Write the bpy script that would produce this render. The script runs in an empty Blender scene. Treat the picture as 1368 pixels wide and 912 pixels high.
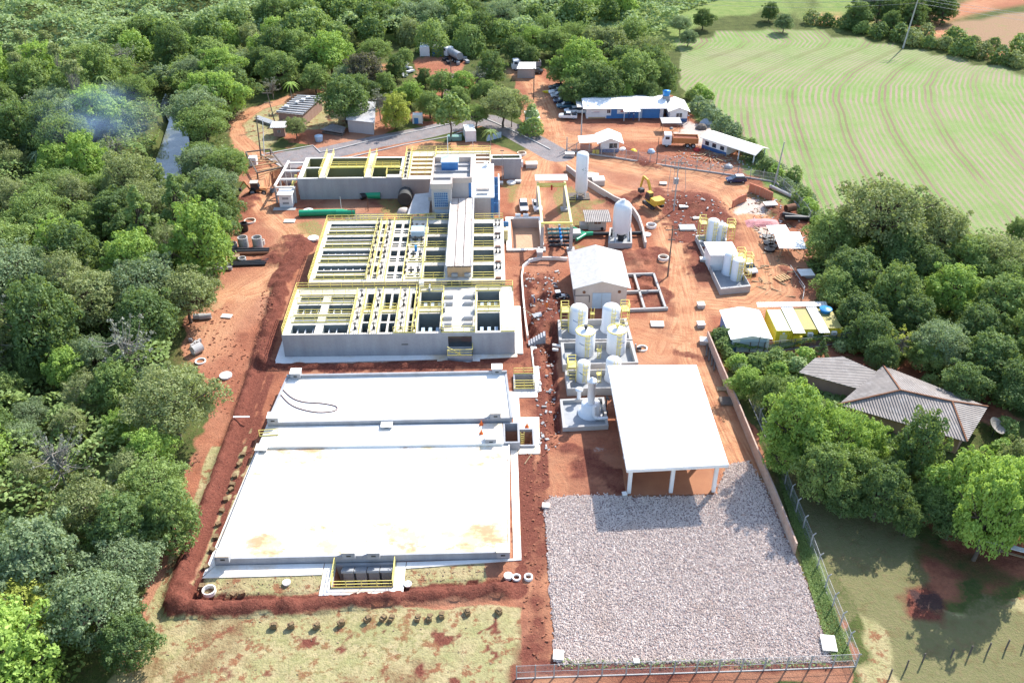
import bpy, math, random
import numpy as np
from mathutils import Vector, Matrix
random.seed(7); rng = np.random.default_rng(11)
sc = bpy.context.scene
col = sc.collection
R = math.radians
FL = 1240.0; TH = R(34); YAW = R(-1.3); CH = 80.0

def at(px, py, z=0.0):
    """ground point (site coordinates, metres) seen at a place of the 1368x912 photograph, at height z"""
    u = (px - 684) / FL; v = (456 - py) / FL
    x = u; y = math.cos(TH) + v * math.sin(TH); w = -math.sin(TH) + v * math.cos(TH)
    t = (z - CH) / w
    x *= t; y *= t
    c, s = math.cos(YAW), math.sin(YAW)
    return (x * c - y * s, x * s + y * c)
def ats(pts, z=0.0): return [at(a, b, z) for a, b in pts]

# ------------------------------------------------------------------ materials
MATS = {}
def nn(nt, t, **kw):
    n = nt.nodes.new(t)
    for k, v in kw.items(): setattr(n, k, v)
    return n
def mix(nt, fac, a, b, mode='MIX'):
    m = nn(nt, 'ShaderNodeMix', data_type='RGBA', blend_type=mode)
    for i, v in ((0, fac), (6, a), (7, b)):
        if isinstance(v, (int, float)): m.inputs[i].default_value = v
        elif isinstance(v, tuple): m.inputs[i].default_value = (*v[:3], 1)
        else: nt.links.new(v, m.inputs[i])
    return m.outputs[2]
def noise(nt, vec, scale, detail=4, rough=.55):
    n = nn(nt, 'ShaderNodeTexNoise'); n.inputs['Scale'].default_value = scale
    n.inputs['Detail'].default_value = detail; n.inputs['Roughness'].default_value = rough
    if vec is not None: nt.links.new(vec, n.inputs['Vector'])
    return n.outputs['Fac']
def ramp(nt, fac, lo, hi):
    m = nn(nt, 'ShaderNodeMapRange'); m.clamp = True
    m.inputs[1].default_value = lo; m.inputs[2].default_value = hi
    nt.links.new(fac, m.inputs[0]); return m.outputs[0]
def math_(nt, op, a, b=None):
    m = nn(nt, 'ShaderNodeMath', operation=op)
    for i, v in ((0, a), (1, b)):
        if v is None: continue
        if isinstance(v, (int, float)): m.inputs[i].default_value = v
        else: nt.links.new(v, m.inputs[i])
    return m.outputs[0]
def mapping(nt, vec, scale):
    m = nn(nt, 'ShaderNodeMapping'); m.inputs['Scale'].default_value = scale
    nt.links.new(vec, m.inputs['Vector']); return m.outputs[0]
def new_mat(name):
    m = bpy.data.materials.new(name); m.use_nodes = True
    nt = m.node_tree; b = nt.nodes['Principled BSDF']
    return m, nt, b
def mat(name, c, c2=None, rough=.8, scale=.6, fine=6, bump=0.0, metal=0.0, streak=False, spec=.3, dirt=None, dirt_amt=.35, object_space=False, alpha=None, em=None):
    """plain paint / concrete / earth with two scales of procedural wear"""
    m, nt, b = new_mat(name)
    c2 = c2 or tuple(v * .72 for v in c)
    if object_space: vec = nn(nt, 'ShaderNodeTexCoord').outputs['Object']
    else: vec = nn(nt, 'ShaderNodeNewGeometry').outputs['Position']
    v2 = mapping(nt, vec, (1, 1, .12)) if streak else vec
    f = ramp(nt, noise(nt, v2, scale * (2.5 if streak else 1), 5, .6), .35, .7)
    out = mix(nt, f, c, c2)
    g = ramp(nt, noise(nt, vec, fine, 3), .3, .75)
    out = mix(nt, math_(nt, 'MULTIPLY', g, .35), out, tuple(v * .8 for v in c2))
    if dirt:
        d = ramp(nt, noise(nt, vec, scale * .45, 6, .68), .5, .68)
        out = mix(nt, math_(nt, 'MULTIPLY', d, dirt_amt), out, dirt)
    nt.links.new(out, b.inputs['Base Color'])
    b.inputs['Roughness'].default_value = rough; b.inputs['Metallic'].default_value = metal
    b.inputs['Specular IOR Level'].default_value = spec
    if bump:
        bp = nn(nt, 'ShaderNodeBump'); bp.inputs['Strength'].default_value = bump; bp.inputs['Distance'].default_value = .15
        nt.links.new(g, bp.inputs['Height']); nt.links.new(bp.outputs[0], b.inputs['Normal'])
    MATS[name] = m; return m

def sheet_mat(name, c, c2, pitch=.25, axis=0, depth=.5, rough=.6, dirt=(.3, .2, .15), amt=.3, metal=0.0, wear=.5):
    """corrugated roofing sheets: ribs as bump, dirt by noise; axis = object axis across the ribs"""
    m, nt, b = new_mat(name)
    vec = nn(nt, 'ShaderNodeTexCoord').outputs['Object']
    sx = nn(nt, 'ShaderNodeSeparateXYZ'); nt.links.new(vec, sx.inputs[0])
    s = math_(nt, 'SINE', math_(nt, 'MULTIPLY', sx.outputs[axis], 2 * math.pi / pitch))
    f = ramp(nt, noise(nt, vec, wear, 6, .65), .4, .72)
    out = mix(nt, f, c, c2)
    d = ramp(nt, noise(nt, vec, wear * 2.3, 6, .7), .5, .7)
    out = mix(nt, math_(nt, 'MULTIPLY', d, amt), out, dirt)
    out = mix(nt, math_(nt, 'MULTIPLY', ramp(nt, s, -1, 0), .25), tuple(v * .75 for v in c2), out) if False else out
    nt.links.new(out, b.inputs['Base Color'])
    bp = nn(nt, 'ShaderNodeBump'); bp.inputs['Strength'].default_value = depth; bp.inputs['Distance'].default_value = .05
    nt.links.new(s, bp.inputs['Height']); nt.links.new(bp.outputs[0], b.inputs['Normal'])
    b.inputs['Roughness'].default_value = rough; b.inputs['Metallic'].default_value = metal
    MATS[name] = m; return m

def brick_mat(name, c, c2, mortar, scale=2.0, w=.6, h=.25, dirt=None):
    m, nt, b = new_mat(name)
    pos = nn(nt, 'ShaderNodeNewGeometry'); sx = nn(nt, 'ShaderNodeSeparateXYZ'); nt.links.new(pos.outputs['Position'], sx.inputs[0])
    cx = nn(nt, 'ShaderNodeCombineXYZ')
    nt.links.new(math_(nt, 'ADD', sx.outputs[0], sx.outputs[1]), cx.inputs[0]); nt.links.new(sx.outputs[2], cx.inputs[1])
    t = nn(nt, 'ShaderNodeTexBrick'); nt.links.new(cx.outputs[0], t.inputs['Vector'])
    t.inputs['Scale'].default_value = scale; t.inputs['Brick Width'].default_value = w; t.inputs['Row Height'].default_value = h
    t.inputs['Mortar Size'].default_value = .025
    t.inputs['Color1'].default_value = (*c, 1); t.inputs['Color2'].default_value = (*c2, 1); t.inputs['Mortar'].default_value = (*mortar, 1)
    out = t.outputs['Color']
    if dirt:
        d = ramp(nt, noise(nt, pos.outputs['Position'], .5, 5, .65), .45, .7)
        out = mix(nt, math_(nt, 'MULTIPLY', d, .6), out, dirt)
    nt.links.new(out, b.inputs['Base Color']); b.inputs['Roughness'].default_value = .9
    MATS[name] = m; return m

mat('white_concrete', (.87, .85, .80), (.81, .78, .72), scale=.18, fine=3, dirt=(.62, .42, .20), dirt_amt=.8, rough=.9)
mat('deck_concrete', (.68, .64, .55), (.60, .55, .47), scale=.5, fine=5, dirt=(.42, .27, .18), dirt_amt=.4, rough=.9)
mat('grey_concrete', (.40, .405, .42), (.30, .305, .32), scale=.25, fine=4, streak=True, rough=.9, dirt=(.33, .29, .26))
mat('beige_concrete', (.40, .335, .295), (.335, .28, .25), scale=.2, fine=4, streak=True, rough=.9)
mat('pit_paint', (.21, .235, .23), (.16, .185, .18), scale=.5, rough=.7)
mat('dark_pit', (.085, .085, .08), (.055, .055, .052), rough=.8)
mat('pit_blue', (.07, .19, .34), (.05, .14, .27), scale=.6, rough=.25, spec=.6)
mat('olive_floor', (.22, .22, .115), (.17, .17, .09), scale=.12, rough=.7)
mat('steel_grey', (.36, .37, .38), (.27, .28, .29), scale=.8, rough=.5)
mat('rail_yellow', (.82, .70, .20), (.74, .61, .17), scale=1.5, rough=.5)
mat('pale_yellow', (.74, .68, .34), (.64, .58, .3), rough=.6)
mat('white_paint', (.80, .80, .79), (.72, .72, .71), scale=.7, rough=.4)
mat('white_gloss', (.78, .79, .80), (.74, .75, .76), scale=.4, rough=.3, spec=.5)
mat('cream_wall', (.56, .48, .42), (.49, .42, .37), scale=.35, streak=True, dirt=(.36, .25, .19))
mat('tower_wall', (.47, .43, .415), (.41, .38, .37), scale=.35, streak=True)
mat('tan_wall', (.55, .37, .21), (.46, .30, .18), scale=.4, streak=True)
mat('pink_wall', (.42, .27, .22), (.34, .21, .17), scale=.4, streak=True)
mat('blue_paint', (.06, .21, .47), (.05, .16, .37), scale=.7, rough=.5)
mat('mid_blue', (.05, .13, .30), (.04, .10, .24), scale=.7, rough=.5)
mat('tank_blue', (.03, .26, .62), (.02, .2, .5), scale=.7, rough=.4)
mat('light_blue', (.42, .53, .62), (.35, .45, .55), scale=.7, rough=.6)
mat('glass', (.035, .05, .065), (.02, .03, .04), rough=.08, spec=.8)
mat('window_blue', (.045, .15, .34), (.03, .10, .25), scale=1.5, rough=.15, spec=.7)
mat('black_plastic', (.02, .02, .022), (.012, .012, .013), rough=.45, spec=.5)
mat('dark_metal', (.05, .05, .055), (.03, .03, .035), rough=.6)
mat('rubber', (.02, .02, .02), (.03, .026, .024), rough=.9)
mat('rust', (.22, .10, .055), (.15, .07, .04), scale=1.2, rough=.9)
mat('timber', (.36, .26, .16), (.27, .19, .11), scale=1.5, rough=.9)
mat('weathered_wood', (.17, .14, .115), (.12, .10, .085), scale=1.5, rough=.95)
mat('plank_orange', (.55, .36, .18), (.42, .27, .14), scale=1.5, rough=.9)
mat('pole_concrete', (.45, .43, .41), (.37, .36, .34), scale=.8, rough=.9)
mat('green_pipe', (.015, .36, .17), (.012, .29, .14), scale=.6, rough=.35, spec=.5)
mat('teal_metal', (.20, .34, .30), (.15, .27, .24), scale=1, rough=.5)
mat('container_yellow', (.78, .62, .03), (.68, .53, .03), scale=.5, rough=.5)
mat('container_top', (.40, .35, .10), (.34, .29, .13), scale=.4, rough=.7, dirt=(.28, .24, .17), dirt_amt=.7)
mat('machine_yellow', (.62, .40, .05), (.5, .31, .04), scale=1, rough=.5)
mat('orange_metal', (.55, .22, .08), (.45, .17, .06), scale=.8, rough=.6)
mat('red_earth_load', (.28, .095, .055), (.2, .07, .04), scale=2, rough=1, bump=.6)
mat('red_paint', (.45, .04, .03), (.36, .03, .025), rough=.5)
mat('pink_tarp', (.62, .28, .27), (.52, .2, .2), scale=1.4, rough=.7, bump=.4)
mat('grey_tarp', (.42, .45, .48), (.33, .36, .39), rough=.8)
mat('floor_terracotta', (.36, .165, .085), (.30, .13, .07), scale=.4, rough=.9)
mat('sand', (.52, .34, .22), (.45, .28, .18), scale=.3, fine=2, rough=1, bump=.3)
mat('sod', (.27, .19, .10), (.19, .12, .065), scale=3, rough=1, bump=.6)
mat('orange_plastic', (.75, .16, .03), (.65, .13, .03), rough=.6)
mat('hose', (.16, .06, .05), (.12, .05, .04), rough=.6)
mat('skin', (.35, .2, .14), rough=.6); mat('cloth_orange', (.75, .2, .04), rough=.9); mat('cloth_blue', (.05, .09, .25), rough=.9)
mat('cloth_grey', (.25, .26, .28), rough=.9); mat('helmet', (.8, .8, .78), rough=.4)
mat('tile_pale', (.52, .50, .46), (.44, .42, .39), scale=.6, fine=3, rough=.85)
brick_mat('red_brick', (.50, .15, .07), (.42, .12, .055), (.40, .27, .2), 2.0)
brick_mat('block_wall', (.46, .33, .26), (.40, .28, .22), (.50, .42, .36), 1.0, w=.8, h=.4, dirt=(.34, .19, .13))
brick_mat('grey_block', (.27, .27, .275), (.22, .22, .23), (.36, .36, .36), 1.0, w=.8, h=.4)
sheet_mat('white_sheet', (.82, .81, .79), (.78, .77, .75), pitch=.5, axis=0, depth=.12, amt=.06)
sheet_mat('grey_sheet', (.47, .46, .455), (.38, .37, .365), pitch=.4, axis=1, depth=.9, dirt=(.28, .26, .25), amt=.5)
sheet_mat('fibre_sheet', (.23, .20, .18), (.15, .13, .12), pitch=.35, axis=1, depth=1.0, dirt=(.4, .37, .35), amt=.5, wear=.35)
sheet_mat('fibre_sheet_x', (.24, .205, .185), (.16, .14, .13), pitch=.35, axis=0, depth=1.0, dirt=(.4, .37, .35), amt=.5, wear=.35)
sheet_mat('old_white_sheet', (.66, .64, .60), (.56, .54, .50), pitch=.4, axis=0, depth=.5, amt=.25)
sheet_mat('tile_roof', (.60, .57, .52), (.47, .44, .41), pitch=.28, axis=1, depth=.8, dirt=(.3, .27, .25), amt=.4, wear=1.2)
sheet_mat('gallery_sheet', (.58, .52, .47), (.48, .40, .34), pitch=.8, axis=0, depth=.3, dirt=(.34, .19, .13), amt=.85, wear=.25)
sheet_mat('container_side', (.78, .62, .03), (.70, .54, .03), pitch=.3, axis=0, depth=.8, amt=.08)
sheet_mat('blue_sheet', (.10, .22, .42), (.08, .17, .34), pitch=.3, axis=0, depth=.6, amt=.08)

def stained():
    # roof slab: clean concrete with tan wash marks where water stood along the edges
    m, nt, b = new_mat('stained_slab'); P = nn(nt, 'ShaderNodeNewGeometry').outputs['Position']
    c = mix(nt, ramp(nt, noise(nt, P, .5, 5, .6), .3, .7), (.90, .88, .82), (.84, .81, .75))
    near = None
    for px_, py_, rad in ((-29, 91, 8), (-24, 92, 6), (-1, 90.5, 7), (-9, 91.5, 5), (-1, 77, 5), (-4, 75.5, 6), (-12, 75.5, 6), (-20, 76, 6), (-27, 75.5, 5)):
        vm = nn(nt, 'ShaderNodeVectorMath', operation='DISTANCE'); nt.links.new(P, vm.inputs[0]); vm.inputs[1].default_value = (px_, py_, 1)
        v_ = ramp(nt, vm.outputs['Value'], rad, 0); near = v_ if near is None else math_(nt, 'MAXIMUM', near, v_)
    big = ramp(nt, math_(nt, 'ADD', noise(nt, P, .16, 6, .72), math_(nt, 'MULTIPLY', near, .22)), .56, .72); c = mix(nt, math_(nt, 'MULTIPLY', big, .8), c, (.60, .42, .16))
    small = ramp(nt, math_(nt, 'ADD', noise(nt, mapping(nt, P, (1, 1.8, 1)), .3, 6, .74), math_(nt, 'MULTIPLY', near, .16)), .60, .72); c = mix(nt, math_(nt, 'MULTIPLY', small, .75), c, (.38, .20, .10))
    nt.links.new(c, b.inputs['Base Color']); b.inputs['Roughness'].default_value = .9; MATS['stained_slab'] = m
stained()
def mesh_wire():
    m, nt, b = new_mat('chain_link')
    g = nn(nt, 'ShaderNodeNewGeometry'); sx = nn(nt, 'ShaderNodeSeparateXYZ'); nt.links.new(g.outputs['Position'], sx.inputs[0])
    h = math_(nt, 'ADD', sx.outputs[0], sx.outputs[1])
    a = math_(nt, 'PINGPONG', math_(nt, 'ADD', h, sx.outputs[2]), .06)
    c = math_(nt, 'PINGPONG', math_(nt, 'SUBTRACT', h, sx.outputs[2]), .06)
    al = math_(nt, 'LESS_THAN', math_(nt, 'MINIMUM', a, c), .0075)
    nt.links.new(al, b.inputs['Alpha'])
    b.inputs['Base Color'].default_value = (.36, .37, .36, 1); b.inputs['Roughness'].default_value = .5
    MATS['chain_link'] = m
mesh_wire()

# ------------------------------------------------------------------ mesh builder
class B:
    def __init__(s): s.v = []; s.f = []; s.m = []; s.sm = []; s.mi = 0; s.T = None
    def add(s, vs, fs, smooth=False):
        o = len(s.v)
        if s.T is not None: vs = [tuple(s.T @ Vector(p)) for p in vs]
        s.v += [tuple(p) for p in vs]
        for f in fs: s.f.append(tuple(i + o for i in f)); s.m.append(s.mi); s.sm.append(smooth)
        return s
    def bx(s, x0, y0, z0, x1, y1, z1):
        x0, x1 = sorted((x0, x1)); y0, y1 = sorted((y0, y1)); z0, z1 = sorted((z0, z1))
        return s.add([(x0,y0,z0),(x1,y0,z0),(x1,y1,z0),(x0,y1,z0),(x0,y0,z1),(x1,y0,z1),(x1,y1,z1),(x0,y1,z1)],
                     [(0,3,2,1),(4,5,6,7),(0,1,5,4),(1,2,6,5),(2,3,7,6),(3,0,4,7)])
    def box(s, c, d, rz=0.0, rx=0.0, ry=0.0):
        Mx = Matrix.Translation(c) @ Matrix.Rotation(rz, 4, 'Z') @ Matrix.Rotation(ry, 4, 'Y') @ Matrix.Rotation(rx, 4, 'X')
        a, b_, h = d[0] / 2, d[1] / 2, d[2] / 2
        vs = [Mx @ Vector(p) for p in [(-a,-b_,-h),(a,-b_,-h),(a,b_,-h),(-a,b_,-h),(-a,-b_,h),(a,-b_,h),(a,b_,h),(-a,b_,h)]]
        return s.add(vs, [(0,3,2,1),(4,5,6,7),(0,1,5,4),(1,2,6,5),(2,3,7,6),(3,0,4,7)])
    def bar(s, p, q, w=.06, h=None):
        p, q = Vector(p), Vector(q); d = q - p; L = d.length
        if L < 1e-6: return s
        h = h or w
        Q = d.to_track_quat('X', 'Z'); Mx = Matrix.Translation((p + q) / 2) @ Q.to_matrix().to_4x4()
        a, b_, c = L / 2, w / 2, h / 2
        vs = [Mx @ Vector(t) for t in [(-a,-b_,-c),(a,-b_,-c),(a,b_,-c),(-a,b_,-c),(-a,-b_,c),(a,-b_,c),(a,b_,c),(-a,b_,c)]]
        return s.add(vs, [(0,3,2,1),(4,5,6,7),(0,1,5,4),(1,2,6,5),(2,3,7,6),(3,0,4,7)])
    def cyl(s, p, q, r, r2=None, n=16, caps=True):
        p, q = Vector(p), Vector(q); r2 = r if r2 is None else r2
        Q = (q - p).to_track_quat('Z', 'Y').to_matrix()
        vs = []
        for c, rr in ((p, r), (q, r2)):
            for i in range(n):
                a = 2 * math.pi * i / n; vs.append(c + Q @ Vector((math.cos(a) * rr, math.sin(a) * rr, 0)))
        s.add(vs, [(i, (i + 1) % n, n + (i + 1) % n, n + i) for i in range(n)], True)
        if caps:
            s.add(vs[:n], [tuple(reversed(range(n)))]); s.add(vs[n:], [tuple(range(n))])
        return s
    def ring(s, c, ro, ri, z0, z1, n=20):
        vs = []
        for rr, z in ((ro, z0), (ro, z1), (ri, z1), (ri, z0)):
            for i in range(n):
                a = 2 * math.pi * i / n; vs.append((c[0] + rr * math.cos(a), c[1] + rr * math.sin(a), z))
        fs = []
        for k in range(4):
            for i in range(n):
                a, b_ = k * n + i, k * n + (i + 1) % n; k2 = (k + 1) % 4
                fs.append((a, b_, k2 * n + (i + 1) % n, k2 * n + i))
        return s.add(vs, fs, False)
    def lathe(s, c, prof, n=24):
        """prof: (radius, z) from bottom to top, around the vertical through c"""
        vs = [(c[0] + r * math.cos(2*math.pi*i/n), c[1] + r * math.sin(2*math.pi*i/n), c[2] + z) for r, z in prof for i in range(n)]
        fs = [(k*n+i, k*n+(i+1)%n, (k+1)*n+(i+1)%n, (k+1)*n+i) for k in range(len(prof)-1) for i in range(n)]
        s.add(vs, fs, True)
        s.add(vs[-n:], [tuple(range(n))]); s.add(vs[:n], [tuple(reversed(range(n)))])
        return s
    def tube(s, pts, r, n=8):
        for a, b_ in zip(pts[:-1], pts[1:]): s.cyl(a, b_, r, n=n)
        return s
    def prism(s, poly, z0, z1):
        n = len(poly); ar = sum(poly[i][0]*poly[(i+1)%n][1] - poly[(i+1)%n][0]*poly[i][1] for i in range(n))
        if ar < 0: poly = poly[::-1]
        vs = [(x, y, z0) for x, y in poly] + [(x, y, z1) for x, y in poly]
        return s.add(vs, [tuple(reversed(range(n))), tuple(range(n, 2*n))] + [(i, (i+1)%n, n+(i+1)%n, n+i) for i in range(n)])
    def slab(s, quad, t=.06):
        """thick sheet: quad of 3-D points (top surface) with thickness t downwards"""
        n = len(quad); vs = [tuple(p) for p in quad] + [(p[0], p[1], p[2] - t) for p in quad]
        return s.add(vs, [tuple(range(n)), tuple(reversed(range(n, 2*n)))] + [(i, n+i, n+(i+1)%n, (i+1)%n) for i in range(n)])
    def build(s, name, m, parent=None, loc=None, rz=0.0):
        me = bpy.data.meshes.new(name); me.from_pydata(s.v, [], s.f); 
        me.polygons.foreach_set('material_index', s.m); me.polygons.foreach_set('use_smooth', s.sm); me.update()
        for k in (m if isinstance(m, (list, tuple)) else [m]): me.materials.append(MATS[k] if isinstance(k, str) else k)
        o = bpy.data.objects.new(name, me); col.objects.link(o)
        if parent is not None: o.parent = parent
        if loc is not None: o.location = loc
        if rz: o.rotation_euler.z = rz
        return o

def tag(o, label=None, cat=None, group=None, kind=None):
    if label: o['label'] = label
    if cat: o['category'] = cat
    if group: o['group'] = group
    if kind: o['kind'] = kind
    return o
def thing(name, label, cat, loc=(0, 0, 0), rz=0.0, group=None):
    o = bpy.data.objects.new(name, None); col.objects.link(o)
    o.location = loc if len(loc) == 3 else (*loc, 0); o.rotation_euler.z = rz; o.empty_display_size = .3
    return tag(o, label, cat, group)
def copy_tree(o, parent=None):
    c = o.copy(); col.objects.link(c)
    if parent is not None: c.parent = parent
    for ch in list(o.children): copy_tree(ch, c)
    return c
def dup(root, loc, rz=0.0, label=None, s=1.0, group=None):
    r = copy_tree(root); r.location = loc if len(loc) == 3 else (*loc, 0); r.rotation_euler.z = rz; r.scale = (s, s, s)
    if label: r['label'] = label
    if group: r['group'] = group
    return r
def structure(o): o['kind'] = 'structure'; return o

def fast_mesh(name, verts, faces, mats, midx=None, smooth=False):
    """verts (n,3), faces (m,k) numpy arrays"""
    me = bpy.data.meshes.new(name); nv, (nf, k) = len(verts), faces.shape
    me.vertices.add(nv); me.vertices.foreach_set('co', np.asarray(verts, dtype=np.float32).ravel())
    me.loops.add(nf * k); me.loops.foreach_set('vertex_index', np.asarray(faces, dtype=np.int32).ravel())
    me.polygons.add(nf); me.polygons.foreach_set('loop_start', np.arange(0, nf * k, k, dtype=np.int32))
    if midx is not None: me.polygons.foreach_set('material_index', np.asarray(midx, dtype=np.int32))
    me.polygons.foreach_set('use_smooth', np.full(nf, smooth))
    for m in mats: me.materials.append(m)
    me.update(calc_edges=True)
    return me

def railing(parent, pts, z, step=1.7, w=.062, h=1.1, m='rail_yellow', name='railing', toe=True):
    b = B()
    for (a, c) in zip(pts[:-1], pts[1:]):
        L = math.dist(a, c); n = max(1, round(L / step))
        for i in range(n + 1):
            x = a[0] + (c[0] - a[0]) * i / n; y = a[1] + (c[1] - a[1]) * i / n
            b.bx(x - w/2, y - w/2, z, x + w/2, y + w/2, z + h)
        for hh in (h - w / 2, h * .55): b.bar((*a, z + hh), (*c, z + hh), w)
        if toe: b.bar((*a, z + .1), (*c, z + .1), .03, .18)
    return b.build(name, m, parent)

def pit_block(name, parent, mats, x0, x1, y0, y1, zt, holes, zb=0.0, walls=True):
    """solid block with rectangular pits; holes = (x0,x1,y0,y1,zfloor,wall material index,floor material index)"""
    xs = sorted({x0, x1} | {h[0] for h in holes} | {h[1] for h in holes}); ys = sorted({y0, y1} | {h[2] for h in holes} | {h[3] for h in holes})
    xs = [x for x in xs if x0 <= x <= x1]; ys = [y for y in ys if y0 <= y <= y1]
    def hole(x, y):
        for h in holes:
            if h[0] < x < h[1] and h[2] < y < h[3]: return h
        return None
    nx, ny = len(xs) - 1, len(ys) - 1
    H = [[hole((xs[i] + xs[i+1]) / 2, (ys[j] + ys[j+1]) / 2) for j in range(ny)] for i in range(nx)]
    Z = lambda h: zt if h is None else h[4]
    b = B()
    for i in range(nx):
        for j in range(ny):
            h = H[i][j]; z = Z(h); b.mi = 0 if h is None else h[6]
            X0, X1, Y0, Y1 = xs[i], xs[i+1], ys[j], ys[j+1]
            b.add([(X0,Y0,z),(X1,Y0,z),(X1,Y1,z),(X0,Y1,z)], [(0,1,2,3)])
            if i < nx - 1:
                g = H[i+1][j]; z2 = Z(g)
                if abs(z - z2) > 1e-6:
                    b.mi = (g if z2 < z else h)[5]
                    b.add([(X1,Y0,z),(X1,Y1,z),(X1,Y1,z2),(X1,Y0,z2)], [(0,1,2,3) if z2 > z else (3,2,1,0)])
            if j < ny - 1:
                g = H[i][j+1]; z2 = Z(g)
                if abs(z - z2) > 1e-6:
                    b.mi = (g if z2 < z else h)[5]
                    b.add([(X0,Y1,z),(X1,Y1,z),(X1,Y1,z2),(X0,Y1,z2)], [(3,2,1,0) if z2 > z else (0,1,2,3)])
    b.mi = 1
    b.add([(x0,y0,zb),(x1,y0,zb),(x1,y0,zt),(x0,y0,zt)], [(0,1,2,3)]); b.add([(x0,y1,zb),(x1,y1,zb),(x1,y1,zt),(x0,y1,zt)], [(3,2,1,0)])
    b.add([(x0,y0,zb),(x0,y1,zb),(x0,y1,zt),(x0,y0,zt)], [(3,2,1,0)]); b.add([(x1,y0,zb),(x1,y1,zb),(x1,y1,zt),(x1,y0,zt)], [(0,1,2,3)])
    return b.build(name, mats, parent)
# ------------------------------------------------------------------ ground
def axis(lo, hi, step, flo, fhi):
    a = list(np.arange(lo, hi + 1e-6, step)); s = step
    while a[-1] < fhi: s *= 1.12; a.append(a[-1] + s)
    s = step
    while a[0] > flo: s *= 1.12; a.insert(0, a[0] - s)
    return np.array(a)
GX = axis(-62, 66, .42, -2500, 2500); GY = axis(50, 220, .42, -600, 4500)
XX, YY = np.meshgrid(GX, GY)
def vnoise(x, y, sc_, seed):
    r = np.random.default_rng(seed); t = r.random((256, 256))
    u = np.asarray(x) / sc_ + 57.3; v = np.asarray(y) / sc_ + 13.7
    i = np.floor(u).astype(int); j = np.floor(v).astype(int); fu = u - i; fv = v - j
    fu = fu * fu * (3 - 2 * fu); fv = fv * fv * (3 - 2 * fv)
    g = lambda a, b_: t[a % 256, b_ % 256]
    return (g(i, j)*(1-fu)*(1-fv) + g(i+1, j)*fu*(1-fv) + g(i, j+1)*(1-fu)*fv + g(i+1, j+1)*fu*fv) * 2 - 1
def fbm(x, y, sc_, seed, o=3): return sum(vnoise(x, y, sc_ / 2**k, seed + k) * .5**k for k in range(o))
def pdist(poly, x=None, y=None, closed=True):
    """distance to a polyline (negative inside when closed); also the length along it and the side"""
    x = XX if x is None else x; y = YY if y is None else y
    d = np.full(x.shape, 1e9); inside = np.zeros(x.shape, bool); S = np.zeros(x.shape); side = np.zeros(x.shape); L = 0
    n = len(poly)
    for i in range(n if closed else n - 1):
        ax, ay = poly[i]; bx_, by = poly[(i + 1) % n]; dx, dy = bx_ - ax, by - ay; l2 = dx*dx + dy*dy + 1e-12
        t = np.clip(((x - ax) * dx + (y - ay) * dy) / l2, 0, 1)
        dd = np.hypot(x - ax - t*dx, y - ay - t*dy); k = dd < d
        d = np.where(k, dd, d); S = np.where(k, L + t * math.sqrt(l2), S); side = np.where(k, np.sign((x-ax)*dy - (y-ay)*dx), side)
        L += math.sqrt(l2)
        if closed and abs(dy) > 1e-9:
            c = ((ay > y) != (by > y)) & (x < dx * (y - ay) / dy + ax); inside ^= c
    if closed: return np.where(inside, -d, d)
    return d, S, side
def area(px, soft=.6, wob=1.2, seed=1, world=False, sc_=5):
    p = px if world else ats(px)
    d = pdist(p) + fbm(XX, YY, sc_, seed) * wob
    return np.clip(.5 - d / (2 * soft), 0, 1)
Z = fbm(XX, YY, 9, 3) * .10
far = np.clip((np.hypot(XX, YY - 120) - 320) / 600, 0, 1)
Z += far * far * (22 * fbm(XX, YY, 420, 9) + 8)
masks = {}
# red soil of the site
soil = area([(150,940),(226,690),(262,600),(280,545),(250,480),(245,420),(268,370),(300,310),(322,235),(330,205),(400,200),(560,188),(640,188),(700,208),(735,192),(690,150),(690,98),(740,92),(800,128),(900,128),(935,160),(1010,212),(1066,275),(1085,330),(1092,420),(1130,455),(1150,470),(1100,480),(960,470),(985,540),(1030,640),(1075,760),(1145,890),(1150,912),(700,940)], wob=1.5, seed=21)
soil = np.maximum(soil, area([(1210,695),(1250,670),(1368,690),(1420,720),(1420,780),(1330,785),(1290,790),(1250,770)], soft=2.5, wob=4, seed=22) * .8)
soil = np.maximum(soil, area([(560,70),(620,78),(640,120),(600,130),(555,112)], soft=1.5, wob=3, seed=23))
soil = np.maximum(soil, area([(1120,470),(1200,480),(1368,560),(1368,600),(1330,590),(1210,520)], soft=1.5, wob=3, seed=26))
soil = np.maximum(soil, .8 * area([(540,170),(420,195),(340,180),(420,160),(560,150),(640,168),(560,178)], soft=1.5, wob=4, seed=29))
track = np.zeros_like(XX); TD = np.zeros_like(XX); TS = np.zeros_like(XX); tmin = np.full_like(XX, 1e9)
def road(px, w, soft=.8, amt=1.0, seed=5):
    global track
    p = ats(px); d, s, sd = pdist(p, closed=False)
    m = np.clip(.5 - (d - w/2 + fbm(XX, YY, 4, seed) * .7) / (2 * soft), 0, 1) * amt
    k = d < tmin; tmin[k] = d[k]; TD[k] = (d * sd)[k]; TS[k] = s[k]
    track = np.maximum(track, m); return m
loop = road([(300,398),(350,385),(395,345),(388,310),(360,285),(345,265),(352,240),(370,225)], 5)
road([(270,470),(290,420),(330,385),(365,365)], 7, amt=.5)
loop2 = road([(345,212),(318,185),(312,165),(345,145),(400,128),(450,110),(520,88)], 3.6, .5)
soil = np.maximum(soil, loop2)
road([(690,98),(715,110),(735,160),(740,190),(700,215),(640,200),(560,196)], 6)
road([(715,150),(740,185),(755,210),(800,215),(860,228),(930,236),(975,252),(1000,290),(1020,330),(1030,385),(1000,405),(940,400)], 7)
road([(740,190),(820,180),(900,180)], 9, amt=.8)
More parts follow.
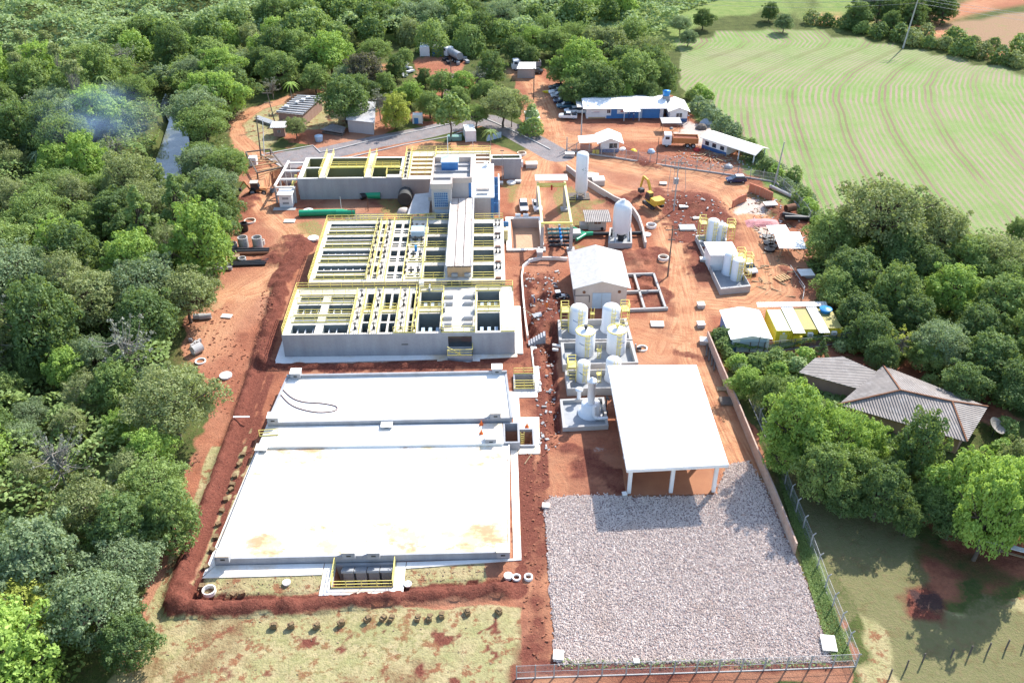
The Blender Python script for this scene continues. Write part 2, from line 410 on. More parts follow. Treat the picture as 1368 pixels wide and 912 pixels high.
road([(722,215),(712,245),(705,280)], 6); road([(755,212),(800,250),(850,262),(885,285),(900,330),(915,400),(925,480),(960,560),(1000,640)], 5.5)
road([(880,470),(895,430),(905,350)], 7, amt=.7); road([(850,440),(880,450),(920,455)], 8, amt=.6)
road([(715,640),(735,620),(750,650),(730,900)], 5, amt=.35)
farroad = road([(1368,80),(1300,60),(1240,38),(1180,22),(1120,22),(1080,30)], 4, .5); road([(1228,35),(1265,12),(1330,0),(1420,-20)], 9, amt=.6)
soil = np.maximum(soil, np.maximum(farroad, area([(1190,40),(1270,8),(1368,-10),(1368,8),(1290,16),(1220,42)], soft=2)))
soil = np.maximum(soil, area([(900,5),(1000,12),(1002,6),(905,0)], soft=1.5))
pale = area([(900,160),(980,168),(985,195),(960,205),(905,180)], soft=2, wob=3, seed=31)
pale = np.maximum(pale, .8 * area([(985,262),(1015,268),(1020,285),(985,285)], soft=1, wob=1, seed=32))
pale = np.maximum(pale, .6 * area([(1000,292),(1030,290),(1040,330),(1015,320)], soft=1, wob=1, seed=33))
pale = np.maximum(pale, .45 * area([(790,595),(812,592),(815,606),(788,607)], soft=.4, wob=.6, seed=34))
pale = np.maximum(pale, .5 * area([(365,470),(430,480),(520,474),(690,462),(708,470),(640,478),(500,485),(380,488)], soft=.6, wob=1.5, seed=35))
# grass
dry = area([(120,940),(205,822),(232,822),(700,808),(702,940)], wob=.5, soft=.4, seed=41)
dry = np.maximum(dry, area([(285,598),(294,600),(224,815),(188,900),(172,890),(205,800)], wob=.4, soft=.4, seed=42))
dry = np.maximum(dry, area([(336,560),(346,580),(283,766),(445,764),(440,790),(262,800),(258,785)], wob=.3, soft=.3, seed=43))
dry = np.maximum(dry, area([(524,757),(650,750),(652,776),(530,786)], wob=.4, soft=.3, seed=44))
dry = np.maximum(dry, area([(1020,570),(1090,650),(1190,700),(1260,800),(1300,815),(1500,800),(1500,960),(1150,960),(1145,890)], wob=2, soft=1, seed=45))
dry = np.maximum(dry, .8 * area([(328,200),(312,185),(305,160),(330,145),(480,120),(470,170),(380,180),(360,200)], soft=1.5, wob=2, seed=46) * (1 - loop2))
dry = np.maximum(dry, .5 * area([(255,440),(290,400),(300,420),(285,450)], soft=1.5, wob=3, seed=47))
green = .6 * area([(1008,535),(1022,540),(1145,885),(1108,885),(1078,790)], wob=.5, soft=.4, seed=51)
green = np.maximum(green, .35 * area([(215,840),(700,815),(560,940),(180,940)], wob=8, soft=4, seed=52, sc_=9))
for a in ([(505,262),(545,265),(550,292),(500,288)], [(395,295),(430,290),(425,315),(375,318)], [(668,240),(700,245),(705,272),(672,275)], [(745,250),(765,245),(810,270),(790,305),(740,300)], [(765,325),(820,322),(800,335),(760,335)], [(1000,240),(1060,290),(1030,290),(985,250)]):
    green = np.maximum(green, .5 * area(a, wob=1.5, soft=1, seed=53))
green = np.maximum(green, .12 * area([(1130,800),(1190,840),(1230,912),(1150,912)], wob=3, soft=2, seed=54))
green = np.maximum(green, .22 * area([(1120,820),(1500,760),(1500,960),(1140,960)], wob=7, soft=3, seed=55))
green = np.maximum(green, area([(560,60),(700,66),(880,100),(905,60),(930,20),(1050,20),(1100,45),(1000,-40),(500,-60),(400,30)], wob=8, soft=5, seed=56, sc_=14))
green = np.maximum(green, area([(1060,-60),(1300,-60),(1250,40),(1100,30)], wob=4, soft=4, seed=57))
green = np.maximum(green, area([(1368,330),(1150,340),(1060,280),(985,205),(925,150),(920,120),(1000,180),(1100,260),(1368,310)], wob=2, soft=2, seed=58))
past = area([(1020,570),(1090,650),(1190,700),(1260,800),(1300,815),(1500,800),(1500,960),(1200,960),(1150,870),(1100,760)], wob=2, soft=1.5, seed=48)
past = past * (1 - .8 * area([(1125,790),(1185,840),(1215,930),(1150,930)], wob=2, soft=1.5, seed=49))
# ploughed / sown field and far brown field
FP = ats([(905,56),(1000,38),(1050,36),(1200,63),(1368,98),(1700,160),(1900,330),(1300,330),(1180,330),(1062,268),(1000,212),(945,150),(912,118)])
field = np.clip(.5 - (pdist(FP) + fbm(XX, YY, 5, 61) * .8) / 1.6, 0, 1)
brown = area([(1258,48),(1280,28),(1368,12),(1600,20),(1600,90),(1400,82),(1300,60)], soft=1.5, wob=2, seed=62)
cg = [at(*p) for p in ((1310,58),(1270,75),(1236,95),(1224,115),(1229,135),(1254,175),(1284,215),(1339,300))]
cg = sorted(cg, key=lambda p: p[1]); gy = np.interp(YY, [p[1] for p in cg], [p[0] for p in cg])
PH = XX - gy + fbm(XX, YY, 60, 63) * 1.5
# grey road and yard
def strip(px, w, soft=.25):
    d, s, sd = pdist(ats(px), closed=False); return np.clip(.5 - (d - w/2) / (2 * soft), 0, 1)
asph = strip([(430,206),(500,190),(570,177),(625,163),(650,160),(690,177),(745,208)], 7)
asph = np.maximum(asph, strip([(612,162),(598,140),(605,118),(600,100)], 4)) 
asph = np.maximum(asph, area([(355,208),(418,196),(428,206),(450,204),(430,215),(400,222),(385,232)], soft=.3, wob=.2, seed=64))
burnt = area([(1222,792),(1250,788),(1262,802),(1255,815),(1232,812)], soft=.9, wob=.8, seed=65, sc_=2)
fresh = .75 * area([(1198,775),(1240,778),(1268,798),(1258,825),(1215,824),(1200,800)], soft=1.2, wob=1.5, seed=66, sc_=3)
# heaps, berms and trenches of fresh red earth; the mask also takes one painted shade patch
def L_(p): return sum(math.dist(a, b_) for a, b_ in zip(p[:-1], p[1:]))
def berm(px, w, h, seed, rough=.35, world=False):
    global Z, fresh
    p = px if world else ats(px); d, s, sd = pdist(p, closed=False)
    n = fbm(XX, YY, 1.3, seed, 3); big = L_(p); f = np.clip(1 - ((d + n * (.25 if big > 12 else .9 * min(w, 5) / 4)) / (w / 2)) ** 2, 0, 1)
    Z = Z + h * np.sqrt(f) * (1 + rough * n + .25 * fbm(XX, YY, .9, seed + 3, 2)) if h > 0 else Z + h * f
    fresh = np.maximum(fresh, np.clip(f * 3, 0, 1) if big > 12 else np.clip(f * 1.1, 0, .7))
berm([(375,385),(352,470),(330,540),(296,640),(250,760),(234,806)], 3.0, .9, 71)
berm([(352,488),(372,489),(440,492),(520,490),(600,487),(655,482),(690,478)], 2.4, 1.0, 72)
berm([(236,813),(300,813),(400,807),(480,800),(560,795),(640,790),(690,786)], 2.6, .9, 73)
berm([(258,798),(330,800),(440,797),(520,790),(600,783),(690,777)], 1.3, -.7, 74)
berm([(360,503),(328,615),(273,765),(262,792)], 1.0, -1.3, 75)
berm([(704,470),(700,500)], 1, .4, 177)
berm([(372,380),(392,350),(412,325)], 4, .5, 76)
for x0, y0, x1, y1, w, h in ((700,372,704,400,4,.7),(700,430,702,460,3,-.6),(735,400,730,440,4,.8),(740,445,738,475,3,-.9),(716,500,726,560,3,.4),(845,345,880,340,6,.7),(870,400,890,395,5,.8),(820,270,855,262,5,.5),(880,262,930,268,9,.5),(935,270,960,300,9,.4),(925,330,935,360,5,.7),(835,200,870,222,4,.5),(650,225,690,222,6,.6),(395,320,370,345,5,.7),(840,640,775,625,4,-.3),(1045,360,1065,372,3,.6),(1030,280,1070,300,4,.8),(700,590,698,720,3,.2),(340,262,330,275,5,.6),(560,480,600,485,2,.3),(780,360,800,355,4,.3),(712,335,740,330,4,.4)):
    berm([(x0, y0), (x1, y1)], w, h, int(x0 + y0))
for px, w, h in (([(735,462),(738,500),(741,540),(742,575)],1.6,-.9),([(716,470),(722,540),(726,600),(728,650)],1.2,.5),([(752,395),(748,425),(744,455)],2,.5),([(700,385),(703,420),(706,448)],2.4,-.8),([(765,600),(800,620),(830,650)],3,.25),([(720,375),(735,385),(728,400)],2,.6),([(905,470),(925,475),(940,480)],2,.25),([(700,640),(698,700),(697,770)],1.2,.3),([(890,300),(930,305),(960,310)],2,.4),([(860,370),(880,375)],1.5,.3),([(850,380),(870,384)],1.5,.3),([(865,402),(885,404)],1.5,.3),([(985,540),(1010,600),(1040,680)],.7,.25)):
    berm(px, w, h, int(px[0][0] * 3 + px[0][1]))
scr = np.abs(fbm(XX, YY, 2.2, 95, 4)); Z += -.12 * np.clip(.12 - scr, 0, 1) / .12 * soil * (1 - track)
fresh = np.maximum(fresh, .45 * np.clip(fbm(XX, YY, 7, 96, 4) * 1.3 + .1, 0, 1) * soil)
fresh = np.maximum(fresh, .6 * area([(712,360),(750,360),(752,600),(722,610),(700,480)], soft=1, wob=2, seed=77))
fresh = np.maximum(fresh, .8 * area([(885,262),(965,265),(985,300),(960,330),(905,325),(880,290)], soft=1, wob=2, seed=78))
fresh = np.maximum(fresh, .6 * area([(835,355),(890,360),(900,420),(835,418)], soft=1, wob=2, seed=79))
fresh = np.maximum(fresh, .7 * area([(695,620),(735,620),(738,900),(695,912)], soft=1, wob=1.5, seed=80))
fresh = np.maximum(fresh, .8 * area([(705,875),(1110,880),(1112,898),(705,905)], soft=.5, wob=.6, seed=81))
fresh = np.maximum(fresh, .8 * area([(1055,735),(1075,770),(1108,880),(1095,880),(1050,740)], soft=.5, wob=.8, seed=82))
spots = np.clip(fbm(XX, YY, 1.9, 83, 3) - .62, 0, .25) * 3.2 * area([(190,940),(215,835),(690,812),(700,940)], soft=1, world=False, seed=84)
fresh = np.maximum(fresh, np.clip(spots, 0, 1)); fresh = np.maximum(fresh, .5 * area([(1230,710),(1368,715),(1400,770),(1300,780),(1250,760)], soft=2, wob=3, seed=86))  # second area: tree shade painted as darker soil on the right bare earth
# the creek in the trees
WP = ats([(205,215),(215,190),(225,160),(214,140),(222,122),(236,130),(246,165),(250,185),(240,220),(246,252),(225,262),(208,240)])
wd = pdist(WP); Z -= np.clip(1.2 - wd / 2.5, 0, 1) * 2.2
# keep flat beneath the built blocks
for x0, x1, y0, y1 in ((-34.5,7,72,111.5),(-32.5,4.5,113.2,152),(-43,7,155,184),(2,37,58,88),(11,31,84,132),(28,46,110,160)):
    dd = np.maximum(np.maximum(x0 - XX, XX - x1), np.maximum(y0 - YY, YY - y1)); k = np.clip(dd / 1.0, 0, 1)
    Z = np.where(Z > 0, Z * np.maximum(k, .0), Z * k) if (x0, y0) != (28, 110) else Z * (.4 + .6 * k)
# pits cut through the ground get room below them
GZ = Z
def gz(x, y):
    i = int(np.clip(np.searchsorted(GX, x) - 1, 0, len(GX) - 2)); j = int(np.clip(np.searchsorted(GY, y) - 1, 0, len(GY) - 2))
    return float(Z[j, i])
def hollow(x0, x1, y0, y1, z):
    k = (XX > x0) & (XX < x1) & (YY > y0) & (YY < y1); Z[k] = np.minimum(Z[k], z)
for h in ((-18.6,-11.4,69.8,74.6,-3.6),(2.6,6,105.6,109.9,-3.6),(0.9,5.2,93.8,96.9,-3.6),(3.2,9.2,147.6,160.6,-2.4),(-47.5,-40.8,175.6,186,-3.2)): hollow(h[0]+.5, h[1]-.5, h[2]+.5, h[3]-.5, h[4])

def build_ground():
    ny, nx = XX.shape
    v = np.stack([XX, YY, Z], -1).reshape(-1, 3)
    idx = np.arange(nx * ny).reshape(ny, nx)
    f = np.stack([idx[:-1, :-1], idx[:-1, 1:], idx[1:, 1:], idx[1:, :-1]], -1).reshape(-1, 4)
    m, nt, bs = new_mat('ground_cover')
    me = fast_mesh('ground', v, f, [m], smooth=True)
    def attr(name, arrs):
        a = me.color_attributes.new(name, 'FLOAT_COLOR', 'POINT')
        a.data.foreach_set('color', np.stack([np.asarray(q, dtype=np.float32).ravel() for q in arrs], -1).ravel())
    attr('za', [soil, track, fresh, dry]); attr('zb', [green, field, asph, pale])
    attr('zc', [TD / 8 + .5, TS / 400, PH / 400 + .5, burnt]); attr('zd', [brown, past, brown, brown])
    def rd(name):
        a = nn(nt, 'ShaderNodeAttribute', attribute_name=name); s = nn(nt, 'ShaderNodeSeparateColor'); nt.links.new(a.outputs['Color'], s.inputs[0])
        return s.outputs[0], s.outputs[1], s.outputs[2], a.outputs['Alpha']
    a_soil, a_track, a_fresh_shade, a_dry = rd('za'); a_green, a_field, a_asph, a_pale = rd('zb'); a_td, a_ts, a_ph, a_burnt = rd('zc'); a_brown, a_past = rd('zd')[:2]
    P = nn(nt, 'ShaderNodeNewGeometry').outputs['Position']
    n_big = noise(nt, P, .05, 4); n_mid = noise(nt, P, .35, 5, .6); n_fine = noise(nt, P, 2.2, 5, .65); n_clod = noise(nt, P, 5, 4, .7)
    c = mix(nt, ramp(nt, n_mid, .35, .65), (.055, .075, .022), (.10, .12, .035))
    c = mix(nt, ramp(nt, n_fine, .5, .75), c, (.12, .09, .045))
    # green grass
    gg = mix(nt, ramp(nt, n_mid, .35, .65), (.12, .20, .045), (.21, .26, .08)); gg = mix(nt, ramp(nt, n_fine, .45, .75), gg, (.24, .24, .10))
    # dry grass
    dg = mix(nt, ramp(nt, n_mid, .35, .65), (.42, .34, .19), (.30, .29, .13)); dg = mix(nt, ramp(nt, n_fine, .42, .8), dg, (.22, .18, .085))
    dg = mix(nt, ramp(nt, noise(nt, P, .55, 6, .7), .53, .6), dg, (.24, .115, .06))
    # red soil
    so = mix(nt, ramp(nt, n_mid, .35, .7), (.36, .145, .082), (.27, .098, .055)); so = mix(nt, ramp(nt, n_fine, .45, .8), so, (.21, .085, .055))
    so = mix(nt, math_(nt, 'MULTIPLY', ramp(nt, n_big, .45, .65), .5), so, (.50, .29, .18))
    # tracks: lighter packed earth with wheel lines along the way
    cv = nn(nt, 'ShaderNodeCombineXYZ'); nt.links.new(math_(nt, 'MULTIPLY', a_td, 8), cv.inputs[0]); nt.links.new(math_(nt, 'MULTIPLY', a_ts, 400 * .05), cv.inputs[1])
    wl = noise(nt, cv.outputs[0], 2.4, 4, .6)
    tr = mix(nt, ramp(nt, wl, .42, .62), (.52, .27, .14), (.37, .155, .08)); tr = mix(nt, math_(nt, 'MULTIPLY', ramp(nt, n_mid, .4, .7), .4), tr, (.58, .36, .22))
    fr = mix(nt, ramp(nt, n_fine, .35, .7), (.185, .062, .042), (.115, .037, .026)); fr = mix(nt, ramp(nt, n_clod, .5, .75), fr, (.25, .10, .065)); fr = mix(nt, ramp(nt, noise(nt, P, 3.5, 5, .75), .56, .64), fr, (.07, .026, .02))
    asp = mix(nt, ramp(nt, n_mid, .35, .7), (.27, .24, .235), (.20, .185, .185)); asp = mix(nt, math_(nt, 'MULTIPLY', ramp(nt, noise(nt, P, .8, 5, .7), .5, .7), .5), asp, (.30, .19, .15))
    # sown field: soil rows and green seedlings
    ph = math_(nt, 'ADD', math_(nt, 'MULTIPLY', math_(nt, 'SUBTRACT', a_ph, .5), 400), math_(nt, 'MULTIPLY', noise(nt, P, .08, 2), 1.0))
    rows = math_(nt, 'SINE', math_(nt, 'MULTIPLY', ph, 2 * math.pi / 1.5))
    wide = math_(nt, 'SINE', math_(nt, 'MULTIPLY', ph, 2 * math.pi / 12.0))
    fg = mix(nt, ramp(nt, n_mid, .3, .7), (.155, .25, .065), (.205, .285, .095)); fg = mix(nt, math_(nt, 'MULTIPLY', ramp(nt, n_big, .4, .7), .6), fg, (.27, .28, .14))
    rowamt = math_(nt, 'MULTIPLY', ramp(nt, rows, -.3, .6), ramp(nt, noise(nt, P, .09, 4, .6), .25, .6))
    fc = mix(nt, math_(nt, 'MULTIPLY', rowamt, 1.0), fg, (.31, .24, .175))
    wd_ = math_(nt, 'MULTIPLY', math_(nt, 'MULTIPLY', ramp(nt, wide, .5, .9), ramp(nt, noise(nt, P, .016, 3), .44, .56)), ramp(nt, rows, -.1, .4))
    fc = mix(nt, math_(nt, 'MULTIPLY', wd_, .6), fc, (.17, .115, .07))
    br = mix(nt, ramp(nt, n_fine, .35, .7), (.33, .20, .13), (.24, .17, .09)); br = mix(nt, ramp(nt, n_mid, .55, .75), br, (.22, .22, .08))
    def soft(m_, th=.35):
        # ragged edges: push the mask with fine noise
        return ramp(nt, math_(nt, 'ADD', m_, math_(nt, 'MULTIPLY', math_(nt, 'SUBTRACT', n_fine, .5), th)), .35, .65)
    c = mix(nt, soft(a_green), c, gg); c = mix(nt, soft(a_soil, .5), c, so); c = mix(nt, soft(a_dry, .6), c, dg)
    pg = mix(nt, ramp(nt, n_mid, .35, .65), (.12, .13, .05), (.155, .145, .065)); pg = mix(nt, ramp(nt, n_fine, .45, .8), pg, (.22, .18, .10))
    c = mix(nt, math_(nt, 'MULTIPLY', soft(a_past, .5), .85), c, pg)
    c = mix(nt, math_(nt, 'MULTIPLY', soft(a_green, .9), math_(nt, 'GREATER_THAN', a_green, .02)), c, gg)
    c = mix(nt, math_(nt, 'MULTIPLY', a_track, ramp(nt, n_mid, .2, .5)), c, tr); c = mix(nt, ramp(nt, math_(nt, 'ADD', a_fresh_shade, math_(nt, 'MULTIPLY', math_(nt, 'SUBTRACT', n_mid, .5), 1.0)), .3, .75), c, fr)
    c = mix(nt, soft(a_field, .3), c, fc); c = mix(nt, soft(a_brown, .3), c, br); c = mix(nt, soft(a_asph, .12), c, asp)
    c = mix(nt, math_(nt, 'MULTIPLY', soft(a_pale, .8), .8), c, (.56, .49, .43)); c = mix(nt, math_(nt, 'MULTIPLY', soft(a_burnt, .8), .8), c, (.05, .036, .036))
    nt.links.new(c, bs.inputs['Base Color']); bs.inputs['Roughness'].default_value = 1; bs.inputs['Specular IOR Level'].default_value = .1
    bp = nn(nt, 'ShaderNodeBump'); bp.inputs['Distance'].default_value = .5; bp.inputs['Strength'].default_value = .6
    hgt = math_(nt, 'ADD', math_(nt, 'ADD', math_(nt, 'MULTIPLY', n_fine, .6), math_(nt, 'MULTIPLY', n_clod, .5)), math_(nt, 'MULTIPLY', math_(nt, 'MULTIPLY', wl, a_track), .5))
    nt.links.new(hgt, bp.inputs['Height']); nt.links.new(bp.outputs[0], bs.inputs['Normal'])
    o = bpy.data.objects.new('ground', me); col.objects.link(o); structure(o)
build_ground()
# creek water
def build_water():
    m, nt, b = new_mat('creek_water')
    P = nn(nt, 'ShaderNodeNewGeometry').outputs['Position']
    c = mix(nt, ramp(nt, noise(nt, P, .25, 4), .4, .65), (.05, .055, .035), (.16, .17, .16))
    nt.links.new(c, b.inputs['Base Color']); b.inputs['Roughness'].default_value = .06; b.inputs['Specular IOR Level'].default_value = .8
    bp = nn(nt, 'ShaderNodeBump'); bp.inputs['Strength'].default_value = .15; nt.links.new(noise(nt, P, 1.5, 3), bp.inputs['Height']); nt.links.new(bp.outputs[0], b.inputs['Normal'])
    MATS['creek_water'] = m
    cx = sum(p[0] for p in WP) / len(WP); cy = sum(p[1] for p in WP) / len(WP)
    bb = B(); bb.add([(cx + (p[0]-cx)*1.1, cy + (p[1]-cy)*1.1, -.9) for p in WP], [tuple(range(len(WP)))[::-1]])
    structure(bb.build('water', 'creek_water'))
build_water()
# ------------------------------------------------------------------ reservoirs in front
def reservoirs():
    t = thing('concrete_reservoir', 'low covered concrete reservoir with stained white roof slab, biggest and lowest in front', 'reservoir')
    b = B(); b.prism([(-31.9,73.9),(1.4,74.2),(1.75,92.9),(-30.75,92.9)], 0, 1.0); r = b.build('roof_slab', ['stained_slab'], t)
    b = B(); b.prism([(-31.95,73.86),(1.45,74.16),(1.45,74.36),(-31.95,74.06)], -.1, 1.06)
    b.build('front_wall', 'grey_concrete', t)
    B().prism([(1.45,74.16),(1.8,92.9),(1.62,92.9),(1.27,74.36)], .9, 1.14).build('kerb', 'white_concrete', t); B().prism([(-31.95,74.06),(-31.75,74.06),(-30.62,92.9),(-30.82,92.9)], .9, 1.14).build('kerb', 'white_concrete', t)
    # sunk valve pit
    def pit(x0, x1, y0, y1, zt, label_mat='grey_concrete'):
        b = B(); w = .25
        for q in ((x0-w,y0-w,x1+w,y0),(x0-w,y1,x1+w,y1+w),(x0-w,y0,x0,y1),(x1,y0,x1+w,y1)): b.bx(q[0],q[1],-3.2,q[2],q[3],zt)
        b.bx(x0, y0, -3.4, x1, y1, -3.2); return b
    p = thing('valve_pit', 'sunken valve pit with yellow rails and four grey hatches in front of the big slab', 'pit')
    pit(-18.3,-11.7,70.3,73.6,.12).build('pit_wall', 'grey_concrete', p)
    railing(p, [(-18.4,73.7),(-18.4,70.2),(-11.6,70.2),(-11.6,73.7)], .12)
    for i in range(4):
        x = -16.9 + i * 1.45; q = B().box((x, 73.05, -.1), (1.35, 1.5, .25), rx=R(-25)); q.bx(x-.6, 72.9, -3, x+.6, 73.5, -.35); q.build('hatch', 'steel_grey', p)
    b = B(); b.prism([(-19.6,69.2),(-10.4,69.2),(-10.4,70.05),(-19.6,70.05)], 0, .1); b.prism([(-19.6,70.05),(-18.55,70.05),(-18.55,73.86),(-19.6,73.86)], 0, .1); b.prism([(-11.45,70.05),(-10.4,70.05),(-10.4,73.86),(-11.45,73.86)], 0, .1)
    b.build('apron', 'white_concrete', p)
    t2 = thing('concrete_reservoir', 'shorter, farther covered reservoir with a white slab and loose brown hose', 'reservoir')
    b = B(); b.prism([(-30.4,97.3),(2.1,97.6),(1.6,107.6),(-29.5,107.3)], 0, 1.8); b.build('roof_slab', 'white_concrete', t2)
    b = B(); b.prism([(-30.45,97.2),(2.2,97.5),(2.2,97.72),(-30.45,97.42)], -.1, 1.86); b.build('front_wall', 'grey_concrete', t2)
    b = B(); b.prism([(-29.6,107.3),(1.7,107.6),(1.7,107.9),(-29.6,107.6)], 0, 2.25); b.prism([(1.4,107.6),(1.7,107.6),(2.3,97.5),(2.0,97.5)], 1.7, 1.95); b.prism([(-30.5,97.4),(-30.2,97.4),(-29.4,107.3),(-29.7,107.3)], 1.6, 2.0); b.build('parapet', 'grey_concrete', t2)
    s = B(); s.prism([(-30.9,92.95),(1.0,92.95),(.9,97.15),(-30.6,97.15)], 0, 1.3); s.prism([(-30.9,92.9),(1.0,92.9),(1.0,93.1),(-30.9,93.1)], .9, 1.36)
    tag(s.build('channel_slab', 'white_concrete'), 'narrow white channel slab between the two reservoirs', 'slab')
    q = thing('inlet_pit', 'twin open grey pit with a yellow ladder at the right end of the channel slab', 'pit')
    pit(1.25,2.9,93.3,97.0,1.3).build('pit_wall', 'grey_concrete', q); pit(3.2,4.9,93.7,96.8,.4).build('pit_wall', 'grey_concrete', q)
    lb = B()
    for x in (3.3, 3.75): lb.bar((x, 94.9, -3), (x, 94.9, 1.5), .08)
    for i in range(12): lb.bar((3.3, 94.9, -2.8 + i*.36), (3.75, 94.9, -2.8 + i*.36), .06)
    lb.build('ladder', 'rail_yellow', q)
    q = thing('sump_pit', 'open grey pit with yellow rails at the far right corner of the hose slab', 'pit')
    pit(2.9,5.5,106.0,109.3,.4).build('pit_wall', 'grey_concrete', q)
    railing(q, [(2.75,109.5),(5.6,109.5)], .4); railing(q, [(2.75,105.9),(5.6,105.9),(5.6,106.9)], .4); railing(q, [(2.75,107.3),(5.6,107.3)], -.2)
    # aprons as one ground-level walk
    w = B()
    for poly in ([(-33.0,72.0),(-19.7,72.2),(-19.7,73.84),(-31.9,73.8)], [(-10.3,72.9),(2.75,73.9),(2.75,74.1),(-10.3,73.84)], [(-33.0,72.3),(-31.97,73.8),(-30.5,97.1),(-29.65,107.3),(-30.4,108.6)],
                 [(1.85,74.0),(2.75,74.0),(2.85,93.0),(1.9,93.0)], [(5.15,92.2),(5.8,92.2),(6.0,99.8),(5.15,99.8)], [(2.95,92.2),(5.15,92.2),(5.15,93.4),(2.95,93.4)], [(2.4,97.1),(5.15,97.1),(5.15,99.8),(2.4,99.8)], [(2.4,99.8),(3.4,99.8),(3.3,105.7),(2.0,105.7)],
                 [(3.3,104.3),(6.0,104.3),(6.0,105.7),(3.3,105.7)], [(5.8,105.7),(6.6,105.7),(6.4,117),(5.5,117)], [(-29.6,107.9),(1.7,107.9),(1.7,109.4),(-29.6,108.9)]):
        w.prism(poly, 0, .12)
    structure(w.build('apron_path', 'white_concrete'))
    hose = B(); pts = [(375,527),(385,538),(400,546),(425,551),(447,549),(449,543),(430,539),(405,537),(388,530),(372,514)]
    P3 = [Vector((*at(px, py, 1.8), 1.87)) for px, py in pts]; sm = []
    for i in range(len(P3) - 1):
        p0, p1, p2, p3 = P3[max(i-1,0)], P3[i], P3[i+1], P3[min(i+2,len(P3)-1)]
        for k in range(5):
            u = k / 5; sm.append(.5 * ((2*p1) + (p2-p0)*u + (2*p0-5*p1+4*p2-p3)*u*u + (3*p1-p0-3*p2+p3)*u**3))
    hose.tube(sm, .07, 6); tag(hose.build('hose', 'hose'), 'dark brown hose looped across the farther white slab', 'hose')
    # hatches
    lab = {(206,0):''}
    H = [(396,503,1.8,'at its far left corner'),(664,497,1.8,'at its far right corner'),(366,562,1.8,'at its near left corner'),(388,563,1.3,'beside the yellow rail, open topped'),(662,556,1.8,'at the near right end of the hose slab'),
         (350,600,1.0,'with a yellow edge at the left of the stained slab'),(656,590,1.0,'beside the twin pit at the stained slab'),(467,741,1.0,'left of the pair above the valve pit'),(500,741,1.0,'right of the pair above the valve pit'),(672,740,1.0,'at the near right corner of the stained slab'),(300,746,1.0,'at the near left corner of the stained slab'),(517,569,1.3,'low, in the middle of the channel slab')]
    for px, py, z, l in H:
        x, y = at(px, py, z); o = thing('hatch_box', 'small concrete hatch box ' + l, 'hatch', (x, y, z), group='hatch boxes on the white slabs')
        hh = .35 if 'low' in l else .95
        b = B().bx(-.7,-.6,0,.7,.6,hh); b.build('box', 'grey_concrete', o)
        b = B(); b.ring((0, 0), .0, .0, 0, 0) if False else None
        b.bx(-.78,-.68,hh,.78,.68,hh+.09); b.build('lid', 'white_concrete', o); B().bx(-.25,-.62,.35*hh,.25,-.6,.6*hh).build('vent', 'dark_pit', o)
    railing(tag(thing('rail_platform', 'short yellow guard rail on the left end of the channel slab', 'railing')), [at(347,583,1.3), at(372,581,1.3)], 1.3)
reservoirs()

def flange_gate(parent, x, y, z):  # sluice spindle with its hand wheel
    b = B(); b.cyl((x, y, z), (x, y, z + 1.1), .07, n=8); b.ring((x, y), .28, .2, z + .95, z + 1.02, 10); b.bx(x-.16, y-.16, z, x+.16, y+.16, z+.35)
    return b.build('gate_spindle', 'dark_metal', parent)

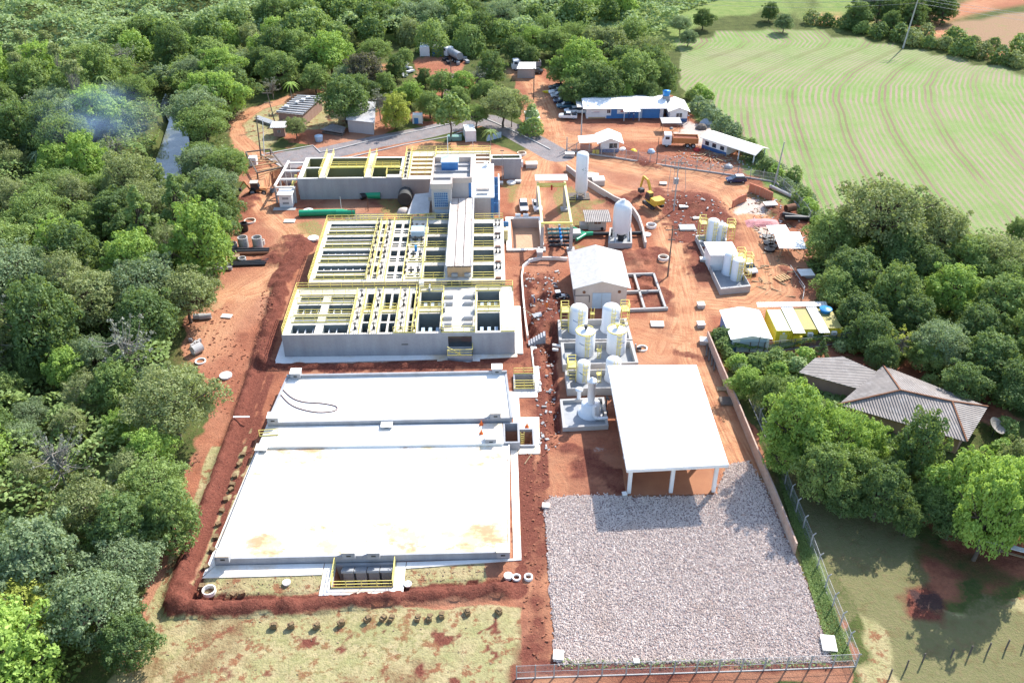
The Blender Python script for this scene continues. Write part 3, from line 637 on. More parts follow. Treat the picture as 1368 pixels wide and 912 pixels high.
def front_block():
    z = 4.0; t = thing('filter_block', 'long grey concrete filter block with yellow railings, nearest to the white slabs', 'tank block')
    H = []
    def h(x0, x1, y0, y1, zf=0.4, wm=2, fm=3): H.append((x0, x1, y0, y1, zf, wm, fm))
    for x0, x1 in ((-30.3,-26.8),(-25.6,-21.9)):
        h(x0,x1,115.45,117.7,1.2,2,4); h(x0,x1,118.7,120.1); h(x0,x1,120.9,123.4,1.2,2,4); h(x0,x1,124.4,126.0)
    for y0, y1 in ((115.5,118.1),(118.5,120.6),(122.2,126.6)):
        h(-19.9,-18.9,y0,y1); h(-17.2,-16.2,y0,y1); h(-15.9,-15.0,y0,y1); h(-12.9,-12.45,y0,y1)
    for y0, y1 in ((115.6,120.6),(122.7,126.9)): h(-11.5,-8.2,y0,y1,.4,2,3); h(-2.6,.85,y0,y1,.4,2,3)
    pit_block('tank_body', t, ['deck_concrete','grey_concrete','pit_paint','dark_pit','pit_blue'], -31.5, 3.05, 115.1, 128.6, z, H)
    for (x0, x1) in ((-30.3,-26.8),(-25.6,-21.9)):
        for y in (117.68, 123.38):
            for k in range(3 if x0 < -28 else 2):
                xx = x0 + .75 + k * 1.15; B().box((xx, y-1.1, 2.9), (.12, 2.2, .9)).build('baffle_plate', 'white_paint', t)
        for y in (119.4, 125.2): B().bx(x0, y-.16, 3.2, x1, y+.16, 3.75).build('collecting_channel', 'steel_grey', t)
    for x0 in (-11.5, -2.6):
        for y0 in (115.6, 122.7):
            for k in range(3): B().bx(x0+.45+k*1.1, y0+.7, .5, x0+.95+k*1.1, y0+2.6, 3.0).build('weir_channel', 'light_blue', t)
            B().bx(x0, y0+.55, 3.1, x0+3.4, y0+.7, 3.3).build('cross_beam', 'white_paint', t)
    for pts in ([(-31.4,115.2),(-31.4,128.5),(-12,128.5)], [(-11.6,128.5),(3.0,128.5),(3.0,127)], [(-30.6,118.4),(-21.6,118.4)], [(-30.6,123.9),(-21.6,123.9)], [(-30.6,120.4),(-21.6,120.4)],[(-30.6,126.3),(-21.6,126.3)],
                [(-21.5,115.3),(-21.5,126.8)], [(-20.15,115.3),(-20.15,126.8)], [(-18.6,115.3),(-18.6,127)], [(-17.45,115.3),(-17.45,127)], [(-14.7,115.3),(-14.7,127)], [(-13.3,115.3),(-13.3,127)],[(-12.2,115.3),(-12.2,127.5)],
                [(-20,120.9),(-18.8,120.9)],[(-20,121.9),(-18.8,121.9)],[(-17.2,120.9),(-15,120.9)],[(-17.2,121.9),(-15,121.9)],
                [(-12.1,115.3),(-11.7,115.3),(-11.7,127.1),(-7.9,127.1),(-7.9,115.3)], [(-11.5,121),(-8.1,121)], [(-11.5,122.3),(-8.1,122.3)], [(-2.85,115.3),(-2.85,127.1),(1.0,127.1)], [(-2.6,121),(.9,121)], [(-2.6,122.3),(.9,122.3)],
                [(-7.9,115.3),(-2.9,115.3)], [(1.0,115.3),(3.0,115.3)], [(-12.1,115.3),(-15,115.3)]):
        railing(t, pts, z)
    for x in (-20.8, -18, -14, -11.9): 
        for y in (116.5, 119.5, 123, 126): flange_gate(t, x, y, z)
    for i, (x, y) in enumerate([(-7,117.2),(-7,119),(-7,123.2),(-7,125.2),(-3.9,117.2),(-3.9,119),(-3.9,123.2),(-3.9,125.2)]):
        b = B(); b.cyl((x-.75,y,z+.05),(x+.6,y,z+.05),.5,n=16); b.build('round_cover', 'pole_concrete', t)
    for x, y in ((-10.5+.3,127.6),(-7.6,121.6),(-2.95,125.4),(-2.95,120.8),(-2.95,116.2),(-7.6,116.2)): B().bx(x-.12,y-.7,z,x+.12,y+.7,z+.75).build('upstand', 'steel_grey', t)
    b = B(); b.mi = 0
    b = B().bx(-7.05,114.6,1.1,-3.3,115.08,1.25); b.bx(-7.0,113.2,0,-3.3,114.95,1.1); b.build('landing', 'grey_concrete', t)
    B().bx(-6.9,115.02,1.6,-3.4,115.09,3.4).build('window', 'glass', t)
    railing(t, [(-7.0,113.3),(-3.3,113.3),(-3.3,115)], 1.15); b = B()
    for k in range(2): b.bar((-7.0,113.35,2.7-k*.6),(-5.0,113.35,1.4-k*.1),.08)
    b.build('stair_rail', 'rail_yellow', t)
    B().bx(-11.2+1.3-4,115.06,2.0,-9.9-3,115.12,2.15).build('vent_slot', 'dark_pit', t)
    b = B(); b.prism([(-32.8,113.3),(-8.6,113.9),(-8.6,112.6),(-2.2,112.6),(-2.2,113.9),(3.4,114.3),(3.4,115.05),(-31.5,115.05)], 0, .12); b.prism([(-32.8,113.3),(-31.52,115.1),(-31.52,128.0),(-32.6,127.8)], 0, .12); b.prism([(3.1,115.1),(4.3,115.1),(4.3,128.6),(3.1,128.6)], 0, .16)
    structure(b.build('apron_path', 'white_concrete'))
front_block()

def middle_block():
    z = 4.8; t = thing('settling_block', 'big settling tank block with rows of narrow troughs and yellow railings beneath the roofed gallery', 'tank block')
    H = []
    rows = [(129.9,134.4),(135.3,139.6),(140.5,144.6),(145.4,149.6)]
    for y0, y1 in rows:
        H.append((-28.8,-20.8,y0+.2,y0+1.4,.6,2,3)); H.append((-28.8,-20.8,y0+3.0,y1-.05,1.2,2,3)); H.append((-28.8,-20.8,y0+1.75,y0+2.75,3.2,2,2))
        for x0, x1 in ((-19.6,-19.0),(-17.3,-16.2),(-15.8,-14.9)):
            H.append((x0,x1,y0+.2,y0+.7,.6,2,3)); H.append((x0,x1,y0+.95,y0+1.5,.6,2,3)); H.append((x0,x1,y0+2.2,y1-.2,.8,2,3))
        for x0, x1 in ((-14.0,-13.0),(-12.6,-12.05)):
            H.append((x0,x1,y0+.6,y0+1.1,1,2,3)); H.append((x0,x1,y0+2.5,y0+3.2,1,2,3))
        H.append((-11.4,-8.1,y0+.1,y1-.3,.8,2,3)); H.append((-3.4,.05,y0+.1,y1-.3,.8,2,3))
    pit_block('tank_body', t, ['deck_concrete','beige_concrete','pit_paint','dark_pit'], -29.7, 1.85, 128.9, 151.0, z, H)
    for y0, y1 in rows:
        b = B(); b.bx(-28.8,y0+1.5,z-.35,-20.8,y0+1.68,z-.02); b.bx(-28.8,y0+2.82,z-.35,-20.8,y0+2.98,z-.02); b.build('trough', 'steel_grey', t)
        for k in range(6): B().bx(-28.0+k*1.2,y0+3.1,2.6,-27.88+k*1.2,y1-.2,4.4).build('baffle_plate', 'white_paint', t)
        for x0 in (-11.4, -3.4):
            for k in range(3): B().bx(x0+.45+k*1.1,y0+.7,1.0,x0+.9+k*1.1,y0+2.0,3.6).build('weir_channel', 'light_blue', t)
            B().bx(x0,y0+.5,3.7,x0+3.4,y0+.7,3.95).build('cross_beam', 'white_paint', t)
            railing(t, [(x0-.1,y0),(x0+3.5,y0)], z)
        railing(t, [(-29,y0+.05),(-20.6,y0+.05)], z); railing(t, [(-20.5,y0),(-20.5,y1)], z)
        railing(t, [(-19.8,y0+.05),(-19.8,y1),], z); railing(t, [(-18.8,y0),(-18.8,y1)], z); railing(t, [(-14.2,y0),(-11.8,y0)], z)
        for x in (-20.2, -18.3, -14.4): flange_gate(t, x, y0+1.8, z); flange_gate(t, x, y0+3.6, z)
        for x in (.5, 1.1): flange_gate(t, x, y0+3.0, z)
        for x in (-13.4, -12.3): flange_gate(t, x, y0+1.9, z)
        B().bx(.3,y0-.5,z,1.2,y0-.1,z+.25).build('cover', 'rust', t)
    railing(t, [(-29.6,129.0),(-29.6,150.9),(-4,150.9)], z, step=1.3); railing(t, [(1.75,151),(-3.2,150.9)], z); railing(t, [(-11.6,129),(-11.6,150)], z, step=3); railing(t, [(-17.5,129.2),(-17.5,150)], z, step=2)
    railing(t, [(-14.6,129.2),(-14.6,150)], z, step=2)
    b = B(); b.bx(-14.2,143.4,z+.5,-11.9,145.6,z+1.5); b.build('cabinet', 'light_blue', t)
    B().bx(-13.3,139,z,-12.9,139.4,z+1.0).build('motor', 'tank_blue', t)
    B().bx(-11.95,128.3,4.1,-11.2,129.6,z+.12).build('bridge_slab', 'white_concrete', t)
    B().bx(-14.5,150.9,z-.6,-10.3,152.6,z).build('walkway', 'beige_concrete', t); railing(t, [(-24,152.2),(-14.5,152.2),(-10.3,152.6)], z-.6); B().bx(-24,151.02,z-.9,-14.5,152.3,z-.62).build('walkway', 'rail_yellow', t)
middle_block()

def rear_block():
    z = 4.5; t = thing('storage_tank', 'open grey concrete tank with olive floor and yellow walkways, far left', 'tank')
    pit_block('tank_body', t, ['white_concrete','grey_concrete','olive_floor'], -38.3, -17.9, 170.0, 180.5, z, [(-37.4,-18.5,170.45,175.0,1.0,2,2),(-37.4,-18.5,175.5,180.0,1.0,2,2)])
    for x in (-33.4, -24.5):
        B().bx(x-.75,170.0,z,x+.75,182.2,z+.14).build('walkway', 'deck_concrete', t)
        railing(t, [(x-.7,170.1),(x-.7,182.1)], z+.14); railing(t, [(x+.7,170.1),(x+.7,182.1)], z+.14)
    for k in (174.85, 175.6): railing(t, [(-32.6,k),(-18.6,k)], z)
    B().bx(-32.6,174.8,z,-18.6,175.7,z+.12).build('walkway', 'rail_yellow', t)
    railing(t, [(-20.9,170.1),(-20.9,173.5),(-18,173.5)], z); B().bx(-20.9,170.1,z,-18,171.4,z+.1).build('walkway', 'deck_concrete', t)
    f = thing('beam_scaffold', 'open frame of pale concrete beams left of the olive floored tank', 'frame')
    P = [((-42.6,168.6),(-38.9,168.6)),((-42.4,172.4),(-38.8,172.4)),((-42.2,176.5),(-38.6,176.5)),((-42,180.4),(-38.4,180.4))]
    for a, c in P:
        B().bar((*a,3.3),(*c,3.3),.35).build('beam', 'white_concrete', f)
        for q in (a, c): B().bx(q[0]-.17,q[1]-.17,-.2,q[0]+.17,q[1]+.17,3.13).build('post', 'pole_concrete', f)
    B().bar((-42.6,168.4,3.66),(-42,180.6,3.66),.35).build('beam', 'white_concrete', f)
    for k in range(4): B().box((-40.6,170+k*2.7,.9),(.5,2.2,.12),rx=R(20)).build('stair_flight', 'rail_yellow', f)
    # flocculation channels
    t = thing('channel_block', 'yellow railed channel block of parallel beams between the olive tank and the tower', 'tank block')
    H = [(-16.3,-11.9,171.0+k*2.1,172.2+k*2.1,2.4,2,3) for k in range(5)]; H += [(-3.4,-.6,176+k*2.1,177.2+k*2.1,2.2,2,3) for k in range(3)]
    pit_block('channel_body', t, ['deck_concrete','beige_concrete','tan_wall','rust'], -17.85, -.3, 169.2, 183.4, z, H, zb=0)
    for k in range(6): railing(t, [(-16.5,170.7+k*2.1),(-11.7,170.7+k*2.1)], z, toe=False)
    for x in (-17.7, -16.6, -11.6): railing(t, [(x,169.5),(x,183.2)], z)
    railing(t, [(-17.7,183.3),(-.4,183.3),(-.4,177.5)], z); railing(t, [(-11.6,181.9),(-.4,181.9)], z)
    for k in range(7): flange_gate(t, -17.2, 170.5 + k*1.9, z)
    t = thing('stub_tank', 'narrow grey concrete channel ending in a hanging bucket right of the tower', 'tank')
    pit_block('tank_body', t, ['white_concrete','grey_concrete','olive_floor'], -.25, 6.0, 178.9, 181.0, z, [(0.0,5.7,179.2,180.7,3.3,2,2)], zb=3.0)
    B().prism([(2.3,178.95),(5.9,178.95),(5.9,180.95),(2.3,180.95)], 0, 2.98).build('wall', 'grey_concrete', t); B().bx(6.02,179.4,2.4,6.35,180.4,3.6).build('flange', 'white_paint', t)
rear_block()

def tower():
    t = thing('treatment_building', 'pale grey tower block with blue gridded windows and an open parapet roof', 'building')
    pts = [(-11,153.5),(-7.4,153.5),(-7.4,156.1),(-3.9,156.1),(-3.9,165.6),(-11,165.6)]
    B().prism(pts, 0, 9.6).build('wall', 'tower_wall', t)
    b = B(); n = len(pts)
    for i in range(n): b.bar((*pts[i], 10.1), (*pts[(i+1)%n], 10.1), .3, 1.0)
    b.build('parapet', 'cream_wall', t)
    B().prism([(-10.8,153.7),(-7.6,153.7),(-7.6,156.3),(-4.1,156.3),(-4.1,165.4),(-10.8,165.4)], 9.6, 9.65).build('roof', 'pole_concrete', t)
    b = B()
    for y in (157.5, 160.5, 163.2): b.bx(-10.8,y,9.65,-4.1,y+.25,10.0)
    b.build('roof_beam', 'grey_concrete', t)
    w = B().bx(-10.55,153.42,6.1,-8.1,153.48,8.9).build('window', 'window_blue', t)
    def grid(x0,x1,z0,z1,y,nx,nz,par,m='light_blue'):
        g = B()
        for i in range(nx+1): g.bx(x0+(x1-x0)*i/nx-.03,y-.05,z0,x0+(x1-x0)*i/nx+.03,y,z1)
        for i in range(nz+1): g.bx(x0,y-.055,z0+(z1-z0)*i/nz-.03,x1,y-.005,z0+(z1-z0)*i/nz+.03)
        g.build('window_bars', m, par)
    grid(-10.55,-8.1,6.1,8.9,153.41,7,6,w)
    B().bx(-10.6,153.40,4.75,-7.75,153.47,5.5).build('band', 'light_blue', t)
    w = B().bx(-10.5,153.42,2.9,-7.7,153.48,4.7).build('window', 'window_blue', t); grid(-10.5,-7.7,2.9,4.7,153.41,7,4,w)
    B().bx(-4.35,156.0,0.2,-3.88,156.08,10.5).build('stripe', 'blue_paint', t)
    h = thing('roof_box', 'small blue fronted box standing on the tower roof', 'roof box', (-7.9,161.5,9.66))
    B().bx(-1.5,-.1,0,1.5,2.9,1.5).build('wall', 'white_paint', h); B().bx(-1.55,-.2,.05,1.55,-.12,1.55).build('front_panel', 'blue_paint', h); B().bx(-1.65,-.05,1.5,1.65,3.1,1.62).build('roof', 'light_blue', h)
    p = B().cyl((-8.3,164.6,9.66),(-8.3,164.6,15.2),.06,n=6); tag(p.build('mast', 'white_paint'), 'thin white mast rising from the tower roof', 'mast')
    a = thing('annex_building', 'lower white roofed annex with a blue corner stripe right of the tower', 'building')
    B().bx(-3.78,155.6,0,.2,170.4,6.8).build('wall', 'tower_wall', a); B().bx(-3.86,155.4,6.8,.3,170.6,7.05).build('roof', 'white_paint', a)
    B().bx(-.35,155.5,.2,.24,155.58,6.8).build('stripe', 'blue_paint', a)
    b = B().bx(-2.9,158.0,7.05,-.6,159.4,7.5); b.build('skylight', 'cream_wall', a); B().bx(-3.0,156.3,7.05,-.9,156.6,7.3).build('vent', 'steel_grey', a); B().bx(-1.6,168.8,7.05,-.9,169.6,7.7).build('vent', 'white_paint', a)
    s = thing('side_stair', 'outside frame with blue panels on the right face of the annex', 'frame')
    for y in (156.8, 160.6, 164.4, 168.2):
        B().bx(1.1,y,0,1.3,y+.25,5.6).build('post', 'white_paint', s); B().bx(.25,y+.6,2.4,1.05,y+.75,4.9).build('panel', 'blue_paint', s)
    B().bx(1.08,156.8,5.6,1.32,168.5,5.8).build('beam', 'white_paint', s); B().bx(.2,152.6,1.2,2.6,154.2,1.4).build('landing', 'white_paint', s); B().bx(.9,151.2,0,2.7,152.5,2.3).build('wall', 'pale_yellow', s); B().bx(1.0,154.3,1.5,2.9,154.5,2.5).build('panel', 'blue_paint', s)
    # roofed gallery
    g = thing('roofed_gallery', 'long pale gallery roof of three stained strips running from the tower to the front', 'gallery')
    x0, x1 = -7.55, -3.55
    for k in range(3):
        a0 = x0 + (x1-x0)*k/3 + .04; a1 = x0 + (x1-x0)*(k+1)/3 - .08
        B().slab([(a0,130.2,6.9),(a1,130.2,6.9),(a1,155.3,6.9),(a0,155.3,6.9)], .14).build('roof_strip', 'gallery_sheet', g)
    b = B(); b.bx(x0-.12,130.1,6.6,x0+.02,155.3,7.1); b.bx(x1-.04,130.1,6.6,x1+.16,155.3,7.1); b.build('gutter', 'white_paint', g)
    b = B(); b.bx(x0+.1,130.25,4.8,x1-.1,130.45,6.55); b.build('front_wall', 'tan_wall', g)
    b = B(); b.bx(x0+.1,130.5,4.8,x0+.25,153.4,6.55); b.bx(x1-.25,130.5,4.8,x1-.1,153.4,6.55); b.build('wall', 'beige_concrete', g)
    for x in (x0+.75, x1-1.15): B().bx(x,129.75,5.1,x+1.0,130.22,5.6).build('vent_box', 'steel_grey', g)
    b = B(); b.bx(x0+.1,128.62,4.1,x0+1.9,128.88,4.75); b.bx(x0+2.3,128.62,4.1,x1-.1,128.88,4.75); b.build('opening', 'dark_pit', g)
    # lean-to with grey roof and lime silo
    l = thing('grey_lean_to', 'grey sheet roof lean-to left of the tower windows', 'shed')
    B().slab([(-15.6,152.8,4.9),(-11.6,152.8,5.2),(-11.6,160.2,5.8),(-14.6,160.2,5.5)], .15).build('roof', 'grey_sheet', l)
    for x, y in ((-15.0,153.2),(-12.0,153.2),(-14.2,159.8)): B().bx(x-.2,y-.2,0,x+.2,y+.2,4.95).build('post', 'beige_concrete', l)
    B().bx(-11.9,157.2,0,-11.05,164,6.3).build('wall', 'tower_wall', l)
    c = B().lathe((-16.6,157.4,0), [(1.3,0),(1.3,3.2),(1.0,3.7),(.3,3.9)], 18); tag(c.build('lime_tank', 'cream_wall'), 'squat cream tank beside the grey lean-to', 'tank')
    c = B().cyl((-17.2,166.2,1.6),(-17.2,169.0,1.6),1.4,n=20); tag(c.build('pipe_mouth', 'dark_pit'), 'big black pipe mouth between the olive tank and the tower', 'pipe')
tower()
# ------------------------------------------------------------------ vegetation
def leaf_mat(name, c1, c2, c3, tint=.25, trans=.42):
    """foliage: colour differs leaf by leaf, clump by clump and tree by tree"""
    m, nt, b = new_mat(name)
    nt.nodes.remove(b)
    g = nn(nt, 'ShaderNodeNewGeometry'); oi = nn(nt, 'ShaderNodeObjectInfo'); tc = nn(nt, 'ShaderNodeTexCoord')
    c = mix(nt, g.outputs['Random Per Island'], c1, c2)
    c = mix(nt, ramp(nt, noise(nt, g.outputs['Position'], .45, 3, .6), .42, .68), c, c3)
    c = mix(nt, math_(nt, 'MULTIPLY', oi.outputs['Random'], tint), c, tuple(v * 1.7 for v in c2))
    d = nn(nt, 'ShaderNodeBsdfDiffuse'); t = nn(nt, 'ShaderNodeBsdfTranslucent'); gl = nn(nt, 'ShaderNodeBsdfGlossy'); gl.inputs['Roughness'].default_value = .6
    nt.links.new(c, d.inputs['Color']); nt.links.new(mix(nt, .4, c, (.32, .38, .03)), t.inputs['Color']); gl.inputs['Color'].default_value = (.9, .95, .9, 1)
    s1 = nn(nt, 'ShaderNodeMixShader'); s1.inputs[0].default_value = trans; nt.links.new(d.outputs[0], s1.inputs[1]); nt.links.new(t.outputs[0], s1.inputs[2])
    s2 = nn(nt, 'ShaderNodeMixShader'); s2.inputs[0].default_value = .02; nt.links.new(s1.outputs[0], s2.inputs[1]); nt.links.new(gl.outputs[0], s2.inputs[2])
    nt.links.new(s2.outputs[0], nt.nodes['Material Output'].inputs['Surface']); MATS[name] = m; return m
leaf_mat('leaf_mid', (0.181, 0.263, 0.071), (0.278, 0.369, 0.112), (0.133, 0.218, 0.063))
leaf_mat('leaf_dark', (0.104, 0.171, 0.055), (0.170, 0.251, 0.079), (0.080, 0.139, 0.047))
leaf_mat('leaf_bright', (0.242, 0.382, 0.071), (0.376, 0.514, 0.112), (0.181, 0.309, 0.063))
leaf_mat('leaf_yellow', (0.339, 0.382, 0.071), (0.509, 0.528, 0.095), (0.242, 0.302, 0.063))
leaf_mat('leaf_blue', (0.181, 0.251, 0.127), (0.267, 0.343, 0.183), (0.133, 0.198, 0.095))
leaf_mat('leaf_olive', (0.230, 0.270, 0.103), (0.315, 0.356, 0.151), (0.170, 0.212, 0.079))
leaf_mat('leaf_purple', (0.121, 0.105, 0.079), (0.170, 0.145, 0.103), (0.091, 0.079, 0.063))
leaf_mat('leaf_grey', (0.206, 0.212, 0.191), (0.290, 0.291, 0.270), (0.145, 0.159, 0.127))
leaf_mat('leaf_pale', (0.303, 0.409, 0.175), (0.412, 0.514, 0.238), (0.218, 0.330, 0.127))
leaf_mat('flower_yellow', (.55, .42, .02), (.65, .5, .03), (.5, .4, .03))
mat('bark', (.14, .11, .085), (.09, .07, .055), scale=1.5, rough=.95); mat('pale_bark', (.30, .27, .23), (.22, .2, .17), scale=1.5, rough=.95)

def leaves(P, N, size, r, flat=.35):
    """one lens-shaped leaf spray (a bent quad pair) per point; P,N (n,3)"""
    n = len(P); N = N + r.normal(0, flat, (n, 3)); N /= np.linalg.norm(N, axis=1)[:, None] + 1e-9
    A = np.cross(N, r.normal(0, 1, (n, 3))); A /= np.linalg.norm(A, axis=1)[:, None] + 1e-9; C = np.cross(N, A)
    s = size * r.uniform(.55, 1.35, (n, 1)); q = r.uniform(.45, .85, (n, 1))
    v = np.stack([P - A*s, P - C*s*q + N*s*.12, P + A*s, P + C*s*q - N*s*.15], 1).reshape(-1, 3)
    return v, np.arange(n * 4).reshape(n, 4)
def lobe_points(lobes, n, r, inner=.25, low=-.55):
    L = np.array(lobes); wts = L[:, 3] * L[:, 4] + L[:, 3] * L[:, 5]; k = r.choice(len(L), int(n * 1.9), p=wts / wts.sum())
    D = r.normal(0, 1, (len(k), 3)); D /= np.linalg.norm(D, axis=1)[:, None]
    D[:, 2] = np.where(D[:, 2] < low, -D[:, 2], D[:, 2])
    lump = 1 + .2 * np.sin(D[:, 0] * 7 + k) * np.sin(D[:, 1] * 6 + 2 * k) + .12 * np.sin(D[:, 2] * 11 + k * 3) + .13 * np.sin(D[:, 0] * 19 + 2 * k) * np.sin(D[:, 1] * 17 + k) * np.sin(D[:, 2] * 15)
    rad = (1 - inner * r.random(len(k)) ** 2) * lump
    P = L[k, :3] + D * L[k, 3:6] * rad[:, None]; N = D / L[k, 3:6]; N /= np.linalg.norm(N, axis=1)[:, None]
    keep = np.ones(len(P), bool)
    for j in range(len(L)):
        q = np.linalg.norm((P - L[j, :3]) / L[j, 3:6], axis=1); keep &= (q > .72) | (k == j)
    P, N = P[keep][:n], N[keep][:n]
    return P, N * np.array([1, 1, 1]) + np.array([0, 0, .35])
def trunk_mesh(name, H, r0, limbs, r, lean=.3, m='bark', n=8):
    b = B(); p = Vector((0, 0, -.3)); top = Vector((r.uniform(-lean, lean), r.uniform(-lean, lean), H)); prev = p
    K = 5
    for i in range(K):
        q = p.lerp(top, (i+1)/K) + Vector((r.uniform(-.12, .12), r.uniform(-.12, .12), 0)); b.cyl(prev, q, r0 * (1 - i/K*.65), r0 * (1 - (i+1)/K*.65), n=n, caps=False); prev = q
    for L in limbs:
        a = p.lerp(top, r.uniform(.4, .95)); e = Vector(L[:3]); mid = a.lerp(e, .5) + Vector((0, 0, -.3))
        b.cyl(a, mid, r0 * .42, r0 * .28, n=6, caps=False); b.cyl(mid, e, r0 * .28, r0 * .08, n=5, caps=False)
    me = b.build(name, m); d = me.data; bpy.data.objects.remove(me); return d
KIND = {}
def make_kind(key, lobes, n, size, trunkH, r0, seed, flat=.45, inner=.25, bark='bark', limbs=None, low=-.55, extra=None):
    r = np.random.default_rng(seed); P, N = lobe_points(lobes, n, r, inner, low)
    v, f = leaves(P, N, size, r, flat)
    if extra is not None: v = np.concatenate([v, extra[0]]); f = np.concatenate([f, extra[1] + len(v) - len(extra[0])])
    KIND[key] = (fast_mesh('crown', v, f, [MATS['leaf_mid']]), trunk_mesh('trunk', trunkH, r0, limbs if limbs is not None else lobes, r, m=bark))
def dome(seed, k, R_, Hc, rz, rl, flatten=1.0):
    r = np.random.default_rng(seed); wob = r.uniform(.72, 1.22, 9); out = [(0, 0, Hc + rz*.45, R_*.55, R_*.55, rz*.6)]
    for i in range(k):
        a = 2 * math.pi * (i * .382 + r.uniform(-.06, .06)); q = math.sqrt((i + .5) / k); d = R_ * q * .78 * wob[int((a % 6.2832) / 6.2832 * 8.99)]
        z = Hc + rz * (1 - q * q) * .62 * flatten + r.uniform(-.7, .7) * rl; s = rl * r.uniform(.6, 1.35)
        out.append((d * math.cos(a), d * math.sin(a), z, s, s * r.uniform(.85, 1.15), s * r.uniform(.6, .85)))
    for i in range(max(4, k // 2)):
        a = 2 * math.pi * (i + r.uniform(-.2, .2)) / max(4, k // 2); s = rl * r.uniform(.7, 1.1)
        out.append((R_ * .62 * math.cos(a), R_ * .62 * math.sin(a), Hc - rl * r.uniform(.7, 1.3), s, s, s * .9))
    for i in range(10):
        a = r.uniform(0, 6.28); e = r.uniform(.1, 1.2); s = rl * r.uniform(.28, .5); q = R_ * r.uniform(.85, 1.12)
        out.append((q * math.cos(a) * math.cos(e), q * math.sin(a) * math.cos(e), Hc + rz * 1.12 * math.sin(e), s, s, s * .8))
    return out
make_kind('broad', dome(1, 26, 4.6, 4.3, 4.0, 1.3), 12500, .165, 5.0, .3, 1, flat=.7)
make_kind('broad2', dome(2, 30, 4.9, 4.0, 3.6, 1.2), 12500, .16, 4.6, .32, 2, flat=.7)
make_kind('round', dome(3, 22, 4.3, 3.9, 5.2, 1.4), 12500, .17, 5.0, .28, 3, flat=.7)
make_kind('feather', dome(4, 40, 5.4, 5.0, 2.8, 1.0, .8), 12000, .135, 5.6, .26, 4, flat=.8, inner=.6)
make_kind('feather2', dome(5, 36, 5.2, 4.6, 3.4, 1.05, .9), 12000, .14, 5.4, .26, 5, flat=.8, inner=.6)
make_kind('tuft', dome(6, 30, 4.4, 4.2, 4.4, .95), 11000, .125, 6.2, .26, 6, flat=.5, bark='pale_bark')
r_ = np.random.default_rng(77)
cone = [(r_.uniform(-.15,.15)+math.cos(i*2.4)*(3.0*(1-i/26)), math.sin(i*2.4)*(3.0*(1-i/26)), 1.8+i*.36, .95*(1.15-i/34), .95*(1.15-i/34), .6) for i in range(26)]
make_kind('conifer', cone, 4600, .2, 10.5, .22, 7, flat=.5)
make_kind('vine', [(x, y, z, a, a2, h) for x, y, z, a, a2, h in [(0,0,2.6,2.6,2.4,4.0),(2.3,.6,1.8,1.8,1.7,3.2),(-2.4,.9,1.7,1.9,1.6,3.4),(.5,-2.2,1.4,1.9,1.6,2.8),(1.6,2.2,1.9,1.7,1.8,3.6),(-1.8,-1.6,1.2,1.5,1.5,2.4),(3.4,-1.2,.9,1.3,1.3,2.0),(-3.6,-.4,1.0,1.3,1.2,2.3)]], 9500, .2, 5.0, .25, 8, low=-2)
make_kind('bush', [(0,0,.8,1.0,1.0,.9),(.7,.3,.6,.7,.7,.7),(-.6,.4,.7,.7,.7,.7),(.1,-.7,.55,.7,.6,.6),(-.3,.2,1.3,.6,.6,.6)], 1100, .13, .9, .07, 9, low=-.8)
make_kind('small', [(0,0,2.8,1.2,1.2,1.1),(.9,.4,2.4,.8,.8,.7),(-.9,.3,2.5,.8,.8,.8),(.2,-.9,2.3,.8,.8,.7),(0,.1,3.6,.8,.8,.8),(-.5,-.5,1.8,.6,.6,.6)], 1500, .16, 3.0, .1, 10, inner=.5)
make_kind('slender', dome(11, 9, 1.9, 13.4, 1.5, .75), 1500, .2, 14.2, .2, 11, flat=.7, inner=.6, bark='pale_bark')
r_ = np.random.default_rng(5)
tw = []
for i in range(60):
    a = r_.uniform(0, 6.28); q = r_.uniform(.2, 3.3); tw.append((math.cos(a)*q, math.sin(a)*q, 4.5 + r_.uniform(-1, 3.4) - q*.25, .35, .35, .35))
make_kind('bare', tw, 900, .13, 6.0, .17, 12, flat=1, inner=.9, bark='pale_bark', limbs=tw)
def palm_extra():
    v = []; f = []
    for i in range(16):
        a = i * .393 + (.15 if i % 2 else 0); up = .9 if i % 2 else .25
        for k in range(7):
            t0, t1 = k / 7, (k + 1) / 7
            def pt(t, s): 
                d = 2.6 * t; z = 7.2 + up * 1.6 * t - 2.4 * t * t; wv = .32 * (1 - t) ** .5 * s
                return (math.cos(a) * d - math.sin(a) * wv, math.sin(a) * d + math.cos(a) * wv, z - abs(s) * .1)
            for s in (-1, 1):
                o = len(v); v += [pt(t0, 0), pt(t1, 0), pt(t1, s), pt(t0, s)]; f.append((o, o+1, o+2, o+3))
    return np.array(v, float), np.array(f)
pe = palm_extra()
KIND['palm'] = (fast_mesh('crown', pe[0], pe[1], [MATS['leaf_mid']]), trunk_mesh('trunk', 7.2, .17, [], np.random.default_rng(3), m='pale_bark'))
HT = dict(broad=5.4, broad2=5.0, round=5.4, feather=6, feather2=5.8, tuft=5.6, conifer=6, vine=3.5, bush=.8, small=2.7, slender=13.8, bare=6, palm=7)
RD = dict(broad=4.8, broad2=5.0, round=4.7, feather=5.4, feather2=5.3, tuft=4.6, conifer=3.4, vine=4.3, bush=1.3, small=1.8, slender=2.3, bare=3.6, palm=2.6)
PROTO = {}
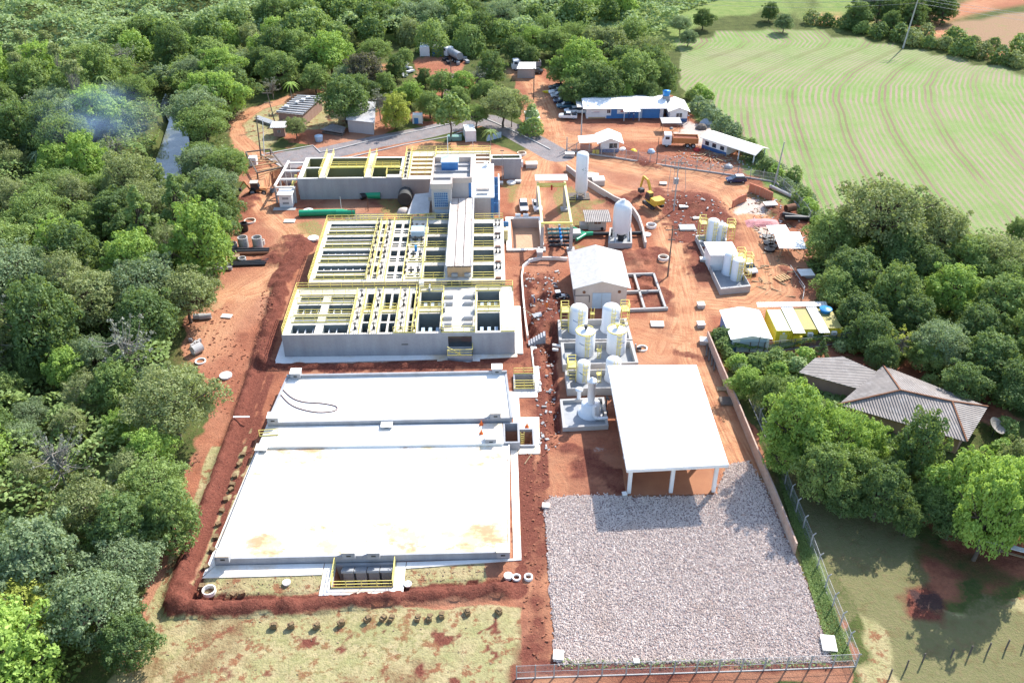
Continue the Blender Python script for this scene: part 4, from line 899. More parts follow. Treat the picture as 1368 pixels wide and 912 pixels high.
def make_tree(kind, leafm, x, y, s, rz, label, group=None, name='tree', sz=None, z=0.0):
    key = (kind, leafm)
    if key not in PROTO:
        r = bpy.data.objects.new(name, None); c = bpy.data.objects.new('crown', KIND[kind][0]); t = bpy.data.objects.new('trunk', KIND[kind][1])
        for o in (r, c, t): col.objects.link(o)
        c.parent = r; t.parent = r; c.material_slots[0].link = 'OBJECT'; c.material_slots[0].material = MATS[leafm]; PROTO[key] = r
    else:
        r = copy_tree(PROTO[key]); r.name = name
        for k in ('label', 'category', 'group'):
            if k in r: del r[k]
    r.location = (x, y, gz(x, y) + z); r.rotation_euler.z = rz; r.scale = (s, s, sz or s)
    return tag(r, label, 'bush' if name in ('bush', 'shrub') else 'tree', group)
def depth_at(x, y, z): 
    c, s = math.cos(-YAW), math.sin(-YAW); yy = x * s + y * c; return yy * math.cos(TH) + (CH - z) * math.sin(TH)
def tree_px(kind, leafm, px, py, rpx, label, group=None, name='tree', hs=1.0):
    """tree whose crown is centred at a photo position with a crown radius of rpx photo pixels"""
    s = 1.0
    for _ in range(4):
        z = HT[kind] * s * hs; x, y = at(px, py, z); s = rpx * depth_at(x, y, z) / FL / RD[kind]
    return make_tree(kind, leafm, x, y, s, random.uniform(0, 6.28), label, group, name, sz=s * hs)
NAMED = [
 ('broad','leaf_dark',460,126,36,'big dark green tree in front of the old farm buildings'),('broad2','leaf_purple',487,90,33,'purple brown leaved tree behind the big dark green one'),
 ('round','leaf_yellow',528,145,24,'round olive yellow tree beside the old farm buildings'),('broad','leaf_bright',548,122,20,'light green tree behind the round olive yellow tree'),
 ('small','leaf_mid',603,150,27,'tree standing in front of the grey road bend'),('broad','leaf_mid',574,136,20,'mid green tree left of the one at the road bend'),
 ('feather','leaf_olive',672,132,36,'wide grey green tree above the road triangle'),('round','leaf_dark',655,88,24,'dense dark round tree left of the parked dump truck'),
 ('broad2','leaf_bright',618,108,22,'light green tree right of the machine yard'),('bare','leaf_grey',638,98,16,'pale grey half bare tree before the dark round one'),
 ('round','leaf_dark',567,103,14,'small dark tree at the edge of the machine yard'),('feather','leaf_mid',636,148,22,'feathery tree between the road and the grey green one'),
 ('bush','leaf_mid',712,170,17,'leafy bush at the corner of the track and grey road'),('small','leaf_pale',710,150,12,'pale young tree behind the corner bush'),
 ('feather2','leaf_olive',394,166,19,'thin olive tree in front of the small farm shed'),('bare','leaf_grey',362,110,14,'grey dead tree left of the striped farm roof'),
 ('bare','leaf_grey',506,130,20,'grey leafless tree between the dark and olive yellow trees'),('palm','leaf_bright',388,112,12,'banana like plant beside the dirt loop'),('round','leaf_dark',528,88,18,'dark tree behind the purple leaved tree'),
 ('broad','leaf_bright',441,66,34,'bright green tree above the dirt loop'),('broad2','leaf_mid',371,88,32,'mid green tree where the dirt loop meets the forest'),('broad','leaf_dark',405,80,24,'dark tree tucked behind the bright green one'),('feather','leaf_mid',500,62,26,'feathery tree left of the two sheds at the clearing'),
 ('broad','leaf_bright',777,78,38,'tallest bright tree of the grove behind the parked cars'),('broad2','leaf_olive',815,58,36,'olive tree at the top of the grove behind the office'),('feather','leaf_olive',868,62,34,'grey green feathery tree at the field corner'),
 ('broad','leaf_mid',852,92,34,'mid green tree behind the office roof'),('round','leaf_dark',886,100,24,'dark tree between the office and the sown field'),('broad','leaf_dark',808,108,30,'dark tree right behind the white office roof'),('round','leaf_bright',836,124,15,'low lime green tree touching the office roof'),
 ('broad','leaf_dark',765,118,22,'dark tree beside the row of parked cars'),('broad2','leaf_mid',740,52,26,'mid green tree above the parked dump truck'),('feather','leaf_bright',712,44,24,'yellow green tree left of the grove'),('broad','leaf_dark',708,72,16,'small dark tree by the parked dump truck'),
 ('feather','leaf_olive',1185,272,76,'very wide olive tree overhanging the sown field'),('broad','leaf_mid',1112,312,38,'tree beside the black pipes and the wire fence'),('broad2','leaf_dark',1140,358,44,'dark tree right of the site yard'),
 ('feather2','leaf_olive',1262,300,52,'olive tree behind the bright lime one'),('round','leaf_mid',1196,384,40,'upright vine covered tree in the middle of the right grove'),('broad','leaf_bright',1278,380,42,'bright lime green tree in the right grove'),
 ('broad2','leaf_dark',1150,412,36,'dark tree behind the yellow containers'),('broad','leaf_dark',1168,440,34,'dark tree low in the right grove'),('feather','leaf_olive',1330,330,44,'olive tree near the right edge of the field'),
 ('broad','leaf_mid',1345,395,44,'mid green tree at the far right of the grove'),('feather2','leaf_blue',1262,452,44,'pale greyish tree above the farmhouse'),('broad2','leaf_dark',1325,470,46,'dark tree at the right above the farmhouse'),('broad','leaf_dark',1290,505,34,'dark tree just behind the farmhouse'),('round','leaf_mid',1360,305,16,'small tree at the field edge beyond the grove'),
 ('broad','leaf_dark',1225,415,34,'dark tree between the vine covered and the lime tree'),('broad','leaf_mid',1385,440,40,'mid green tree cut by the frame right of the farmhouse'),
 ('bare','leaf_yellow',1207,448,26,'thin tree with yellow flowers behind the farmhouse'),
 ('broad','leaf_bright',998,508,26,'light green tree rising over the boundary wall'),('broad','leaf_bright',1068,556,50,'large bright green tree left of the farmhouse'),('feather','leaf_bright',1128,570,46,'lime feathery tree touching the farmhouse roof'),
 ('broad2','leaf_mid',1105,625,44,'mid green tree nearest to the wire fence'),('round','leaf_dark',1230,592,42,'dark green glossy tree in front of the farmhouse'),('broad','leaf_bright',1295,640,46,'bright green tree right of the glossy one'),
 ('broad2','leaf_dark',1180,650,42,'dark tree over the pasture edge'),('broad','leaf_bright',1350,665,42,'bright tree at the right edge above the bare earth'),('broad','leaf_dark',1215,690,22,'small dark tree over the pasture'),('broad2','leaf_olive',1365,610,30,'olive tree at the right edge beside the satellite dish'),
 ('round','leaf_dark',1029,14,13,'round dark tree at the far field corner'),('broad','leaf_blue',1048,28,14,'greyish tree at the far field edge'),
 ('feather','leaf_blue',910,28,18,'pale tree beside the far meadow'),('broad','leaf_dark',940,22,16,'dark tree near the far meadow'),('broad2','leaf_blue',920,48,14,'bluish tree at the top corner of the sown field'),
 ('bush','leaf_blue',933,142,15,'bluish green shrub nearest to the white site hut'),('bush','leaf_blue',950,153,16,'bluish green shrub behind the gravel heap'),('bush','leaf_blue',966,166,15,'bluish green shrub above the angled shed'),('bush','leaf_blue',980,175,13,'bluish green shrub at the end of the hedge row'),
 ('bush','leaf_dark',1025,222,13,'dark shrub left of the leaning concrete pole'),('bush','leaf_mid',1062,232,12,'shrub right of the leaning concrete pole'),('bush','leaf_mid',1072,262,14,'shrub outside the fence corner'),('bush','leaf_blue',1052,246,10,'pale shrub against the fence corner'),
 ('conifer','leaf_dark',1098,468,12,'small dark conical tree before the yellow containers'),('bush','leaf_pale',1124,462,11,'pale shrub beside the small conical tree'),('bush','leaf_pale',990,492,12,'pale shrub at the corner of the white cabin'),
 ('bush','leaf_bright',1338,598,16,'leafy shrub below the satellite dish'),('bush','leaf_mid',1345,570,18,'shrub bed right of the satellite dish'),('bush','leaf_mid',1243,508,14,'shrub at the rear of the farmhouse'),('palm','leaf_mid',655,176,13,'small palm with drooping fronds by the white trailer'),
 ('conifer','leaf_mid',190,300,36,'tall light green conical tree in the left forest'),('conifer','leaf_dark',238,282,34,'dark conical tree beside the creek'),('palm','leaf_mid',133,103,14,'palm tree with drooping fronds near the smoke'),('palm','leaf_blue',50,205,15,'bluish palm tree at the left of the smoke'),
 ('tuft','leaf_yellow',30,805,50,'yellow green clumped tree in the near left corner'),('tuft','leaf_olive',172,625,36,'clumpy pale barked tree nearest to the dry grass strip'),('tuft','leaf_olive',112,520,34,'clumpy olive tree in the middle of the left forest'),
 ('feather','leaf_olive',225,525,72,'widest feathery tree spreading over the red track'),('feather2','leaf_blue',120,800,72,'greyish feathery tree beside the dry lawn'),('feather','leaf_blue',165,745,56,'greyish feathery tree beside the long earth berm'),('feather2','leaf_olive',245,385,50,'feathery olive tree beside the stacked pipes'),
 ('broad','leaf_dark',285,265,38,'dark leafy tree beside the backhoe'),('feather','leaf_blue',270,210,36,'greyish feathery tree between the creek and the timber frame'),
]
for k, m, px, py, rp, lab in NAMED:
    tree_px(k, m, px, py, rp, lab, hs=(1.45 if px > 1040 and py > 540 and k not in ('bush', 'palm', 'conifer') else 1.0), name={'bush': 'bush', 'palm': 'palm_tree', 'conifer': 'conifer_tree'}.get(k, 'broadleaf_tree'))
for i, (k, m, px, py, rp) in enumerate([('broad','leaf_dark',1205,330,40),('broad2','leaf_mid',1150,300,34),('broad','leaf_mid',1300,340,36),('broad2','leaf_dark',1240,350,36),('feather','leaf_mid',1350,360,36),('broad','leaf_dark',1310,430,36),('broad2','leaf_mid',1240,470,30),('round','leaf_dark',1180,470,26),('broad','leaf_dark',1365,510,40),('feather','leaf_olive',1405,350,46),('broad','leaf_dark',1410,500,46),('broad','leaf_mid',1120,380,32)]):
    tree_px(k, m, px, py, rp, 'tree filling the dense right grove between the field and the farmhouse', 'trees filling the right grove', 'broadleaf_tree')
for i, (k, m, px, py, rp) in enumerate([('broad','leaf_mid',1030,520,26),('broad','leaf_bright',1050,600,30),('broad2','leaf_mid',1085,600,34),('broad','leaf_mid',1150,625,36),('round','leaf_bright',1165,590,30),('broad','leaf_dark',1130,660,30),('broad2','leaf_mid',1255,665,34),('broad','leaf_bright',1320,690,30),('broad','leaf_dark',1195,630,28),('broad','leaf_dark',1275,690,30),('broad2','leaf_mid',1245,660,34),('broad','leaf_bright',1275,662,32),('broad2','leaf_bright',1340,635,36),('broad','leaf_mid',1390,690,34),('bush','leaf_mid',1010,485,16),('bush','leaf_bright',1040,495,16),('bush','leaf_pale',1066,488,15),('bush','leaf_mid',1055,515,15)]):
    tree_px(k, m, px, py, rp, 'green tree or bush filling the gap between the boundary wall and the farmhouse', 'greenery before the farmhouse', 'bush' if k == 'bush' else 'broadleaf_tree', hs=1.0 if k == 'bush' else 1.25)
for i, (k, m, px, py, rp) in enumerate([('broad','leaf_mid',790,100,30),('broad2','leaf_dark',835,80,32),('broad','leaf_olive',795,55,28),('feather','leaf_mid',765,40,26),('broad','leaf_dark',870,80,28),('broad2','leaf_mid',750,92,24),('broad','leaf_mid',845,45,28),('round','leaf_bright',822,98,20),('broad','leaf_dark',780,128,16),('broad','leaf_dark',868,120,18)]):
    tree_px(k, m, px, py, rp, 'tree inside the dense grove between the office and the far woods', 'trees inside the office grove', 'broadleaf_tree')
for i, (k, m, px, py, rp) in enumerate([('broad','leaf_mid',590,108,20),('broad2','leaf_mid',650,120,22),('broad','leaf_dark',480,115,24),('round','leaf_mid',515,112,18),('broad','leaf_mid',420,100,22),('feather','leaf_blue',465,95,24),('broad','leaf_dark',690,62,20),('broad','leaf_mid',540,74,14),('broad2','leaf_dark',350,78,26),('broad','leaf_mid',395,58,28),('small','leaf_mid',684,150,14),('broad','leaf_mid',612,128,18)]):
    tree_px(k, m, px, py, rp, 'tree in the belt between the grey road and the far woods', 'trees behind the grey road', 'broadleaf_tree')
for i, (px, py, l) in enumerate([(1330,690,'right'),(1296,700,'left')]):
    x, y = at(px + 4, py + 48); make_tree('broad2', 'leaf_bright', x, y, .8, i * 2, l + ' of two tall trunked trees on the bare earth at the right edge', None, 'broadleaf_tree', sz=1.75)
def inside(poly, x, y):
    c = False; n = len(poly)
    for i in range(n):
        (ax, ay), (bx_, by) = poly[i], poly[(i+1) % n]
        if (ay > y) != (by > y) and x < (bx_ - ax) * (y - ay) / (by - ay) + ax: c = not c
    return c
PLACED = [(o.location.x, o.location.y, 4.0 * o.scale[0]) for o in col.objects if o.get('category') == 'tree']
LOW = {}
def low_crown(kd):
    if kd not in LOW:
        me = KIND[kd][0]; co = np.empty(len(me.vertices) * 3, np.float32); me.vertices.foreach_get('co', co); q = co.reshape(-1, 4, 3)
        r = np.random.default_rng(4); q = q[r.choice(len(q), len(q) // 5, replace=False)]; c = q.mean(1, keepdims=True); LOW[kd] = c + (q - c) * 2.1
    return LOW[kd]
def crowd(name, items, label, cat):
    by = {}
    for x, y, s, kd, lm, a in items: by.setdefault(lm, []).append((x, y, s, kd, a))
    V = []; MI = []; ms = sorted(by)
    for i, lm in enumerate(ms):
        for x, y, s, kd, a in by[lm]:
            q = low_crown(kd) * s; ca, sa = math.cos(a), math.sin(a); w = np.stack([q[..., 0]*ca - q[..., 1]*sa + x, q[..., 0]*sa + q[..., 1]*ca + y, q[..., 2] + gz(x, y)], -1); V.append(w); MI.append(np.full(len(w), i))
    V = np.concatenate(V); n = len(V); o = bpy.data.objects.new(name, fast_mesh(name, V.reshape(-1, 3), np.arange(n*4).reshape(n, 4), [MATS[k] for k in ms], np.concatenate(MI))); col.objects.link(o); tag(o, label, cat, kind='stuff')
def scatter(poly, n, kinds, smin, smax, label_of, group, gap=.72, avoid=None, seed=1, name='broadleaf_tree', keep=10**9, rest=None):
    found = []; rr = random.Random(seed); xs = [p[0] for p in poly]; ys = [p[1] for p in poly]; k = 0
    for _ in range(n * 40):
        if k >= n: break
        x = rr.uniform(min(xs), max(xs)); y = rr.uniform(min(ys), max(ys))
        if not inside(poly, x, y) or (avoid and any(inside(a, x, y) for a in avoid)): continue
        s = rr.uniform(smin, smax); rad = 4.6 * s
        if any((x-a)**2 + (y-b_)**2 < ((rad + c) * gap) ** 2 for a, b_, c in PLACED): continue
        kd, lm = rr.choice(kinds); PLACED.append((x, y, rad)); k += 1
        found.append((x, y, s, kd, lm, rr.uniform(0, 6.28), s * rr.uniform(.9, 1.2)))
    def far_(t):
        x, y = t[:2]; c_, s_ = math.cos(-YAW), math.sin(-YAW); X, Y = x*c_ - y*s_, x*s_ + y*c_
        return (math.hypot(X, Y) + (500 if abs(X) > (Y * .83 + 66) * .56 + 6 else 0)) / (t[2] + .4) + (0 if t[3] != 'vine' else -400)
    found.sort(key=far_)
    for x, y, s, kd, lm, a, sz in found[:keep]: make_tree(kd, lm, x, y, s, a, label_of(kd, lm), group, 'vine_mound' if kd == 'vine' else name, sz=sz)
    if found[keep:]: crowd(rest[0], [t[:6] for t in found[keep:]], rest[1], 'woods')
    return k
CK = ats([(198,225),(205,160),(205,118),(245,118),(262,190),(262,272),(225,275)])
LF = ats([(-160,1050),(120,1010),(172,880),(200,790),(218,720),(228,650),(250,590),(272,560),(268,500),(232,450),(256,400),(270,350),(295,310),(307,260),(306,215),(278,170),(298,140),(335,110),(350,92),(300,82),(160,72),(-60,66),(-260,240),(-260,700)], 6)
colour = {'leaf_mid': 'mid green', 'leaf_dark': 'dark green', 'leaf_bright': 'bright green', 'leaf_blue': 'greyish green', 'leaf_olive': 'olive', 'leaf_yellow': 'yellow green', 'leaf_grey': 'grey', 'leaf_purple': 'brown', 'leaf_pale': 'pale green'}
form = {'broad': 'broad crowned tree', 'broad2': 'wide lumpy tree', 'round': 'round crowned tree', 'feather': 'feathery tree', 'feather2': 'flat feathery tree', 'tuft': 'clumpy tree', 'bare': 'half bare tree', 'vine': 'mound of vines over a tree', 'slender': 'slender tall trunked tree', 'small': 'young tree', 'conifer': 'conical tree', 'bush': 'bush'}
leftkinds = [('broad','leaf_mid'),('broad','leaf_dark'),('broad2','leaf_mid'),('broad2','leaf_dark'),('round','leaf_dark'),('round','leaf_mid'),('feather','leaf_blue'),('feather2','leaf_olive'),('feather','leaf_mid'),('broad','leaf_bright'),('feather2','leaf_blue'),('round','leaf_bright'),('tuft','leaf_olive'),('broad2','leaf_blue'),('bare','leaf_grey')]
n1 = scatter(LF, 235, leftkinds, .5, 1.4, lambda k, m: f"{colour[m]} {form[k]} in the dense forest left of the plant", 'trees of the left forest', gap=.47, avoid=[CK], seed=3, keep=160, rest=('forest_mass', 'remaining mass of trees of the left forest'))
# slender trunks near the smoke
for px, py in ((8,62),(18,78),(28,58),(48,66),(60,52),(72,70),(90,92),(100,100)):
    x, y = at(px, py, 12); make_tree('slender', 'leaf_olive', x, y, random.uniform(.8, 1.05), random.uniform(0, 6), 'olive slender tall trunked tree rising out of the forest near the smoke', 'slender trees near the smoke', 'slender_tree')
TF = ats([(100,58),(200,66),(300,80),(345,80),(420,46),(520,40),(600,52),(690,62),(740,30),(800,18),(860,-5),(860,-24),(420,-30),(330,30),(230,30)], 5)
n2 = scatter(TF, 120, [('vine','leaf_mid'),('vine','leaf_bright'),('broad','leaf_dark'),('round','leaf_dark'),('broad2','leaf_mid'),('vine','leaf_olive'),('feather','leaf_blue'),('broad','leaf_mid'),('vine','leaf_dark')], .8, 1.25, lambda k, m: f"{colour[m]} {form[k]} in the far woods along the top", 'trees of the far woods', gap=.55, seed=5, keep=62, rest=('forest_mass', 'far woods along the top seen as one mass'))
# right edge beyond frame and eucalyptus stand
EU = ats([(1140,45),(1250,48),(1262,28),(1250,5),(1136,5)], 0)
scatter(EU, 26, [('broad','leaf_dark'),('conifer','leaf_dark'),('round','leaf_dark')], .7, 1.0, lambda k, m: f"tall dark {form[k]} in the stand behind the sown field", 'trees of the far stand', gap=.4, seed=8)
for i, (px, py) in enumerate([(1085,32),(1105,34),(1128,38),(1150,44),(1172,50),(1200,54),(1218,60),(1240,64),(1262,66),(1285,74),(1310,76),(1335,84),(1356,88),(1275,60),(1300,62),(1325,66),(1140,38),(1235,52),(1361,70)]):
    x, y = at(px, py); make_tree('bush', random.choice(['leaf_dark', 'leaf_olive', 'leaf_mid']), x, y, random.uniform(1.6, 2.8), i, 'low roadside bush along the far edge of the sown field', 'bushes along the far dirt road', 'bush')
for i, (px, py) in enumerate([(935,125),(945,132),(925,132),(1000,200),(1010,214),(1035,236),(1080,282),(1090,300),(1075,290),(985,492),(1010,490),(1034,488),(1055,486),(1075,484),(1140,468),(1155,466),(962,458),(966,468),(972,478),(1165,560),(1175,680),(1240,640)]):
    x, y = at(px, py); make_tree('bush', random.choice(['leaf_mid', 'leaf_bright', 'leaf_dark']), x, y, random.uniform(.9, 1.5), i, 'low shrub growing along the site fence', 'shrubs along the site fence', 'shrub')
# far masses beyond what can be told apart, and undergrowth
def mass(name, poly, n, size, zmax, leafm, label, cat, seed, lumps=0, lump_h=3.0, avoid=None):
    r = np.random.default_rng(seed); xs = np.array([p[0] for p in poly]); ys = np.array([p[1] for p in poly]); pts = []
    x = r.uniform(xs.min(), xs.max(), n * 3); y = r.uniform(ys.min(), ys.max(), n * 3); ok = pdist(poly, x, y) < 0
    if avoid: 
        for a in avoid: ok &= pdist(a, x, y) > 1
    x, y = x[ok][:n], y[ok][:n]
    h = zmax * (.5 + .5 * fbm(x, y, 5, seed)); 
    if lumps: h = h + lump_h * np.clip(fbm(x, y, lumps, seed + 1, 2) + .2, 0, 1)
    gzv = np.array([gz(a, b_) for a, b_ in zip(x, y)]); z = gzv + np.maximum(h, .1) * (1 - .25 * r.random(len(x)) ** 2)
    P = np.stack([x, y, z], 1); N = np.stack([r.normal(0, .35, len(x)), r.normal(0, .35, len(x)), np.ones(len(x))], 1)
    v, f = leaves(P, N, size, r, .4)
    o = bpy.data.objects.new(name, fast_mesh(name, v, f, [MATS[leafm]])); col.objects.link(o); tag(o, label, cat, kind='stuff'); return o
mass('undergrowth', ats([(-160,1050),(60,1010),(120,880),(170,790),(195,720),(205,650),(225,600),(235,560),(235,480),(215,450),(245,400),(262,350),(285,310),(297,260),(310,215),(295,170),(300,140),(340,110),(350,98),(300,90),(160,80),(-60,66),(-260,240),(-260,700)]), 110000, .30, 2.6, 'leaf_mid', 'undergrowth between the trees of the left forest', 'undergrowth', 21, 8, 4.5, avoid=[WP])
mass('undergrowth', ats([(1075,350),(1092,300),(1400,330),(1600,420),(1600,600),(1368,560),(1230,500),(1135,455)]), 36000, .28, 2.0, 'leaf_mid', 'undergrowth beneath the right grove', 'undergrowth', 22, 8, 3.5)
mass('undergrowth', ats([(1020,530),(1060,500),(1120,500),(1170,560),(1230,620),(1180,690),(1120,670),(1060,620)]), 7000, .3, 1.0, 'leaf_mid', 'undergrowth in front of the farmhouse', 'undergrowth', 23, 6, 1.2)
mass('vine_scrub', ats([(-200,95),(160,75),(300,66),(345,70),(420,52),(560,58),(690,70),(730,50),(800,45),(905,50),(905,20),(1030,-25),(900,-40),(-300,-40)]), 120000, .55, 2.2, 'leaf_pale', 'light green vine scrub along the far top of the picture', 'scrub', 24, 13, 6.5)
ow = []
mass('distant_woods', [(-900,330),(-380,300),(-150,345),(150,345),(400,420),(900,500),(900,900),(-900,900)], 60000, 3.2, 4, 'leaf_mid', 'distant woods beyond the far scrub', 'woods', 25, 60, 14)
mass('distant_woods', [(-700,0),(-130,0),(-130,120),(-190,300),(-700,300)], 40000, 1.6, 4, 'leaf_mid', 'woods continuing beyond the left forest', 'woods', 26, 12, 7)
mass('weeds', ats([(1010,540),(1020,540),(1140,885),(1112,885),(1082,790),(1040,640)]), 14000, .08, .4, 'leaf_mid', 'green weeds between the boundary wall and the wire fence', 'weeds', 27)
mass('weeds', ats([(745,880),(1100,884),(1110,892),(750,893)]), 500, .12, .4, 'leaf_mid', 'weeds on the fresh earth in front of the gravel', 'weeds', 28)
mass('weeds', ats([(920,118),(985,205),(1060,265),(1080,300),(1100,300),(1090,262),(1010,200),(940,130)]), 7000, .25, .7, 'leaf_blue', 'weeds along the field side of the fence', 'weeds', 29, 5, .8)
mass('hedge_growth', ats([(962,466),(1150,452),(1152,460),(1020,470),(966,476)]), 3000, .2, 1.8, 'leaf_mid', 'leafy growth covering the fence behind the containers', 'hedge', 30)
# crushed stone
def stones():
    poly = ats([(726,676),(736,664),(800,661),(845,664),(955,662),(972,622),(1000,615),(1020,650),(1050,720),(1078,780),(1110,884),(900,886),(742,886)])
    r = np.random.default_rng(9); n = 54000
    xs = np.array([p[0] for p in poly]); ys = np.array([p[1] for p in poly]); x = r.uniform(xs.min(), xs.max(), n*2); y = r.uniform(ys.min(), ys.max(), n*2)
    ok = pdist(poly, x, y) < -.15 + .55 * r.random(n*2) ** 3; x, y = x[ok][:n], y[ok][:n]; n = len(x)
    ico = np.array([(1,0,0),(-1,0,0),(0,1,0),(0,-1,0),(0,0,1),(0,0,-1)], float)
    fc = np.array([(0,2,4),(2,1,4),(1,3,4),(3,0,4),(2,0,5),(1,2,5),(3,1,5),(0,3,5)])
    s = r.uniform(.05, .14, (n, 1, 1)); sq = r.uniform(.6, 1.2, (n, 1, 3)); jit = 1 + r.uniform(-.28, .28, (n, 6, 1))
    a = r.uniform(0, 6.28, n); ca, sa = np.cos(a)[:, None], np.sin(a)[:, None]
    V = ico[None] * jit * sq * s; X = V[:, :, 0]*ca - V[:, :, 1]*sa; Y = V[:, :, 0]*sa + V[:, :, 1]*ca
    V = np.stack([X + x[:, None], Y + y[:, None], V[:, :, 2] + (.08 + r.uniform(0, .05, n))[:, None]], -1).reshape(-1, 3)
    F = (fc[None] + (np.arange(n) * 6)[:, None, None]).reshape(-1, 3)
    m, nt, b = new_mat('stone_chips'); g = nn(nt, 'ShaderNodeNewGeometry'); P = g.outputs['Position']
    c = mix(nt, g.outputs['Random Per Island'], (.49, .40, .345), (.77, .665, .59)); c = mix(nt, ramp(nt, noise(nt, P, .22, 4, .6), .54, .72), c, (.56, .45, .38))
    nt.links.new(c, b.inputs['Base Color']); b.inputs['Roughness'].default_value = .9; MATS['stone_chips'] = m
    o = bpy.data.objects.new('gravel', fast_mesh('gravel', V, F, [m])); col.objects.link(o); tag(o, 'wide bed of crushed grey pink stone in front of the white roof', 'gravel', kind='stuff')
    rag = []; rj = random.Random(4)
    for (ax, ay), (bx_, by) in zip(poly, poly[1:] + poly[:1]):
        n_ = max(1, int(math.dist((ax, ay), (bx_, by)) / .5))
        for k in range(n_): rag.append((ax + (bx_-ax)*k/n_ + rj.uniform(-.22,.22), ay + (by-ay)*k/n_ + rj.uniform(-.22,.22)))
    bb = B(); bb.prism(rag, -.2, .07); mat('gravel_bed', (.34, .27, .25), (.24, .17, .155), scale=2, fine=9, rough=1); structure(bb.build('gravel_bed', 'gravel_bed'))
stones()
print('TREES', n1, n2, len(NAMED))

def rubble(name, polys, n, m, label, seed, smin=.08, smax=.35, lng=1.0):
    r = random.Random(seed); b = B()
    for i in range(n):
        P_ = ats(polys[i % len(polys)]); xs = [p[0] for p in P_]; ys = [p[1] for p in P_]
        for _ in range(20):
            x, y = r.uniform(min(xs), max(xs)), r.uniform(min(ys), max(ys))
            if inside(P_, x, y): break
        s = r.uniform(smin, smax); b.box((x, y, gz(x, y) + s*.3), (s * r.uniform(1, 2.2) * lng, s * r.uniform(.5, 1.2), s * r.uniform(.4, .8)), r.uniform(0, 3.1), r.uniform(-.3, .3), r.uniform(-.3, .3))
    tag(b.build(name, m), label, 'rubble', kind='stuff')
DIG = [[(700,365),(752,360),(745,440),(708,440)],[(710,450),(745,470),(748,600),(722,610)],[(885,262),(965,265),(990,300),(930,330),(890,320)],[(990,255),(1060,270),(1080,330),(1020,340)],[(920,190),(1010,220),(990,232),(880,218)],[(840,430),(900,420),(930,470),(860,470)]]
rubble('rubble', DIG[:5], 380, 'pole_concrete', 'small pale rubble strewn over the dug red earth', 31)
mat('clod', (.33, .135, .08), (.24, .09, .05), scale=2, rough=1)
rubble('clods', DIG[:5] + [[(240,470),(300,400),(340,480),(300,560)],[(352,385),(372,385),(352,480),(335,480)],[(700,600),(735,600),(735,880),(700,880)]], 1300, 'clod', 'loose clods of red earth around the diggings', 32, .06, .22)
rubble('timber_scraps', [DIG[4], DIG[3], [(1000,340),(1070,345),(1060,400),(1010,390)]], 130, 'timber', 'scraps of timber lying about the yards', 33, .1, .22, 5)
rubble('lawn_litter', [[(200,830),(690,815),(695,912),(160,912)],[(260,775),(440,768),(440,790),(265,798)],[(530,760),(650,752),(650,776),(535,785)]], 260, 'timber', 'small clods and dry tufts on the near lawn', 34, .04, .13)
# ------------------------------------------------------------------ buildings
def a3(px, py, z): return (*at(px, py, z), z)
def gable(parent, x0, x1, y0, y1, ze, zr, over=.5, m='white_sheet', along='y', t=.1, name='roof'):
    """two pitched sheets; ridge runs along y or x"""
    b = B()
    if along == 'y':
        c = (x0 + x1) / 2
        b.slab([(x0-over,y0-over,ze),(c,y0-over,zr),(c,y1+over,zr),(x0-over,y1+over,ze)], t); b.slab([(c,y0-over,zr+.01),(x1+over,y0-over,ze),(x1+over,y1+over,ze),(c,y1+over,zr+.01)], t)
    else:
        c = (y0 + y1) / 2
        b.slab([(x0-over,y0-over,ze),(x1+over,y0-over,ze),(x1+over,c,zr),(x0-over,c,zr)], t); b.slab([(x0-over,c,zr+.01),(x1+over,c,zr+.01),(x1+over,y1+over,ze),(x0-over,y1+over,ze)], t)
    return b.build(name, m, parent)
def gable_wall(parent, x0, x1, y0, y1, ze, zr, m, along='y', name='wall'):
    b = B(); k = (zr - ze)
    if along == 'y':
        c = (x0+x1)/2; prof = [(x0,0),(x1,0),(x1,ze-.12),(c,zr-.12),(x0,ze-.12)]
        vs = [(x, y0, z) for x, z in prof] + [(x, y1, z) for x, z in prof]
    else:
        c = (y0+y1)/2; prof = [(y0,0),(y1,0),(y1,ze-.12),(c,zr-.12),(y0,ze-.12)]
        vs = [(x1, y, z) for y, z in prof] + [(x0, y, z) for y, z in prof]
    b.add(vs, [(0,1,2,3,4),(9,8,7,6,5)] + [(i, 5+i, 5+(i+1)%5, (i+1)%5) for i in range(5)]); return b.build(name, m, parent)

